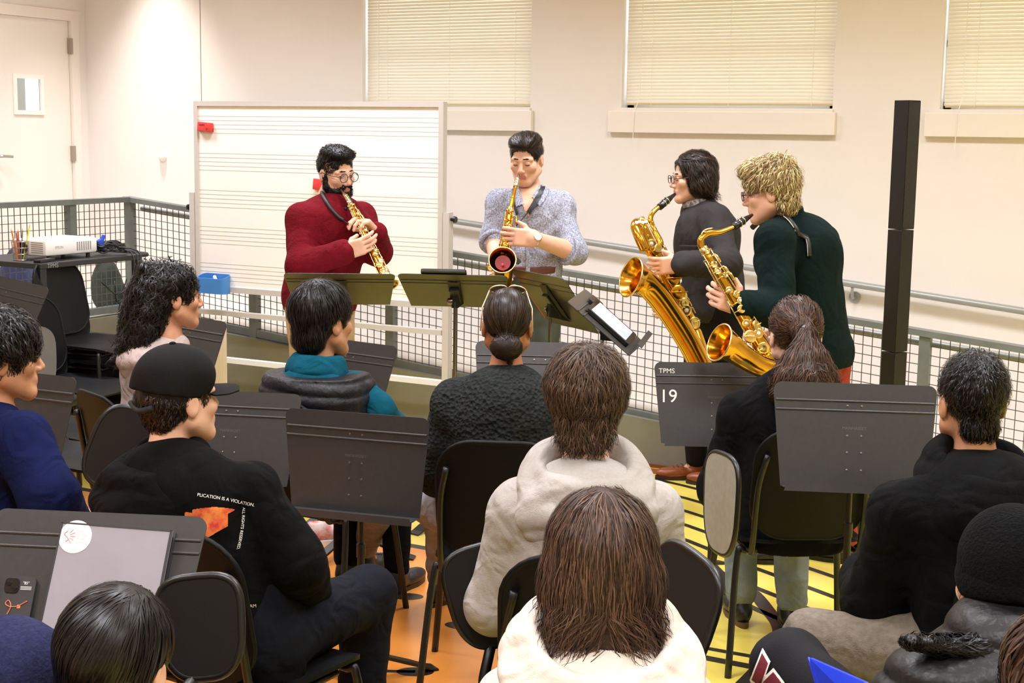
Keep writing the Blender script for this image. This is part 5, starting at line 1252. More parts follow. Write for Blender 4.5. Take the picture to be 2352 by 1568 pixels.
p.pants(M_blkc2, 1.0)
for q in 'LR': p.shoe(q, M_leath)
p.hair(H_BLK, v_cap(0.090, 0.112, 0.100, back=-0.105, front=0.035, nape=(-0.05, 0.066, 0.042, 0.055)), fl_crown, 1000, 0.105, 0.0013, noise=0.004, nfreq=40, lift=0.006, jitter=0.16, seed=8, res=0.005)
sit_chair(p, 'black chair under the listener in the teal hoodie', 28)

# --- P1: long curly black hair
p = mk('person with long curly black hair in a mauve hoodie, face turned right', 398, 682, 5.42, 50, 60, sc=1.0, lean=6, sw=0.165)
p.core(); p.head(0.0040, True); simple_hands(p); p.finish_body(SK_M)
p.brows(H_BLK); p.eyes(False)
p.top('hoodie', M_mauve, w=0.98, th=0.018, noise=0.006, arm=1.15, hood=hood_std(0.115, 0.08, -0.02, 0.020), hem=0.05)
p.pants(M_jeansd, 1.0)
for q in 'LR': p.shoe(q, M_leath)
def v1(s, S):
    v_cap(0.080, 0.102, 0.090, back=-0.10, front=0.05)(s, S); H = s.H; L = s.R.T
    S.ell(H(0, -0.075, 0.105), (0.045, 0.045, 0.032), s.R, 0.02)
    S.ell(H(-0.01, -0.095, -0.02), (0.085, 0.070, 0.10), s.R, 0.04); S.ell(H(-0.02, -0.115, -0.13), (0.095, 0.072, 0.11), s.R, 0.05); S.ell(H(-0.02, -0.135, -0.24), (0.092, 0.062, 0.09), s.R, 0.05); S.ell(H(-0.03, -0.150, -0.33), (0.080, 0.055, 0.08), s.R, 0.05)
p.hair(H_BLK, v1, lambda l: A(l[0] * 1.5, -0.15, -1.0), 1000, 0.10, 0.0024, noise=0.008, nfreq=30, lift=0.010, jitter=0.35, wave=0.014, seed=9, wavef=13, res=0.0065,
       extra_strands=[dict(n=200, length=0.08, hang=0.8, wave=0.016, lift=0.014, sel=lambda l: l[2] < -0.12, flow=lambda l: A(l[0] * 3, -0.4, -1.0))])
sit_chair(p, 'black chair under the curly-haired listener', 50)

# --- P2: left edge, navy sweater
p = mk('person in a navy sweater cut by the left picture edge', 2, 822, 4.25, 38, 62, sc=1.06, lean=10, sw=0.18)
p.j['elR'] = at(112, 1140, 4.05); p.j['wrR'] = at(165, 1215, 4.3); p.j['shR'] = at(48, 1015, 4.12)
p.core(); p.head(0.0040, True); simple_hands(p); p.finish_body(SK_M)
p.top('sweater', M_navy, w=1.08, th=0.020, noise=0.006, arm=1.4, collar=(-0.02, 0.078, 0.015, 1.2), hem=0.05)
p.j['knR'] = at(232, 1215, 4.45); p.j['knR'][2] = 0.53; p.j['anR'] = p.j['knR'] + hdir(60) * 0.04; p.j['anR'][2] = 0.1
p.pants(M_khaki, 1.1)
for q in 'LR': p.shoe(q, M_leath)
p.hair(H_BLK, v_cap(0.093, 0.114, 0.102, back=-0.085, front=0.03), fl_crown, 900, 0.085, 0.0016, noise=0.008, lift=0.012, jitter=0.4, wave=0.005, seed=12, res=0.0055)
sit_chair(p, 'black chair under the navy-sweater listener at the left edge', 38)

# --- P8: ponytail
p = mk('person with long dark ponytail and pale hair tie in a black top', 1826, 770, 5.10, -4, -2, sc=1.08, lean=9, sw=0.185)
b8 = p.j['pelvis']
for q, px, py in (('L', 1705, 1440), ('R', 1822, 1455)):
    fl_ = atz(px, py, 0.0); p.j['an' + q] = A(fl_[0], fl_[1], 0.11) + hdir(0) * 0.06; p.j['kn' + q] = p.j['an' + q] + hdir(0) * 0.10; p.j['kn' + q][2] = 0.51
p.j['toeL'] = hdir(-4); p.j['toeR'] = hdir(6)
p.core(); p.head(0.0045, False); simple_hands(p); p.finish_body(SK_P)
p.top('long_sleeved_top', M_blkc2, w=1.20, th=0.018, noise=0.008, arm=1.35, collar=(-0.012, 0.072, 0.012), hem=0.06)
p.pants(M_jeans, 1.12)
for q in 'LR': p.shoe(q, M_leath, M_gum, boot=0.04, laces=M_blk)
TIE = A(0.004, -0.112, 0.032)
def v8(s, S):
    v_cap(0.081, 0.104, 0.093, back=-0.08, c=(0, -0.015, 0.038), front=0.05)(s, S)
    H = s.H; S.cap(H(0.004, -0.100, 0.034), H(0.006, -0.128, 0.015), 0.020, 0.026, 0.015); S.ecap(H(0.006, -0.13, 0.012), H(0.0, -0.165, -0.11), 0.036, 0.095, s.bf, 0.7, 0.03); S.ecap(H(0.0, -0.165, -0.10), H(-0.03, -0.175, -0.24), 0.100, 0.088, s.bf, 0.5, 0.04); S.ecap(H(-0.03, -0.175, -0.22), H(-0.09, -0.175, -0.50), 0.085, 0.050, s.bf, 0.5, 0.04)
def f8(l):
    if l[1] > -0.115 and l[2] > -0.07: return nrm(TIE - A(*l))
    return A(-0.15 + l[0] * 0.6, 0.0, -1.0)
p.hair(H_CHE, v8, f8, 1300, 0.14, 0.0014, noise=0.008, nfreq=26, lift=0.004, jitter=0.10, wave=0.005, seed=14, res=0.006,
       extra_strands=[dict(n=900, length=0.10, wave=0.010, lift=0.012, jitter=0.4, sel=lambda l: l[2] < -0.06, flow=lambda l: A(l[0] * 4, -0.1, -1.0))])
S = SDF(); S.tor(p.H(0.004, -0.118, 0.028), p.R @ A(0, -0.75, -0.55), 0.024, 0.007, 0.01, 1.8); S.build('hair_tie', mat('tie_grey', (176, 178, 186), 0.6, bump=0.6, bscale=90), p.root, 0.004)
for sx in (-1, 1): S = SDF(); S.ell(p.H(sx * 0.084, 0.0, -0.012), (0.006, 0.008, 0.012), p.R); S.build('earring', M_gold, p.root, 0.004)
sit_chair(p, 'black chair under the ponytailed listener, grey tablet edge-on at its left', -4, tab=(at(1657, 1156, 4.75), 256, 2, True, 1.0, 4))

# --- P9: short black hair, black hoodie
p = mk('person with short black hair in a black hoodie at right', 2230, 925, 3.70, -14, -6, sc=1.02, lean=9, sw=0.195, neckb=0.035)
p.j['elL'] = p.j['shL'] - p.br * 0.02 + p.bf * 0.09 - Z3 * 0.27; p.j['elR'] = p.j['shR'] + p.br * 0.045 + p.bf * 0.09 - Z3 * 0.27
b9 = p.j['pelvis']; p.j['knL'] = at(1872, 1385, 3.78); p.j['knL'][2] = 0.53; p.j['anL'] = p.j['knL'] + hdir(10) * 0.05; p.j['anL'][2] = 0.10; p.j['knR'] = at(2010, 1400, 4.0); p.j['knR'][2] = 0.53; p.j['anR'] = p.j['knR'] * 1; p.j['anR'][2] = 0.10
p.core(); p.head(0.0042, False); simple_hands(p); p.finish_body(SK_M)
p.top('hoodie', M_blkc2, w=1.12, th=0.024, noise=0.008, arm=1.25, hood=hood_std(0.152, 0.135, 0.004, 0.032, 0.09), hem=0.06)
p.pants(M_taupe, 1.25, noise=0.010)
for q in 'LR': p.shoe(q, M_leath)
p.hair(H_BLK, v_cap(0.080, 0.101, 0.094, back=-0.082, front=0.05, nape=(-0.055, 0.050, 0.026, 0.035)), fl_crown, 1400, 0.03, 0.0010, noise=0.002, nfreq=60, lift=0.006, jitter=0.35, seed=16, res=0.005)
sit_chair(p, 'black chair under the black-hoodie listener at right', -14)

# --- P10: beanie and puffer jacket
p = mk('person in a black beanie and black puffer jacket at bottom right', 2318, 1350, 2.62, -30, -8, sc=1.06, lean=10, sw=0.20, nz=0.088)
b10 = p.j['pelvis']; p.j['knL'] = at(1812, 1532, 3.12); p.j['anL'] = p.j['knL'] + hdir(60) * 0.18; p.j['anL'][2] = 0.30; p.j['shoezL'] = 0.20
p.j['knR'] = at(2000, 1600, 3.0); p.j['knR'][2] = 0.52; p.j['anR'] = p.j['knR'] * 1; p.j['anR'][2] = 0.1
p.core(); p.head(0.0045, True); simple_hands(p); p.finish_body(SK_L)
def quilt10(P): return -0.014 * np.abs(np.sin((P[:, 2] + 0.15 * (P[:, 0] * p.br[0] + P[:, 1] * p.br[1])) * math.pi / 0.085)) ** 0.6
p.top('puffer_jacket', M_puff, w=1.16, th=0.034, noise=0.006, arm=1.5, extra=quilt10, collar=(0.0, 0.095, 0.036, 1.3), hem=0.06, res=0.007)
PT10 = p.pants(mat('black_track', (20, 19, 23), 0.8, spec=0.2, var=0.1, vscale=20, bump=0.1, bscale=200), 1.2, noise=0.008)
for q in 'LR': p.shoe(q, M_leath)
def v10(s, S):
    S.ell(s.H(0, -0.015, 0.0), (0.084, 0.100, 0.10), s.R, 0.02); S.ell(s.H(0, 0.11, -0.05), (0.085, 0.10, 0.12), s.R, 0.01, True)
    S.ell(s.H(-0.03, -0.10, -0.065), (0.080, 0.042, 0.045), s.R, 0.03); S.ecap(s.H(-0.05, -0.115, -0.075), at(2095, 1472, 2.46), 0.044, 0.016, Z3, 0.6, 0.04)
TD10 = nrm(p.R.T @ (at(2095, 1472, 2.46) - p.H(-0.05, -0.115, -0.075)))
p.hair(H_BLK, v10, lambda l: TD10 if l[2] < -0.045 else A(l[0], -0.2, -1), 900, 0.06, 0.0012, noise=0.004, nfreq=30, lift=0.006, jitter=0.16, wave=0.004, seed=18, res=0.006, extra_strands=[dict(n=1600, length=0.05, hang=0.0, lift=0.004, jitter=0.10, rad=0.0011, sel=lambda l: l[2] < -0.03)])
S = SDF(); S.ell(p.H(0, -0.016, 0.045), (0.098, 0.118, 0.112), p.R, 0.02); S.cut(p.H(0, 0, 0.0), p.R @ A(0, -0.20, -1)); S.noise = 0.003; S.nfreq = 12
p_b = S.build('beanie', mat('black_knit', (8, 9, 10), 0.97, bump=0.5, bscale=160, kind='noise', sheen=0.03), p.root, 0.006)
S = SDF(); S.tor(p.H(0, -0.016, 0.012), p.R @ A(0, -0.2, -1), 0.0, 0.001); 
S = SDF(); S.ell(p.H(0, -0.018, 0.018), (0.101, 0.121, 0.075), p.R, 0.02); S.cut(p.H(0, 0, -0.012), p.R @ A(0, -0.20, -1)); S.cut(p.H(0, 0, 0.045), p.R @ A(0, 0.20, 1)); S.build('beanie_cuff', MATS['black_knit'], p.root, 0.006)
sit_chair(p, 'black chair under the beanie listener at bottom right', -30)
def poly_in(P, x, y):
    c = False; n = len(P)
    for i in range(n):
        (x1, y1), (x2, y2) = P[i], P[i - 1]
        if (y1 > y) != (y2 > y) and x < (x2 - x1) * (y - y1) / (y2 - y1) + x1: c = not c
    return c
KA = [(1752, 1500), (1766, 1524), (1748, 1575), (1728, 1560)]; KB = [(1738, 1580), (1778, 1543), (1800, 1572), (1790, 1600)]
def grow(P, g): c = np.mean(P, 0); return [tuple(c + (A(*q) - c) * g) for q in P]
M_maroon = mat('maroon_print', (112, 26, 46), 0.7)
for P in (KA, KB):
    Q = grow(P, 1.30); V2, F2 = grid_shape(lambda x, y: poly_in(Q, x, y) and not poly_in(P, x, y), 1720, 1820, 1490, 1612, 150); screen_decal('print_outline', V2, F2, 2.8, PT10, M_print, p.root)
    V2, F2 = grid_shape(lambda x, y: poly_in(P, x, y), 1720, 1820, 1490, 1612, 150); screen_decal('leg_print', V2, F2, 2.8, PT10, M_maroon, p.root)

# --- P11: near head at bottom left
p = mk('person with smooth straight dark hair, head only, at bottom left', 272, 1528, 2.32, 10, 14, sc=1.0, lean=14, sw=0.16, pitch=-4)
p.core(); p.head(0.0045, False); simple_hands(p); p.finish_body(SK_L)
p.top('top', M_blkc, w=1.0, th=0.016, collar=(-0.02, 0.078, 0.013), hem=0.05); p.pants(M_jeansd)
for q in 'LR': p.shoe(q, M_leath)
p.hair(H_BLK, v_cap(0.088, 0.108, 0.098, back=-0.16, front=0.05, nape=(-0.06, 0.078, 0.045, 0.07), c=(0, -0.016, 0.04)), lambda l: nrm(A((l[0] - 0.03) * 1.0 - 0.25, l[1] * 0.6 - 0.1, -0.5 - 2 * abs(l[2] - 0.12))), 1500, 0.15, 0.0011, noise=0.0018, nfreq=50, lift=0.0025, jitter=0.08, seed=21, res=0.005)
sit_chair(p, 'black chair of the bottom-left listener, olive tablet upright at its right', 10, tab=(at(462, 1440, 2.75), 186, 12, False, 0.58, 8))
# --- P12: navy shoulder at the bottom left corner
p = mk('person in a navy wool jumper, only one shoulder showing in the bottom left corner', -170, 1400, 2.42, 20, 30, sc=1.0, lean=14, sw=0.17)
p.j['shR'] = at(20, 1545, 2.42); p.j['elR'] = at(50, 1700, 2.5)
p.core(); p.head(0.005, False); simple_hands(p); p.finish_body(SK_L)
p.top('jumper', M_navy2, w=1.08, th=0.022, arm=1.5, collar=(-0.02, 0.08, 0.014), hem=0.05); p.pants(M_jeansd)
for q in 'LR': p.shoe(q, M_leath)
p.hair(H_BLK, v_cap(), fl_crown, 300, 0.06, 0.002, seed=23)
sit_chair(p, 'black chair in the bottom left corner', 20)
# --- P13: brown hair in the bottom right corner
p = mk('person with brown hair, barely showing in the bottom right corner', 2440, 1606, 2.1, -10, -10, sc=1.0, lean=12, sw=0.16)
p.core(); p.head(0.006, False); simple_hands(p); p.finish_body(SK_L)
p.top('top', M_blkc2, w=1.0, th=0.016, hem=0.05, collar=(-0.02, 0.078, 0.013)); p.pants(M_jeansd)
for q in 'LR': p.shoe(q, M_leath)
p.hair(H_CHE, v_cap(0.090, 0.11, 0.1, back=-0.14, nape=(-0.06, 0.08, 0.05, 0.07)), fl_crown, 500, 0.12, 0.002, seed=24)
sit_chair(p, 'black chair in the bottom right corner', -10)
# ------------------------------------------------------------------ the four saxophone players
GPL = 'standing saxophone players'
def standing(label, foot_px, D, a, J):
    """J: joint -> (px, py, depth)"""
    f = at(foot_px, 900, D); p = Person(label, (f[0], f[1]), a, group=GPL); p.a = a
    for k, v in J.items(): p.j[k] = at(*v)
    return p
def legs(p, hipL, hipR, footL, footR, toeL=None, toeR=None):
    """feet given as floor points"""
    for q, h, ft, te in (('L', hipL, footL, toeL), ('R', hipR, footR, toeR)):
        p.j['hip' + q] = A(h); an = A(ft[0], ft[1], 0.10); p.j['an' + q] = an; m = (A(h) + an) / 2; m[2] = 0.50; p.j['kn' + q] = m + p.bf * 0.03
        if te is not None: p.j['toe' + q] = te
M_burg = mat('burgundy_knit', (106, 13, 25), 0.94, var=0.2, vscale=40, bump=0.35, bscale=110, sheen=0.2, wr=0.35, wrs=7.0)
M_chino = mat('tan_chino', (182, 152, 108), 0.85, var=0.1, vscale=20)
M_floral = mat('floral_shirt', (186, 190, 204), 0.85, var=0.0, col2=(120, 122, 140), vscale=150, bump=0.1, bscale=200, wr=0.35, wrs=7.0)
M_olive = mat('olive_trousers', (70, 78, 66), 0.85, var=0.12, vscale=20)
M_jack = mat('charcoal_jacket', (54, 51, 51), 0.88, var=0.1, vscale=20, bump=0.15, bscale=260, wr=0.35, wrs=7.0)
M_dkt = mat('dark_trousers', (24, 22, 22), 0.9, spec=0.15, var=0.1, vscale=20)
M_green = mat('forest_sweater', (9, 27, 25), 0.92, var=0.15, vscale=50, bump=0.2, bscale=260, sheen=0.15, wr=0.35, wrs=7.0)
M_rust = mat('rust_trousers', (152, 46, 26), 0.85, var=0.12, vscale=20)
M_brog = mat('brown_leather', (148, 74, 36), 0.35, var=0.25, vscale=25)
M_belt = mat('brown_belt', (92, 48, 34), 0.45)
M_strap = mat('strap_black', (22, 22, 23), 0.5)

# --- M1 red sweater, beard, round glasses
p = M1 = standing('bearded person with round glasses in a burgundy sweater playing a soprano saxophone', 740, 7.2, 143, dict(
    neck=(755, 468, 7.22), chest=(760, 535, 7.2), waist=(742, 618, 7.2), pelvis=(735, 690, 7.2), shR=(694, 503, 7.08), shL=(826, 500, 7.36), elR=(690, 612, 6.98), wrR=(792, 578, 6.90), elL=(868, 578, 7.25), wrL=(862, 535, 7.08)))
p.set_head(at(772, 398, 7.18), 136, -10, 4, 1.0)
legs(p, at(770, 705, 7.25), at(700, 705, 7.15), atz(775, 1140, 0), atz(705, 1160, 0), hdir(120), hdir(150))
p.core(); p.head(0.0036, True)
SX = at(797, 452, 7.06); SE = at(893, 655, 6.86)                      # soprano axis, mouth to bell
sd = nrm(SE - SX)
p.hand(p.j['wrR'], at(848, 560, 6.87) - p.j['wrR'], nrm(V3 * 0.9 + Z3 * 0.2), Z3, (28, 30, 22), 0.04, 1.06, (0.5, 0.2, 0.9), from_el=p.j['elR'])
p.hand(p.j['wrL'], at(828, 498, 7.0) - p.j['wrL'], nrm(V3 * -0.5 - U3 * 0.5), Z3, (30, 45, 30), 0.03, 1.06, (0.4, 0.5, 0.5), from_el=p.j['elL'])
p.finish_body(SK_L); p.brows(H_BLK, 0.0015); p.eyes(False)
p.top('sweater', M_burg, w=1.18, th=0.014, noise=0.008, arm=1.28, collar=(-0.004, 0.066, 0.012, 1.2), hem=-0.02, sleeve=0.97, flare=0.005, depthq=0.86)
p.pants(M_chino, 1.1)
for q in 'LR': p.shoe(q, M_brog)
def vM1(s, S):
    v_cap(0.077, 0.099, 0.084, back=-0.05, front=0.080)(s, S); H = s.H; q = s.hs
    S.ell(H(0.0, 0.040, 0.102), np.array((0.066, 0.056, 0.030)) * q, s.R, 0.02); S.ell(H(0.0, -0.01, 0.106), np.array((0.07, 0.07, 0.030)) * q, s.R, 0.02)
p.hair(H_BLK, vM1, lambda l: nrm(A(l[0] * 2 + 0.2, 0.5 if l[2] > 0.08 else 0.0, -0.2 if l[2] > 0.08 else -1)), 1100, 0.035, 0.0015, noise=0.005, nfreq=45, lift=0.005, jitter=0.6, wave=0.004, seed=31, res=0.005)
def vB(s, S):
    H = s.H; q = s.hs
    S.ell(H(0, 0.030, -0.080), np.array((0.066, 0.066, 0.052)) * q, s.R, 0.02); S.ell(H(0, 0.070, -0.102), np.array((0.036, 0.026, 0.028)) * q, s.R, 0.02); S.cap(H(-0.026, 0.088, -0.048), H(0.026, 0.088, -0.048), 0.009 * q, None, 0.012)
    for sx in (-1, 1): S.cap(H(sx * 0.068, 0.0, -0.005), H(sx * 0.062, 0.012, -0.06), 0.013 * q, 0.022 * q, 0.02); S.cap(H(sx * 0.026, 0.088, -0.048), H(sx * 0.032, 0.078, -0.085), 0.008 * q, 0.010 * q, 0.012)
    S.ell(H(0, 0.110, -0.064), np.array((0.019, 0.026, 0.0125)) * q, s.R, 0.004, True)
    for sx in (-1, 1): S.ell(H(sx * 0.046, 0.080, -0.038), np.array((0.022, 0.026, 0.022)) * q, s.R, 0.008, True)
p.hair(H_BLK, vB, lambda l: A(l[0], 0.4, -1.0), 350, 0.02, 0.0016, noise=0.003, nfreq=70, lift=0.004, jitter=0.6, name='beard', seed=33, res=0.0045)
p.glasses(mat('glasses_dark', (52, 46, 44), 0.3, metal=0.4), 0.0225, 0.0225, True, 0.0017)
n = p.j['neck']
SW1 = [o for o in p.root.children if o.name.startswith('sweater')][0]
def strap_on(P, w, lift, target, m=None):
    """a band laid over a garment through the given sight points"""
    off = WORLD_OFF[target.name]; bv = BVHTree.FromPolygons([tuple(v.co) for v in target.data.vertices], [tuple(f.vertices) for f in target.data.polygons]); Q = []
    for q in spline([(a, b, 0) for a, b in P], 5):
        r_ = bv.ray_cast(Vector(CPOS - off), Vector(ray(q[0], q[1])))
        if r_[0] is not None: Q.append(A(*r_[0]) + off + A(*r_[1]) * lift)
    if len(Q) > 2: return MB().tube(Q, w, 8).build('neck_strap', m or M_strap, p.root, True)
strap_on([(738, 440), (746, 458), (760, 480), (776, 498), (788, 506)], 0.010, 0.003, SW1)
strap_on([(806, 462), (800, 474), (792, 482)], 0.008, 0.004, SW1)
hk = at(806, 518, 6.99); MB().tube([at(786, 504, 7.02), hk], 0.0022, 5).build('strap_cord', M_strap, p.root, True)
MB().plate([(-0.022, 0.014), (0.022, 0.014), (0.006, -0.02), (-0.004, -0.02)], hk, U3, Z3, 0.008).build('strap_slider', M_strap, p.root)

# --- M2 floral shirt
p = M2 = standing('tall person in a pale floral shirt with rolled sleeves playing an alto saxophone', 1216, 7.2, 192, dict(
    neck=(1217, 449, 7.22), chest=(1219, 505, 7.2), waist=(1216, 580, 7.2), pelvis=(1216, 640, 7.2), shR=(1150, 466, 7.2), shL=(1285, 470, 7.22), elR=(1134, 546, 7.2), wrR=(1146, 622, 7.0), elL=(1316, 578, 7.12), wrL=(1228, 548, 6.94)))
p.set_head(at(1209, 366, 7.12), 198, -16, 0, 0.98)
legs(p, at(1247, 660, 7.2), at(1190, 660, 7.2), atz(1258, 1148, 0), atz(1185, 1150, 0), hdir(170), hdir(205))
p.core(); p.head(0.0036, True, 1.08)
p.hand(p.j['wrL'], at(1172, 543, 6.9) - p.j['wrL'], nrm(V3 * 0.55 - U3 * 0.55), Z3, (30, 40, 28), 0.06, 1.10, (0.5, 0.6, 0.6), from_el=p.j['elL'], fore=0.042)
p.hand(p.j['wrR'], at(1142, 668, 6.88) - p.j['wrR'], nrm(U3 * 0.9), V3, (30, 40, 30), 0.03, 1.08, (0.5, 0.5, 0.6), from_el=p.j['elR'], fore=0.040)
p.finish_body(SK_L); p.brows(H_DKB); p.eyes(True)
SH2 = p.top('shirt', M_floral, w=1.04, th=0.012, noise=0.012, arm=1.14, hem=-0.055, sleeve=0.10, nfreq=12, depthq=0.72)
p.pants(M_olive, 1.05)
n = p.j['neck']; pz = p.j['pelvis'] + Z3 * 0.055
S = SDF(); S.ecap(p.j['pelvis'] + Z3 * 0.09, p.j['pelvis'], 0.128 * 1.05 + 0.026, 0.138 * 1.05 + 0.026, p.bf, 0.80, 0.01); S.cut(pz + Z3 * 0.018, Z3); S.cut(pz - Z3 * 0.018, -Z3); S.build('belt', M_belt, p.root, 0.006)
for q in (-1, 1):                                     # open collar wings
    e_ = p.j['elL' if q < 0 else 'elR']; w_ = p.j['wrL' if q < 0 else 'wrR']; dd = nrm(w_ - e_); u_ = nrm(np.cross(dd, Z3)); v_ = np.cross(dd, u_); c0 = e_ + dd * 0.035
    MB().tube([c0 + (u_ * math.cos(t) + v_ * math.sin(t)) * 0.066 for t in [2 * math.pi * k / 20 for k in range(20)]], 0.013, 8, closed=True).build('rolled_cuff', M_floral, p.root, True)
def patch(name, poly, m, lift, target=None, D=7.1):                        # flat garment piece fitted to the shirt front
    xs = [q[0] for q in poly]; ys = [q[1] for q in poly]; V2, F2 = grid_shape(lambda x, y: poly_in(poly, x, y), min(xs), max(xs), min(ys), max(ys), 26)
    o = screen_decal(name, V2, F2, D, target or SH2, m, p.root); me = o.data
    for v in me.vertices: v.co += Vector(-V3 * lift)
    return o
patch('open_neck', [(1188, 425), (1240, 420), (1234, 446), (1214, 500), (1196, 462)], SK_L, 0.004)
patch('collar', [(1238, 408), (1252, 420), (1262, 440), (1240, 474), (1222, 452), (1238, 428)], M_floral, 0.012)
patch('collar', [(1180, 418), (1192, 420), (1196, 448), (1204, 468), (1186, 474), (1172, 448)], M_floral, 0.012)
patch('button_placket', [(1210, 496), (1219, 496), (1217, 632), (1208, 632)], M_floral, 0.005)
patch('neck_strap', [(1250, 409), (1259, 414), (1240, 458), (1230, 474), (1217, 491), (1209, 486), (1224, 462), (1233, 448)], M_strap, 0.018)
patch('neck_strap', [(1174, 424), (1180, 428), (1184, 470), (1192, 492), (1186, 494), (1178, 470)], M_strap, 0.016)
MB().tube([at(1212, 488, 7.02), at(1186, 518, 6.96)], 0.003, 6).build('strap_cord', M_strap, p.root, True)
wd = nrm(p.j['wrL'] - p.j['elL']); wc = p.j['wrL'] - wd * 0.005; u_ = nrm(np.cross(wd, Z3)); v_ = np.cross(wd, u_)
wt = bpy.data.objects.new('wristwatch', None); COL.objects.link(wt); wt.parent = p.root; WORLD_OFF[wt.name] = p.L
MB().tube([wc + (u_ * math.cos(t) + v_ * math.sin(t)) * 0.034 for t in [2 * math.pi * k / 20 for k in range(20)]], 0.0065, 6, closed=True).build('band', M_gold, wt, True)
fn_ = nrm(-V3 * 0.85 + Z3 * 0.35 + U3 * 0.3); MB().lathe(wc + fn_ * 0.030, fn_, [(0, 0.022), (0.008, 0.022), (0.011, 0.019)], 20).build('case', M_gold, wt, 50); MB().lathe(wc + fn_ * 0.0412, fn_, [(0, 0.018), (0.0006, 0.018)], 20).build('dial', mat('dial_white', (232, 228, 220), 0.3), wt)
def vM2(s, S):
    v_cap(0.080, 0.101, 0.087, back=-0.045, front=0.088)(s, S); H = s.H; q = s.hs
    S.ell(H(0.014, 0.038, 0.095), np.array((0.058, 0.056, 0.026)) * q, s.R, 0.03); S.ell(H(0.0, -0.02, 0.098), np.array((0.066, 0.07, 0.022)) * q, s.R, 0.03)
p.hair(H_DKB, vM2, lambda l: nrm(A(0.5 - 0.0 * l[0], -0.9, 0.0)) if l[2] > 0.07 else A(0, -0.5, -1), 800, 0.07, 0.0011, noise=0.003, nfreq=40, lift=0.005, jitter=0.12, seed=35, res=0.005)

# --- M3 charcoal jacket, profile left
p = M3 = standing('person with chin-length dark hair in a charcoal jacket playing a baritone saxophone', 1640, 7.55, -98, dict(
    neck=(1605, 476, 7.48), chest=(1622, 545, 7.48), waist=(1636, 630, 7.5), pelvis=(1645, 705, 7.52), shL=(1640, 503, 7.32), shR=(1600, 490, 7.66), elL=(1668, 606, 7.16), wrL=(1566, 606, 6.98), elR=(1620, 640, 7.72), wrR=(1560, 700, 7.5)))
p.set_head(at(1590, 409, 7.45), -98, -4, 0, 1.04)
legs(p, at(1668, 715, 7.42), at(1620, 715, 7.62), atz(1672, 1116, 0), atz(1598, 1098, 0), hdir(-75), hdir(-97))
p.core(); p.head(0.0036, True)
p.hand(p.j['wrL'], at(1508, 612, 6.98) - p.j['wrL'], nrm(V3 * 0.9 - U3 * 0.15), Z3, (26, 36, 26), 0.05, 1.10, (0.6, 0.5, 0.5), from_el=p.j['elL'])
p.hand(p.j['wrR'], hdir(-90) - Z3 * 0.4, V3 * -1, Z3, (30, 40, 30), 0.02, 1.05, res=0.005)
p.finish_body(SK_L); p.brows(H_BLK); p.eyes(True)
p.top('jacket', M_jack, w=1.06, th=0.020, noise=0.008, arm=1.25, hem=0.0, collar=(0.006, 0.070, 0.016, 1.6), sleeve=0.98, depthq=0.88)
S = SDF(); S.tor(p.j['neck'] + Z3 * 0.03 + p.bf * 0.012, Z3 + p.bf * 0.35, 0.066, 0.012, 0.01, 1.9); S.build('shirt_collar', mat('check_shirt', (196, 190, 186), 0.8, col2=(90, 90, 96), vscale=70), p.root, 0.005)
pk = at(1583, 565, 7.2); MB().box(pk, (0.05, 0.004, 0.004), np.stack([U3, V3, Z3], 1), 0.001).build('pocket_flap', mat('jacket_seam', (48, 45, 45), 0.9), p.root)
p.pants(M_dkt, 1.1)
for q in 'LR': p.shoe(q, M_brog, mat('dark_sole', (50, 30, 20), 0.6), size=1.1, laces=mat('brown_lace', (96, 46, 24), 0.7))
def vM3(s, S):
    H = s.H; q = s.hs
    S.ell(H(0, -0.018, 0.042), np.array((0.088, 0.110, 0.097)) * q, s.R, 0.02); S.ell(H(0, -0.055, -0.035), np.array((0.092, 0.070, 0.085)) * q, s.R, 0.04)
    for sx in (-1, 1): S.ell(H(sx * 0.07, -0.005, -0.02), np.array((0.026, 0.046, 0.065)) * q, s.R, 0.02)
    S.ell(H(0, 0.120, -0.028), np.array((0.09, 0.088, 0.115)) * q, s.R, 0.01, True); S.cut(H(0, -0.05, -0.115), s.R @ A(0, 0.2, -1))
def fM3(l): return nrm(A(np.sign(l[0]) * 0.4, -0.75, -0.1)) if l[2] > 0.09 else nrm(A(l[0] * 2, -0.35, -1.0))
p.hair(H_DKB, vM3, fM3, 900, 0.10, 0.0013, noise=0.005, nfreq=30, lift=0.006, jitter=0.15, wave=0.005, seed=37, res=0.005, extra_strands=[dict(n=260, length=0.06, hang=0.8, lift=0.008, sel=lambda l: l[2] < -0.06, flow=lambda l: A(l[0] * 5, -0.7, -0.6))])
p.glasses(mat('glasses_black', (24, 22, 22), 0.3), 0.024, 0.019, False, 0.0022)

# --- M4 blonde hair, green sweater, back to us
p = M4 = standing('person with bleached spiky hair in a dark green sweater playing a tenor saxophone', 1860, 6.2, -64, dict(
    neck=(1800, 492, 6.18), chest=(1838, 590, 6.2), waist=(1856, 700, 6.22), pelvis=(1872, 800, 6.25), shL=(1780, 552, 6.0), shR=(1884, 556, 6.38), elL=(1786, 712, 5.90), wrL=(1708, 704, 5.84), elR=(1885, 690, 6.50), wrR=(1800, 770, 6.3)))
p.set_head(at(1768, 442, 6.12), -74, -10, 0, 1.04)
legs(p, at(1838, 815, 6.12), at(1905, 815, 6.36), atz(1792, 1292, 0), atz(1938, 1290, 0), hdir(-80), hdir(-62))
p.core(); p.head(0.0036, True)
p.hand(p.j['wrL'], at(1668, 690, 5.82) - p.j['wrL'], nrm(V3 * 0.9 + Z3 * 0.1), Z3, (30, 42, 30), 0.06, 1.10, (0.35, 0.8, 0.35), from_el=p.j['elL'])
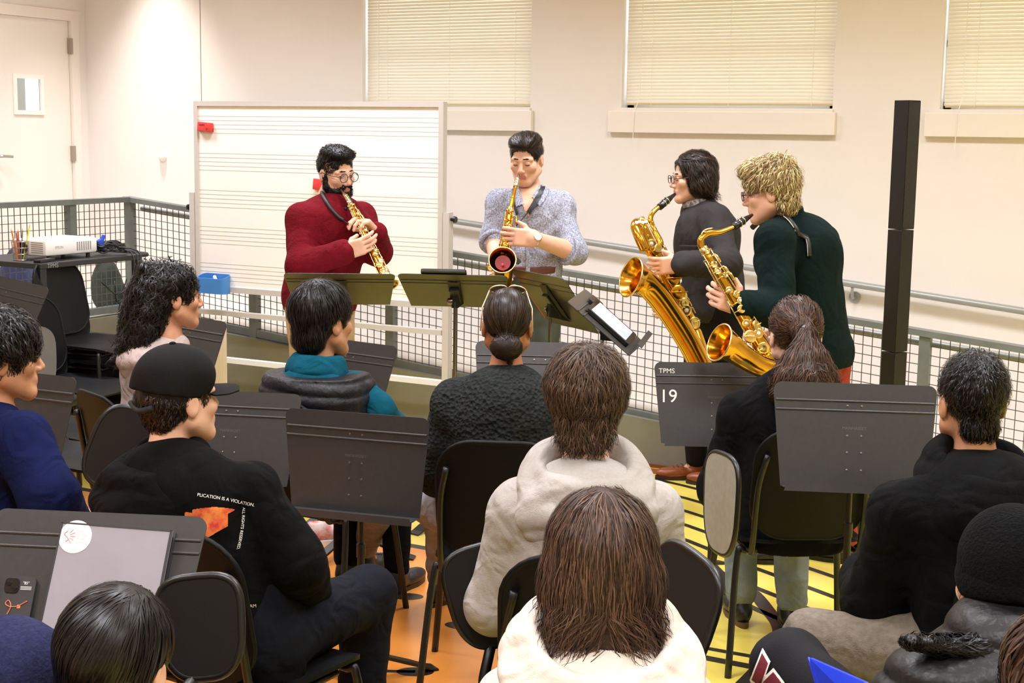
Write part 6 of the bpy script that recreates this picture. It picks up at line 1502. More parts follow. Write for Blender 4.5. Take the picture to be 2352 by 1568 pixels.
p.hand(p.j['wrR'], hdir(-80) - Z3 * 0.3, -V3, Z3, (30, 40, 30), 0.02, 1.05, res=0.005)
p.finish_body(SK_L); p.brows(H_BLD); p.eyes(True)
p.top('sweater', M_green, w=1.10, th=0.018, noise=0.008, arm=1.32, hem=0.0, collar=(0.0, 0.068, 0.013, 1.2), sleeve=0.98, depthq=0.84, flare=0.005)
p.pants(M_rust, 1.12)
for q in 'LR': p.shoe(q, M_leath, size=1.1)
def vM4(s, S):
    v_cap(0.089, 0.110, 0.100, back=-0.085, front=0.055, nape=(-0.05, 0.064, 0.042, 0.05))(s, S); H = s.H
    S.ell(H(0, 0.05, 0.10), (0.07, 0.055, 0.035), s.R, 0.02); S.ell(H(0, -0.05, 0.11), (0.065, 0.055, 0.035), s.R, 0.02)
    for sx in (-1, 1): S.ell(H(sx * 0.088, 0.018, -0.035), (0.040, 0.052, 0.060), s.R, 0.01, True)
def fM4(l):
    d = A(*l) - A(0, -0.085, 0.12); return nrm(A(d[0] * 1.0, d[1] * 1.4 + 0.02, -0.12 - 1.6 * abs(min(0, d[2]))))
p.hair(H_BLD, vM4, fM4, 1500, 0.055, 0.0017, noise=0.006, nfreq=36, lift=0.012, jitter=0.3, wave=0.003, seed=39, res=0.0055, sel=lambda l: not (abs(l[0]) > 0.045 and l[2] < 0.035 and l[1] > -0.035), extra_strands=[dict(n=350, length=0.05, hang=0.10, lift=0.018, jitter=0.25, rad=0.0016, sel=lambda l: l[2] > 0.03)])
p.glasses(mat('glasses_brown', (90, 52, 44), 0.35), 0.024, 0.018, False, 0.0022)
n = p.j['neck']
MB().tube(spline([n - p.bf * 0.075 + Z3 * 0.015, n - p.bf * 0.05 - p.br * 0.06 + Z3 * 0.03, n + p.bf * 0.03 - p.br * 0.085 + Z3 * 0.02, n + p.bf * 0.12 - p.br * 0.06 - Z3 * 0.06], 5), 0.012, 8).build('neck_strap', M_strap, p.root, True)
MB().tube(spline([n - p.bf * 0.075 + Z3 * 0.015, n - p.bf * 0.05 + p.br * 0.06 + Z3 * 0.03, n + p.bf * 0.03 + p.br * 0.085 + Z3 * 0.02, n + p.bf * 0.12 + p.br * 0.06 - Z3 * 0.06], 5), 0.012, 8).build('neck_strap', M_strap, p.root, True)
bk = [at(1812, 482, 6.02), at(1842, 505, 5.98), at(1858, 545, 5.99), at(1856, 588, 6.02)]
TOP4 = [o for o in p.root.children if o.name.startswith('sweater')][0]
_bv = BVHTree.FromPolygons([tuple(v.co) for v in TOP4.data.vertices], [tuple(f.vertices) for f in TOP4.data.polygons]); Q = []
for q in spline(bk, 6):
    r_ = _bv.find_nearest(Vector(q - p.L)); Q.append(A(*r_[0]) + p.L + A(*r_[1]) * 0.006)
MB().tube(Q, 0.012, 8).build('leather_pad', M_leath, p.root, True)
MB().tube([q + A(0, 0, 0) + nrm(q - p.j['chest']) * 0.008 - U3 * 0.006 for q in Q], 0.0022, 5).build('pad_piping', mat('piping_white', (214, 210, 200), 0.5), p.root, True)

# ------------------------------------------------------------------ saxophones
M_lac = mat('gold_lacquer', (226, 172, 64), 0.16, metal=1.0, var=0.12, vscale=20); M_lac2 = mat('dark_lacquer', (176, 116, 44), 0.2, metal=1.0, var=0.2, vscale=25)
M_brs2 = mat('pale_brass', (240, 214, 140), 0.2, metal=1.0); M_ebon = mat('ebonite', (16, 16, 17), 0.25); M_pearl = mat('key_pearl', (226, 220, 206), 0.25); M_sil = mat('silver_metal', (214, 206, 190), 0.2, metal=1.0)
def frame_at(P, i):
    t = nrm(P[min(i + 1, len(P) - 1)] - P[max(i - 1, 0)]); return t
def sax(label, body, rb, bell, rbell, neck, rneck, mouth, out, root, lac=M_lac, cup=1.0, nk=11, metal_mp=False, red_inside=False, bow=None, keymat=None):
    """body/bell/neck: world points of the tube axes; out: direction in which the key cups face"""
    r = thing('saxophone', label, 'saxophone', root); keymat = keymat or lac
    P = spline(body, 8); R = np.interp(np.linspace(0, 1, len(P)), np.linspace(0, 1, len(rb)), rb); MB().tube(P, list(R), 20).build('body_tube', lac, r, True)
    if bow is not None: Pw = spline(bow[0], 8); Rw = np.interp(np.linspace(0, 1, len(Pw)), np.linspace(0, 1, len(bow[1])), bow[1]); MB().tube(Pw, list(Rw), 20).build('bow', lac, r, True)
    if bell is not None:
        Pb = spline(bell, 8); n_ = len(Pb); Rb = np.interp(np.linspace(0, 1, n_), np.linspace(0, 1, len(rbell)), rbell)
        ax = nrm(Pb[-1] - Pb[-3]); bo = MB(); bo.tube(Pb, list(Rb), 28, False); k0 = int(n_ * 0.35); bo.tube([q - ax * 0.001 for q in Pb[k0:]], list(Rb[k0:] - 0.003), 28, False); bo.tube([Pb[k0], Pb[k0] + ax * 0.001], [Rb[k0] - 0.004] * 2, 20); bo.build('bell', lac, r, True)
        u = nrm(np.cross(ax, Z3 + U3 * 0.1)); w = np.cross(ax, u); MB().tube([Pb[-1] + (u * math.cos(t) + w * math.sin(t)) * Rb[-1] for t in [2 * math.pi * k / 32 for k in range(32)]], 0.0035 * cup, 8, closed=True).build('bell_rim', M_brs2, r, True)
        if red_inside:
            c = Pb[-1] - ax * 0.045; MB().lathe(c, ax, [(0, Rb[-1] * 0.58), (0.004, Rb[-1] * 0.58)], 24).build('mute_disc', mat('mute_red', (150, 30, 24), 0.5), r); MB().tube([c + ax * 0.004 - Z3 * 0.012, c + ax * 0.03 - Z3 * 0.016], 0.006, 10).build('mute_knob', mat('mute_pink', (220, 70, 110), 0.4), r, True)
    if neck is not None:
        Pn = spline(neck, 8); Rn = np.interp(np.linspace(0, 1, len(Pn)), np.linspace(0, 1, len(rneck)), rneck); MB().tube(Pn, list(Rn), 16).build('neck', lac, r, True)
        m_ = len(Pn) // 2; MB().lathe(Pn[m_] + Z3 * Rn[m_] * 1.0, Z3, [(0, 0.009 * cup), (0.004, 0.009 * cup)], 12).tube(spline([Pn[m_ - 6] + Z3 * Rn[m_ - 6] * 1.5, Pn[m_] + Z3 * Rn[m_] * 1.7, Pn[min(m_ + 7, len(Pn) - 1)] + Z3 * Rn[min(m_ + 7, len(Pn) - 1)] * 1.6], 4), 0.0028 * cup, 6).build('octave_key', keymat, r, True)
        MB().lathe(P[0], nrm(P[1] - P[0]), [(-0.02 * cup, R[0] * 1.2), (0.006, R[0] * 1.35), (0.012, R[0] * 1.2)], 18).build('neck_receiver', M_brs2, r, True)
    a, b = A(mouth[0]), A(mouth[1]); d = nrm(b - a); L = np.linalg.norm(b - a); rm = mouth[2]
    MB().tube([a, a + d * L * 0.15, a + d * L * 0.55, b], [rm, rm * 1.02, rm * 0.9, rm * 0.36], 14).build('mouthpiece', M_sil if metal_mp else M_ebon, r, True)
    lg = MB()
    for f in (0.30, 0.48): lg.tube([a + d * L * f + (nrm(np.cross(d, Z3)) * math.cos(t) + np.cross(d, nrm(np.cross(d, Z3))) * math.sin(t)) * rm * 1.0 for t in [2 * math.pi * k / 16 for k in range(16)]], rm * 0.16, 6, closed=True)
    for f in (0.30, 0.48): lg.tube([a + d * L * f + np.cross(d, nrm(np.cross(d, Z3))) * rm * -1.0 * s_ for s_ in (1.0, 1.5)], rm * 0.2, 6)
    lg.build('ligature', M_sil if not metal_mp else M_brs2, r, True)
    # keywork on the body tube
    out = nrm(out); rg = random.Random(len(label)); n_ = len(P)
    for k in range(nk):
        f = 0.06 + 0.88 * k / (nk - 1); i = int(f * (n_ - 1)); t = frame_at(P, i); o = nrm(out - t * (out @ t)); sd_ = np.cross(t, o); an = (rg.random() - 0.5) * 1.1; dr = nrm(o * math.cos(an) + sd_ * math.sin(an))
        rc = R[i] * (0.62 + 0.22 * rg.random()) * (1.0 if rb[-1] > 0.02 else 0.85); c = P[i] + dr * R[i] * 0.93
        kc = MB().lathe(c, dr, [(0, rc * 0.8), (0.006 * cup, rc * 0.82), (0.0065 * cup, rc), (0.011 * cup, rc), (0.0125 * cup, rc * 0.82), (0.0105 * cup, rc * 0.3)], 18); ko = kc.build('key_cup', keymat, r, 50)
        if k % 2 == 0: MB().lathe(c + dr * 0.011 * cup, dr, [(0, rc * 0.42), (0.0025, rc * 0.38)], 12).build('pearl', M_pearl, ko, True)
        s2 = sd_ * (1 if rg.random() > 0.5 else -1); MB().tube([c + dr * 0.010 * cup, c + dr * 0.011 * cup + s2 * R[i] * 0.7, P[i] + s2 * (R[i] + 0.007 * cup) + o * R[i] * 0.55], 0.0024 * cup, 6).build('key_arm', keymat, ko, True)
    for q, (sg, f0, f1, lf) in enumerate(((1, 0.03, 0.62, 0.55), (-1, 0.05, 0.95, 0.55), (1, 0.45, 0.98, 0.35), (-1, 0.30, 0.80, 0.15), (1, 0.08, 0.40, 0.05))):
        pts = []; pos = MB()
        for i in range(int(f0 * (n_ - 1)), int(f1 * (n_ - 1)) + 1, 2):
            t = frame_at(P, i); o = nrm(out - t * (out @ t)); sd_ = np.cross(t, o); pts.append(P[i] + (sd_ * sg * math.sqrt(max(0, 1 - lf * lf)) + o * lf) * (R[i] + 0.008 * cup))
            if len(pts) % 4 == 1: pos.tube([P[i] + (sd_ * sg * math.sqrt(max(0, 1 - lf * lf)) + o * lf) * R[i] * 0.95, pts[-1]], 0.0022 * cup, 6).lathe(pts[-1] - t * 0.003, t, [(0, 0.0042 * cup), (0.006, 0.0042 * cup)], 8)
        if len(pts) > 1: ro = MB().tube(pts, 0.0026 * cup, 7).build('key_rod', keymat, r, True); pos.build('rod_posts', keymat, ro, 50)
    for k in range(3):                                   # palm / side key levers
        f = 0.12 + 0.07 * k; i = int(f * (n_ - 1)); t = frame_at(P, i); o = nrm(out - t * (out @ t)); sd_ = np.cross(t, o)
        c = P[i] - sd_ * (R[i] + 0.018 * cup) + o * 0.01 * (k - 1); MB().tube(spline([P[i] - sd_ * R[i], c, c + t * 0.035 * cup - sd_ * 0.004], 4), [0.0025 * cup] * 5 + [0.0055 * cup] * 4, 8).build('palm_key', keymat, r, True)
    return r, P, R
def bell_keys(r, pts, rad, dirs, m):
    for c, rr, d in zip(pts, rad, dirs):
        d = nrm(d); ko = MB().lathe(A(c), d, [(0, rr * 0.85), (0.006, rr * 0.86), (0.0065, rr), (0.014, rr), (0.016, rr * 0.8), (0.013, rr * 0.25)], 24).build('bell_key_cup', m, r, 50)
        u = nrm(np.cross(d, Z3)); MB().tube([A(c) + d * 0.03 + u * rr * 1.1, A(c) + d * 0.034, A(c) + d * 0.03 - u * rr * 1.1], 0.0028, 6).tube([A(c) + u * rr * 1.1, A(c) + d * 0.03 + u * rr * 1.1], 0.0025, 6).tube([A(c) - u * rr * 1.1, A(c) + d * 0.03 - u * rr * 1.1], 0.0025, 6).build('key_guard', m, ko, True)
# soprano (straight)
b0 = SX + sd * 0.035; ln = np.linalg.norm(SE - b0)
r, P, R = sax('straight gold soprano saxophone held by the bearded player', [b0, b0 + (SE - b0) * 0.33, b0 + (SE - b0) * 0.66, SE], [0.0075, 0.012, 0.018, 0.025], [SE - sd * 0.06, SE - sd * 0.03, SE - sd * 0.008, SE + sd * 0.004], [0.025, 0.028, 0.038, 0.047], None, None, (b0 + sd * 0.01, at(784, 436, 7.10), 0.0125), -V3 * 0.8 + U3 * 0.35 + Z3 * 0.3, b0, cup=0.95, nk=16, metal_mp=True, keymat=M_brs2, lac=M_lac)
# alto
bt = at(1172, 484, 6.98); bb = at(1146, 668, 6.92)
r, P, R = sax('gold alto saxophone with red mute in its bell, held by the floral-shirt player', [bt, bt + (bb - bt) * 0.5, bb], [0.0125, 0.022, 0.031], [at(1153, 700, 6.80), at(1155, 668, 6.76), at(1156, 632, 6.74), at(1155, 606, 6.70), at(1154, 597, 6.655)], [0.036, 0.038, 0.043, 0.052, 0.063],
    [bt, at(1175, 470, 6.985), at(1180, 447, 6.99), at(1185, 428, 6.99)], [0.0122, 0.0115, 0.0095, 0.008], (at(1184, 430, 6.99), at(1192, 399, 7.03), 0.012), -V3 + U3 * -0.25, bb, nk=12, metal_mp=True, red_inside=True, keymat=M_lac,
    bow=([bb, at(1145, 692, 6.90), at(1147, 710, 6.85), at(1153, 700, 6.80)], [0.031, 0.033, 0.035, 0.036]))
bell_keys(r, [at(1133, 640, 6.78), at(1131, 612, 6.82)], [0.024, 0.021], [-V3 - U3 * 0.4, -V3 - U3 * 0.5], M_lac)
# baritone
t0 = at(1470, 512, 7.08); t1 = at(1592, 758, 7.16)
r, P, R = sax('large gold baritone saxophone held by the charcoal-jacket player', [t0, t0 + (t1 - t0) * 0.5, t1], [0.026, 0.034, 0.042], [at(1640, 905, 7.0), at(1590, 800, 6.98), at(1535, 712, 6.96), at(1494, 660, 6.94), at(1468, 643, 6.92), at(1449, 636, 6.90)], [0.056, 0.056, 0.058, 0.062, 0.072, 0.098],
    [at(1512, 574, 7.1), at(1516, 556, 7.10), at(1503, 530, 7.12), at(1494, 505, 7.12), at(1500, 487, 7.13), at(1520, 470, 7.16)], [0.018, 0.017, 0.0155, 0.0135, 0.0125, 0.011], (at(1514, 476, 7.15), at(1551, 445, 7.2), 0.0175), -V3 + U3 * 0.35, t1, nk=12, cup=1.2, keymat=M_brs2,
    bow=([t1, at(1612, 830, 7.1), at(1625, 890, 7.08), at(1640, 905, 7.0)], [0.042, 0.048, 0.052, 0.056]))
MB().tube(spline([at(1512, 574, 7.1), at(1500, 585, 7.08), at(1486, 570, 7.06), at(1474, 530, 7.05), at(1464, 512, 7.05), at(1459, 520, 7.02), at(1468, 545, 6.99), at(1482, 575, 6.99)], 6), [0.018 + 0.0002 * k for k in range(43)], 16).build('pigtail_loop', M_lac, r, True)
for k in range(4): q = at(1462 + 7 * k, 514 - 2 * (k % 2), 7.0); MB().lathe(q, -V3 + Z3, [(0, 0.010), (0.008, 0.011), (0.012, 0.008)], 14).build('stub_key', M_brs2, r, 50)
bell_keys(r, [at(1545, 640, 7.0), at(1556, 672, 7.0)], [0.034, 0.036], [-V3 + U3 * 0.4 + Z3 * 0.3] * 2, M_lac)
# tenor
t0 = at(1620, 578, 5.80); t1 = at(1758, 812, 5.82)
r, P, R = sax('gold tenor saxophone held by the green-sweater player', [t0, t0 + (t1 - t0) * 0.5, t1], [0.0145, 0.024, 0.034], [at(1775, 850, 5.72), at(1740, 838, 5.70), at(1702, 815, 5.68), at(1675, 796, 5.66), at(1652, 786, 5.64)], [0.041, 0.043, 0.048, 0.057, 0.076],
    [t0, at(1611, 566, 5.80), at(1611, 548, 5.80), at(1628, 536, 5.81), at(1655, 533, 5.83), at(1686, 521, 5.87)], [0.0145, 0.0142, 0.0135, 0.0125, 0.011, 0.0095], (at(1684, 522, 5.87), at(1728, 493, 5.96), 0.0155), -V3 + U3 * 0.4, t1, nk=12, cup=1.1, keymat=M_brs2, lac=M_lac,
    bow=([t1, at(1772, 842, 5.82), at(1782, 862, 5.78), at(1775, 850, 5.72)], [0.034, 0.038, 0.041, 0.041]))
bell_keys(r, [at(1721, 773, 5.70)], [0.026], [-V3 + U3 * 0.1 + Z3 * 0.2], M_brs2)
# ================================================================== SMALL THINGS
# column loudspeaker on its bass box
sp = A(-1.53, 6.66, 0); sa = math.radians(-28)
M_spk = mat('speaker_black', (19, 19, 19), 0.5, bump=0.3, bscale=260, kind='vor'); M_spk2 = mat('speaker_case', (15, 15, 15), 0.4)
t = thing('column_speaker', 'tall slim black column loudspeaker standing at right', 'loudspeaker', sp)
Rs = rz3(YAW + math.radians(34)); zc = [0.40, 0.88, 1.445, 2.03]
for k in range(3):
    z0, z1 = zc[k], zc[k + 1]
    MB().box(sp + A(0, 0, (z0 + z1) / 2), (0.041, 0.041, (z1 - z0) / 2 - 0.002), Rs, 0.002).build('segment', M_spk2, t)
    if k == 2: MB().box(sp + A(0, 0, (z0 + z1) / 2) + Rs @ A(0, -0.042, 0), (0.038, 0.0015, (z1 - z0) / 2 - 0.008), Rs).build('grille', M_spk, t)
MB().box(sp + A(0, 0, 0.205) + Rs @ A(0, 0.02, 0), (0.17, 0.20, 0.195), Rs, 0.012).build('bass_box', M_spk2, t, 40)
MB().box(sp + A(0, 0, 0.205) + Rs @ A(0, -0.182, 0), (0.155, 0.003, 0.175), Rs).build('bass_grille', M_spk, t)
for dx in (-0.13, 0.13):
    for dy in (-0.14, 0.18): MB().lathe(sp + Rs @ A(dx, dy, 0), (0, 0, 1), [(0, 0.016), (0.012, 0.014)], 12).build('rubber_foot', M_blk, t)
# binder, sticker and phone on the near stand
c, ex, ey, nz, r_ = STANDS['A8']
def on_stand(key, px, py):
    c, ex, ey, nz, r = STANDS[key]; d = ray(px, py); o = c + nz * 0.002; s_ = ((o - CPOS) @ nz) / (d @ nz); q = CPOS + d * s_ - o; return q @ ex, q @ ey
q = [on_stand('A8', *v) for v in ((138, 1196), (400, 1216), (352, 1440), (95, 1466))]
M_bind = mat('binder_grey', (152, 148, 156), 0.28, var=0.06, vscale=10, bump=0.12, bscale=14); M_bedge = mat('binder_edge', (40, 38, 42), 0.5)
Po = c + nz * 0.016; x0, y0 = q[3][0], -0.160; ang = math.atan2(q[1][1] - q[0][1], q[1][0] - q[0][0]); wb_, hb_ = 0.265, 0.290
bx_ = ex * math.cos(ang) + ey * math.sin(ang); by_ = ey * math.cos(ang) - ex * math.sin(ang); o0 = Po + ex * q[3][0] + ey * (-0.158)
t = thing('binder', 'grey plastic ring binder with a round white sticker on the near stand', 'binder', o0)
MB().plate([(0, 0), (wb_, 0), (wb_, hb_), (0, hb_)], o0 - nz * 0.012, bx_, by_, 0.004).build('back_cover', M_bedge, t)
MB().plate([(0.004, 0.004), (wb_ - 0.01, 0.004), (wb_ - 0.01, hb_ - 0.006), (0.004, hb_ - 0.006)], o0, bx_, by_, 0.018).build('pages', mat('paper_edge', (200, 196, 192), 0.8), t)
MB().plate([(0, 0), (wb_, 0), (wb_, hb_), (0, hb_)], o0 + nz * 0.011, bx_, by_, 0.004).build('front_cover', M_bind, t)
for e in ([(wb_ - 0.006, 0), (wb_, 0), (wb_, hb_), (wb_ - 0.006, hb_)], [(0, hb_ - 0.004), (wb_, hb_ - 0.004), (wb_, hb_), (0, hb_)], [(0, 0), (0.004, 0), (0.004, hb_), (0, hb_)]): MB().plate(e, o0 + nz * 0.0135, bx_, by_, 0.0012).build('cover_edge', M_bedge, t)
sc_ = on_stand('A8', 183, 1239); so = c + nz * 0.0306 + ex * sc_[0] + ey * sc_[1] - nz * 0.0; so = so - nz * (((so - o0) @ nz) - 0.0135)
MB().plate([(0.0385 * math.cos(a), 0.0385 * math.sin(a)) for a in [2 * math.pi * k / 40 for k in range(40)]], so, bx_, by_, 0.0008).build('sticker', mat('sticker_white', (250, 248, 246), 0.5), t)
lb = MB()
for k, s_ in enumerate(('THE', "PEOPLE'S", 'MUSIC', 'SCHOOL')): add_text(lb, s_, 0.0075, so + bx_ * 0.003 + by_ * (0.011 - 0.0088 * k), bx_, by_, 0.0008)
lb.build('sticker_lettering', mat('sticker_pink', (226, 170, 164), 0.6), t)
lg = MB(); gc = so - bx_ * 0.021
for k in range(5): a = math.radians(-50 + 25 * k); lg.tube([gc + nz * 0.0008 + (bx_ * math.cos(a) + by_ * math.sin(a)) * 0.009, gc + nz * 0.0008 + (bx_ * math.cos(a) + by_ * math.sin(a)) * 0.021], 0.0008, 4)
lg.tube([gc + nz * 0.0008 + bx_ * (0.006 * math.sin(2.2 * s_) * (1 - 0.2 * s_ / 3)) + by_ * (-0.013 + 0.0088 * s_ * 0.95) for s_ in [0.15 * k for k in range(21)]], 0.0009, 4)
lg.build('sticker_logo', mat('sticker_red', (222, 110, 96), 0.6), t)
q = [on_stand('A8', *v) for v in ((14, 1336), (88, 1336), (76, 1440), (0, 1450))]
pc_ = c + nz * 0.0075 + ex * ((q[0][0] + q[1][0]) / 2) + ey * ((q[0][1] + q[2][1]) / 2 - 0.012); t = thing('smartphone', 'smartphone in a black printed case lying on the near stand', 'phone', pc_)
MB().plate(rpoly(0.076, 0.150, 0.014, 5), pc_, ex, ey, 0.011).build('case', mat('phone_case', (46, 44, 46), 0.5), t, 40)
cc = pc_ + nz * 0.006; MB().plate(rpoly(0.033, 0.033, 0.008, 4), cc + ex * -0.017 + ey * 0.052, ex, ey, 0.005).build('camera_bump', mat('phone_glass', (30, 29, 31), 0.15), t, 40)
for dx, dy in ((-0.024, 0.058), (-0.010, 0.046)): MB().lathe(cc + ex * dx + ey * dy + nz * 0.002, nz, [(0, 0.0068), (0.002, 0.0068), (0.0022, 0.0045)], 16).build('camera_lens', M_ebon, t, 50)
tw = MB(); add_text(tw, '"85"', 0.009, cc + ex * 0.008 + ey * 0.056, ex, ey, 0.0006); add_text(tw, '"AIR"', 0.0125, cc + ex * -0.006 + ey * -0.066, ex, ey, 0.0006)
for k in range(3): tw.plate([(0, 0), (0.026, 0), (0.026, 0.0011), (0, 0.0011)], cc + ex * 0.004 + ey * (0.050 - 0.003 * k) + nz * 0.0002, ex, ey, 0.0006)
for k in range(3): tw.plate([(0, 0), (0.034, 0), (0.034, 0.0011), (0, 0.0011)], cc + ex * -0.034 + ey * (-0.034 - 0.003 * k) + nz * 0.0002, ex, ey, 0.0006)
tw.plate([(0, 0), (0.009, 0), (0.009, 0.026), (0, 0.026)], cc + ex * 0.020 + ey * -0.048, ex, ey, 0.0008); tw.build('case_print', M_print, t)
MB().tube(spline([cc + ex * x + ey * y + nz * 0.0008 for x, y in ((-0.018, -0.02), (-0.010, 0.004), (-0.018, 0.018), (-0.024, 0.010), (-0.012, 0.004), (0.006, 0.006), (0.026, 0.018))], 5), 0.0011, 5).plate([(0.004, 0.001), (0.012, 0.001), (0.012, 0.009), (0.004, 0.009)], cc + nz * 0.0002, ex, ey, 0.0008).build('orange_cord_print', mat('print_orange', (226, 122, 76), 0.6), t)
tb = MB(); q2 = on_stand('A8', 82, 1436); add_text(tb, '. B', 0.03, c + ex * q2[0] + ey * (q2[1] - 0.012), ex, ey, 0.0024); tb.build('hand_lettering', M_chalk, r_)
# lit tablet on the player's stand
c, ex, ey, nz, r_ = STANDS['S4']; o = c + nz * 0.012 - ey * 0.02
t = thing('tablet_computer', 'lit tablet computer in a dark folding case on the turned stand', 'tablet', o)
MB().plate(rpoly(0.30, 0.225, 0.012, 4), o, ex, ey, 0.014).build('case', M_blk, t, 40)
MB().plate(rpoly(0.255, 0.185, 0.006, 3), o + nz * 0.0076, ex, ey, 0.001).build('screen', mat('screen_lit', (190, 194, 226), 0.1, col2=(150, 158, 206), vscale=9, emit=((176, 182, 222), 0.55)), t)
MB().plate([(-0.128, 0.06), (0.128, 0.06), (0.128, 0.094), (-0.128, 0.094)], o + nz * 0.0084, ex, ey, 0.0006).build('screen_header', mat('screen_white', (240, 240, 246), 0.2, emit=((240, 240, 246), 0.6)), t)
MB().plate(rpoly(0.14, 0.06, 0.012, 4), o - ey * 0.02 + ex * 0.10 - nz * 0.002 + ey * 0.13, ex, ey, 0.018).build('pencil_holder', M_blk, t, 40)
# red folder on the turned stand, thin case on the second
c, ex, ey, nz, r_ = STANDS['S3']; o = c + nz * 0.006
t = thing('folder', 'red paper folder standing on the steeply turned music stand', 'folder', o)
MB().plate([(0.03, -0.15), (0.262, -0.15), (0.262, 0.15), (0.03, 0.15)], o, ex, ey, 0.003).build('cover', mat('folder_red', (214, 52, 38), 0.5), t)
MB().plate([(0.04, -0.145), (0.255, -0.145), (0.255, 0.145), (0.04, 0.145)], o + nz * 0.003, ex, ey, 0.002).build('sheet_music', mat('paper_white', (236, 232, 224), 0.8), t)
c, ex, ey, nz, r_ = STANDS['S2']; o = c + nz * 0.010 + ey * 0.06
t = thing('tablet_computer', 'thin dark tablet lying on the alto player\'s stand, only its edge showing', 'tablet', o)
MB().plate(rpoly(0.21, 0.26, 0.012, 4), o + ex * 0.04, ex, ey, 0.012).build('case', M_blk, t, 40)
MB().plate(rpoly(0.185, 0.235, 0.006, 3), o + ex * 0.04 + nz * 0.0065, ex, ey, 0.001).build('screen', MATS['screen_lit'], t)
# sheet music for the others
for key, lab in (('S1', 'sheet music lying on the stand of the burgundy-sweater player'),):
    c, ex, ey, nz, r_ = STANDS[key]; t = thing('sheet_music', lab, 'paper', c + nz * 0.005)
    MB().plate([(-0.21, -0.15), (0.0, -0.15), (0.0, 0.13), (-0.21, 0.13)], c + nz * 0.004, ex, ey, 0.001).build('left_page', MATS['paper_white'], t); MB().plate([(0.002, -0.15), (0.212, -0.15), (0.212, 0.13), (0.002, 0.13)], c + nz * 0.005, ex, ey, 0.001).build('right_page', MATS['paper_white'], t)
# blue folder on the lap at bottom right
a_, b_, c_, d_ = at(1858, 1510, 2.78), at(1985, 1566, 2.55), at(1990, 1640, 2.50), at(1885, 1600, 2.72)
n_ = nrm(np.cross(b_ - a_, d_ - a_)); n_ = n_ if n_[2] > 0 else -n_
t = thing('folder', 'bright blue folder lying on the lap of the beanie listener', 'folder', a_)
MB().add([a_, b_, c_, d_, a_ - n_ * 0.008, b_ - n_ * 0.008, c_ - n_ * 0.008, d_ - n_ * 0.008], [(0, 1, 2, 3), (7, 6, 5, 4), (0, 4, 5, 1), (1, 5, 6, 2), (2, 6, 7, 3), (3, 7, 4, 0)]).build('cover', mat('folder_blue', (32, 62, 214), 0.35), t)
MB().tube([a_ + n_ * 0.001, d_ + n_ * 0.001], 0.0028, 6).build('spine_edge', mat('folder_blue_edge', (24, 44, 170), 0.35), t)
# black backpack on the floor
c = at(1118, 1585, 3.72); c[2] = 0.0
t = thing('backpack', 'black backpack lying on the orange floor beside the cream hoodie', 'bag', c); M_bag = mat('bag_nylon', (30, 29, 30), 0.55, var=0.2, vscale=20, bump=0.2, bscale=60)
cz = at(1085, 1540, 3.15)[2]
S = SDF(); S.ell(c + Z3 * 0.20, (0.17, 0.15, 0.22), None, 0.05); S.ell(c + U3 * 0.12 + Z3 * 0.30, (0.13, 0.11, 0.12), None, 0.06); S.ell(c - U3 * 0.12 + Z3 * 0.16, (0.10, 0.12, 0.16), None, 0.05); S.noise = 0.02; S.nfreq = 13; S.floor = 0.0; S.build('pack', M_bag, t, 0.011)
MB().tube(spline([c - U3 * 0.16 - V3 * 0.08 + Z3 * 0.1, c - U3 * 0.13 - V3 * 0.10 + Z3 * 0.30, c + U3 * 0.02 - V3 * 0.10 + Z3 * 0.40, c + U3 * 0.14 - V3 * 0.08 + Z3 * 0.40], 5), 0.016, 6).build('shoulder_strap', mat('strap_web', (20, 20, 20), 0.7), t, True)
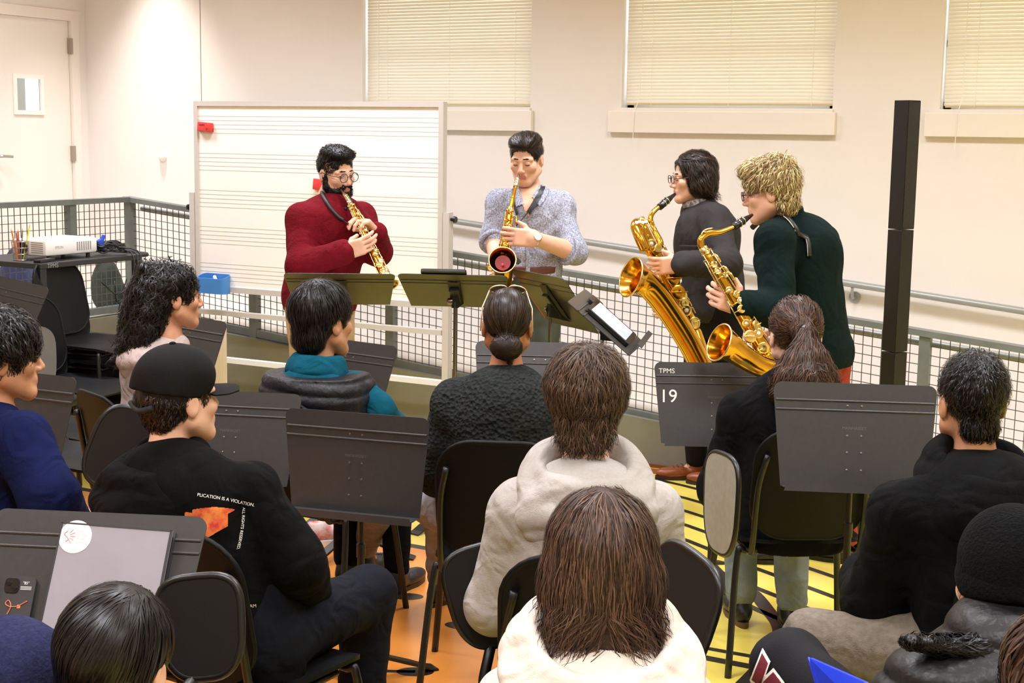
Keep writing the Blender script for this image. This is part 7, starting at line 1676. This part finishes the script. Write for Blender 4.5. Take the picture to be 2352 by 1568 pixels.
# bags behind the landing fence
blob_bag('dark navy backpack behind the wire fence, beyond the cart', at(60, 640, 10.6) * A(1, 1, 0) + A(0, 0, LAND), (0.20, 0.16, 0.22), mat('bag_navy', (36, 44, 84), 0.7, var=0.2, vscale=20), M_blk)
blob_bag('black bag behind the wire fence next to the navy backpack', at(130, 650, 10.3) * A(1, 1, 0) + A(0, 0, LAND), (0.16, 0.14, 0.17), M_bag, M_blk)
blob_bag('dark green bag behind the wire fence near the corner post', at(245, 660, 10.0) * A(1, 1, 0) + A(0, 0, LAND), (0.11, 0.10, 0.20), mat('bag_green', (48, 58, 44), 0.8, var=0.3, vscale=20), M_blk)
# pale box and blue bin near the board
c = at(474, 800, 7.75); t = thing('wooden_box', 'tall pale wooden box behind the curly-haired listener\'s stand', 'box', (c[0], c[1], 0)); ztop = at(495, 742, 7.75)[2]
Rb = np.stack([U3, V3, Z3], 1); M_pale = mat('pale_ply', (222, 204, 180), 0.6, var=0.1, vscale=6, stretch=(6, 6, 1))
b_ = A(c[0], c[1], 0)
for sx in (-1, 1): MB().box(b_ + U3 * sx * 0.07 + Z3 * (ztop / 2 + 0.11), (0.008, 0.16, ztop / 2 - 0.11), Rb).build('side_panel', M_pale, t)
MB().box(b_ + V3 * 0.155 + Z3 * (ztop / 2 + 0.11), (0.064, 0.006, ztop / 2 - 0.11), Rb).build('back_panel', M_pale, t); MB().box(b_ - V3 * 0.155 + Z3 * (ztop / 2 + 0.11), (0.064, 0.006, ztop / 2 - 0.11), Rb).build('front_panel', M_pale, t)
MB().box(b_ + Z3 * 0.11, (0.085, 0.17, 0.11), Rb, 0.006).build('plinth', mat('plinth_blue', (70, 132, 176), 0.5), t)
# white and red trainer showing under the middle stand: a leg-less pair would be odd, so it is a shoe set on the floor
c = atz(742, 1246, 0.0)
t = thing('trainer', 'white and red trainer on the floor under the middle stand', 'shoe', c); f = hdir(70); r3 = np.cross(f, Z3); R = np.stack([r3, f, Z3], 1)
S = SDF(); S.ell(c + f * 0.08 + Z3 * 0.045, (0.042, 0.10, 0.038), R, 0.02); S.ell(c - f * 0.03 + Z3 * 0.06, (0.038, 0.055, 0.055), R, 0.03); S.ell(c - f * 0.03 + Z3 * 0.12, (0.026, 0.035, 0.03), R, 0.01, True); S.floor = 0.016; S.build('upper', mat('trainer_white', (226, 216, 208), 0.5, col2=(188, 60, 60), vscale=16), t, 0.006)
MB().plate([(0.042 * math.cos(a), 0.14 * math.sin(a)) for a in [2 * math.pi * k / 28 for k in range(28)]], c + f * 0.045 + Z3 * 0.010, r3, f, 0.020).build('sole', mat('sole_white', (230, 228, 224), 0.6), t, 40)
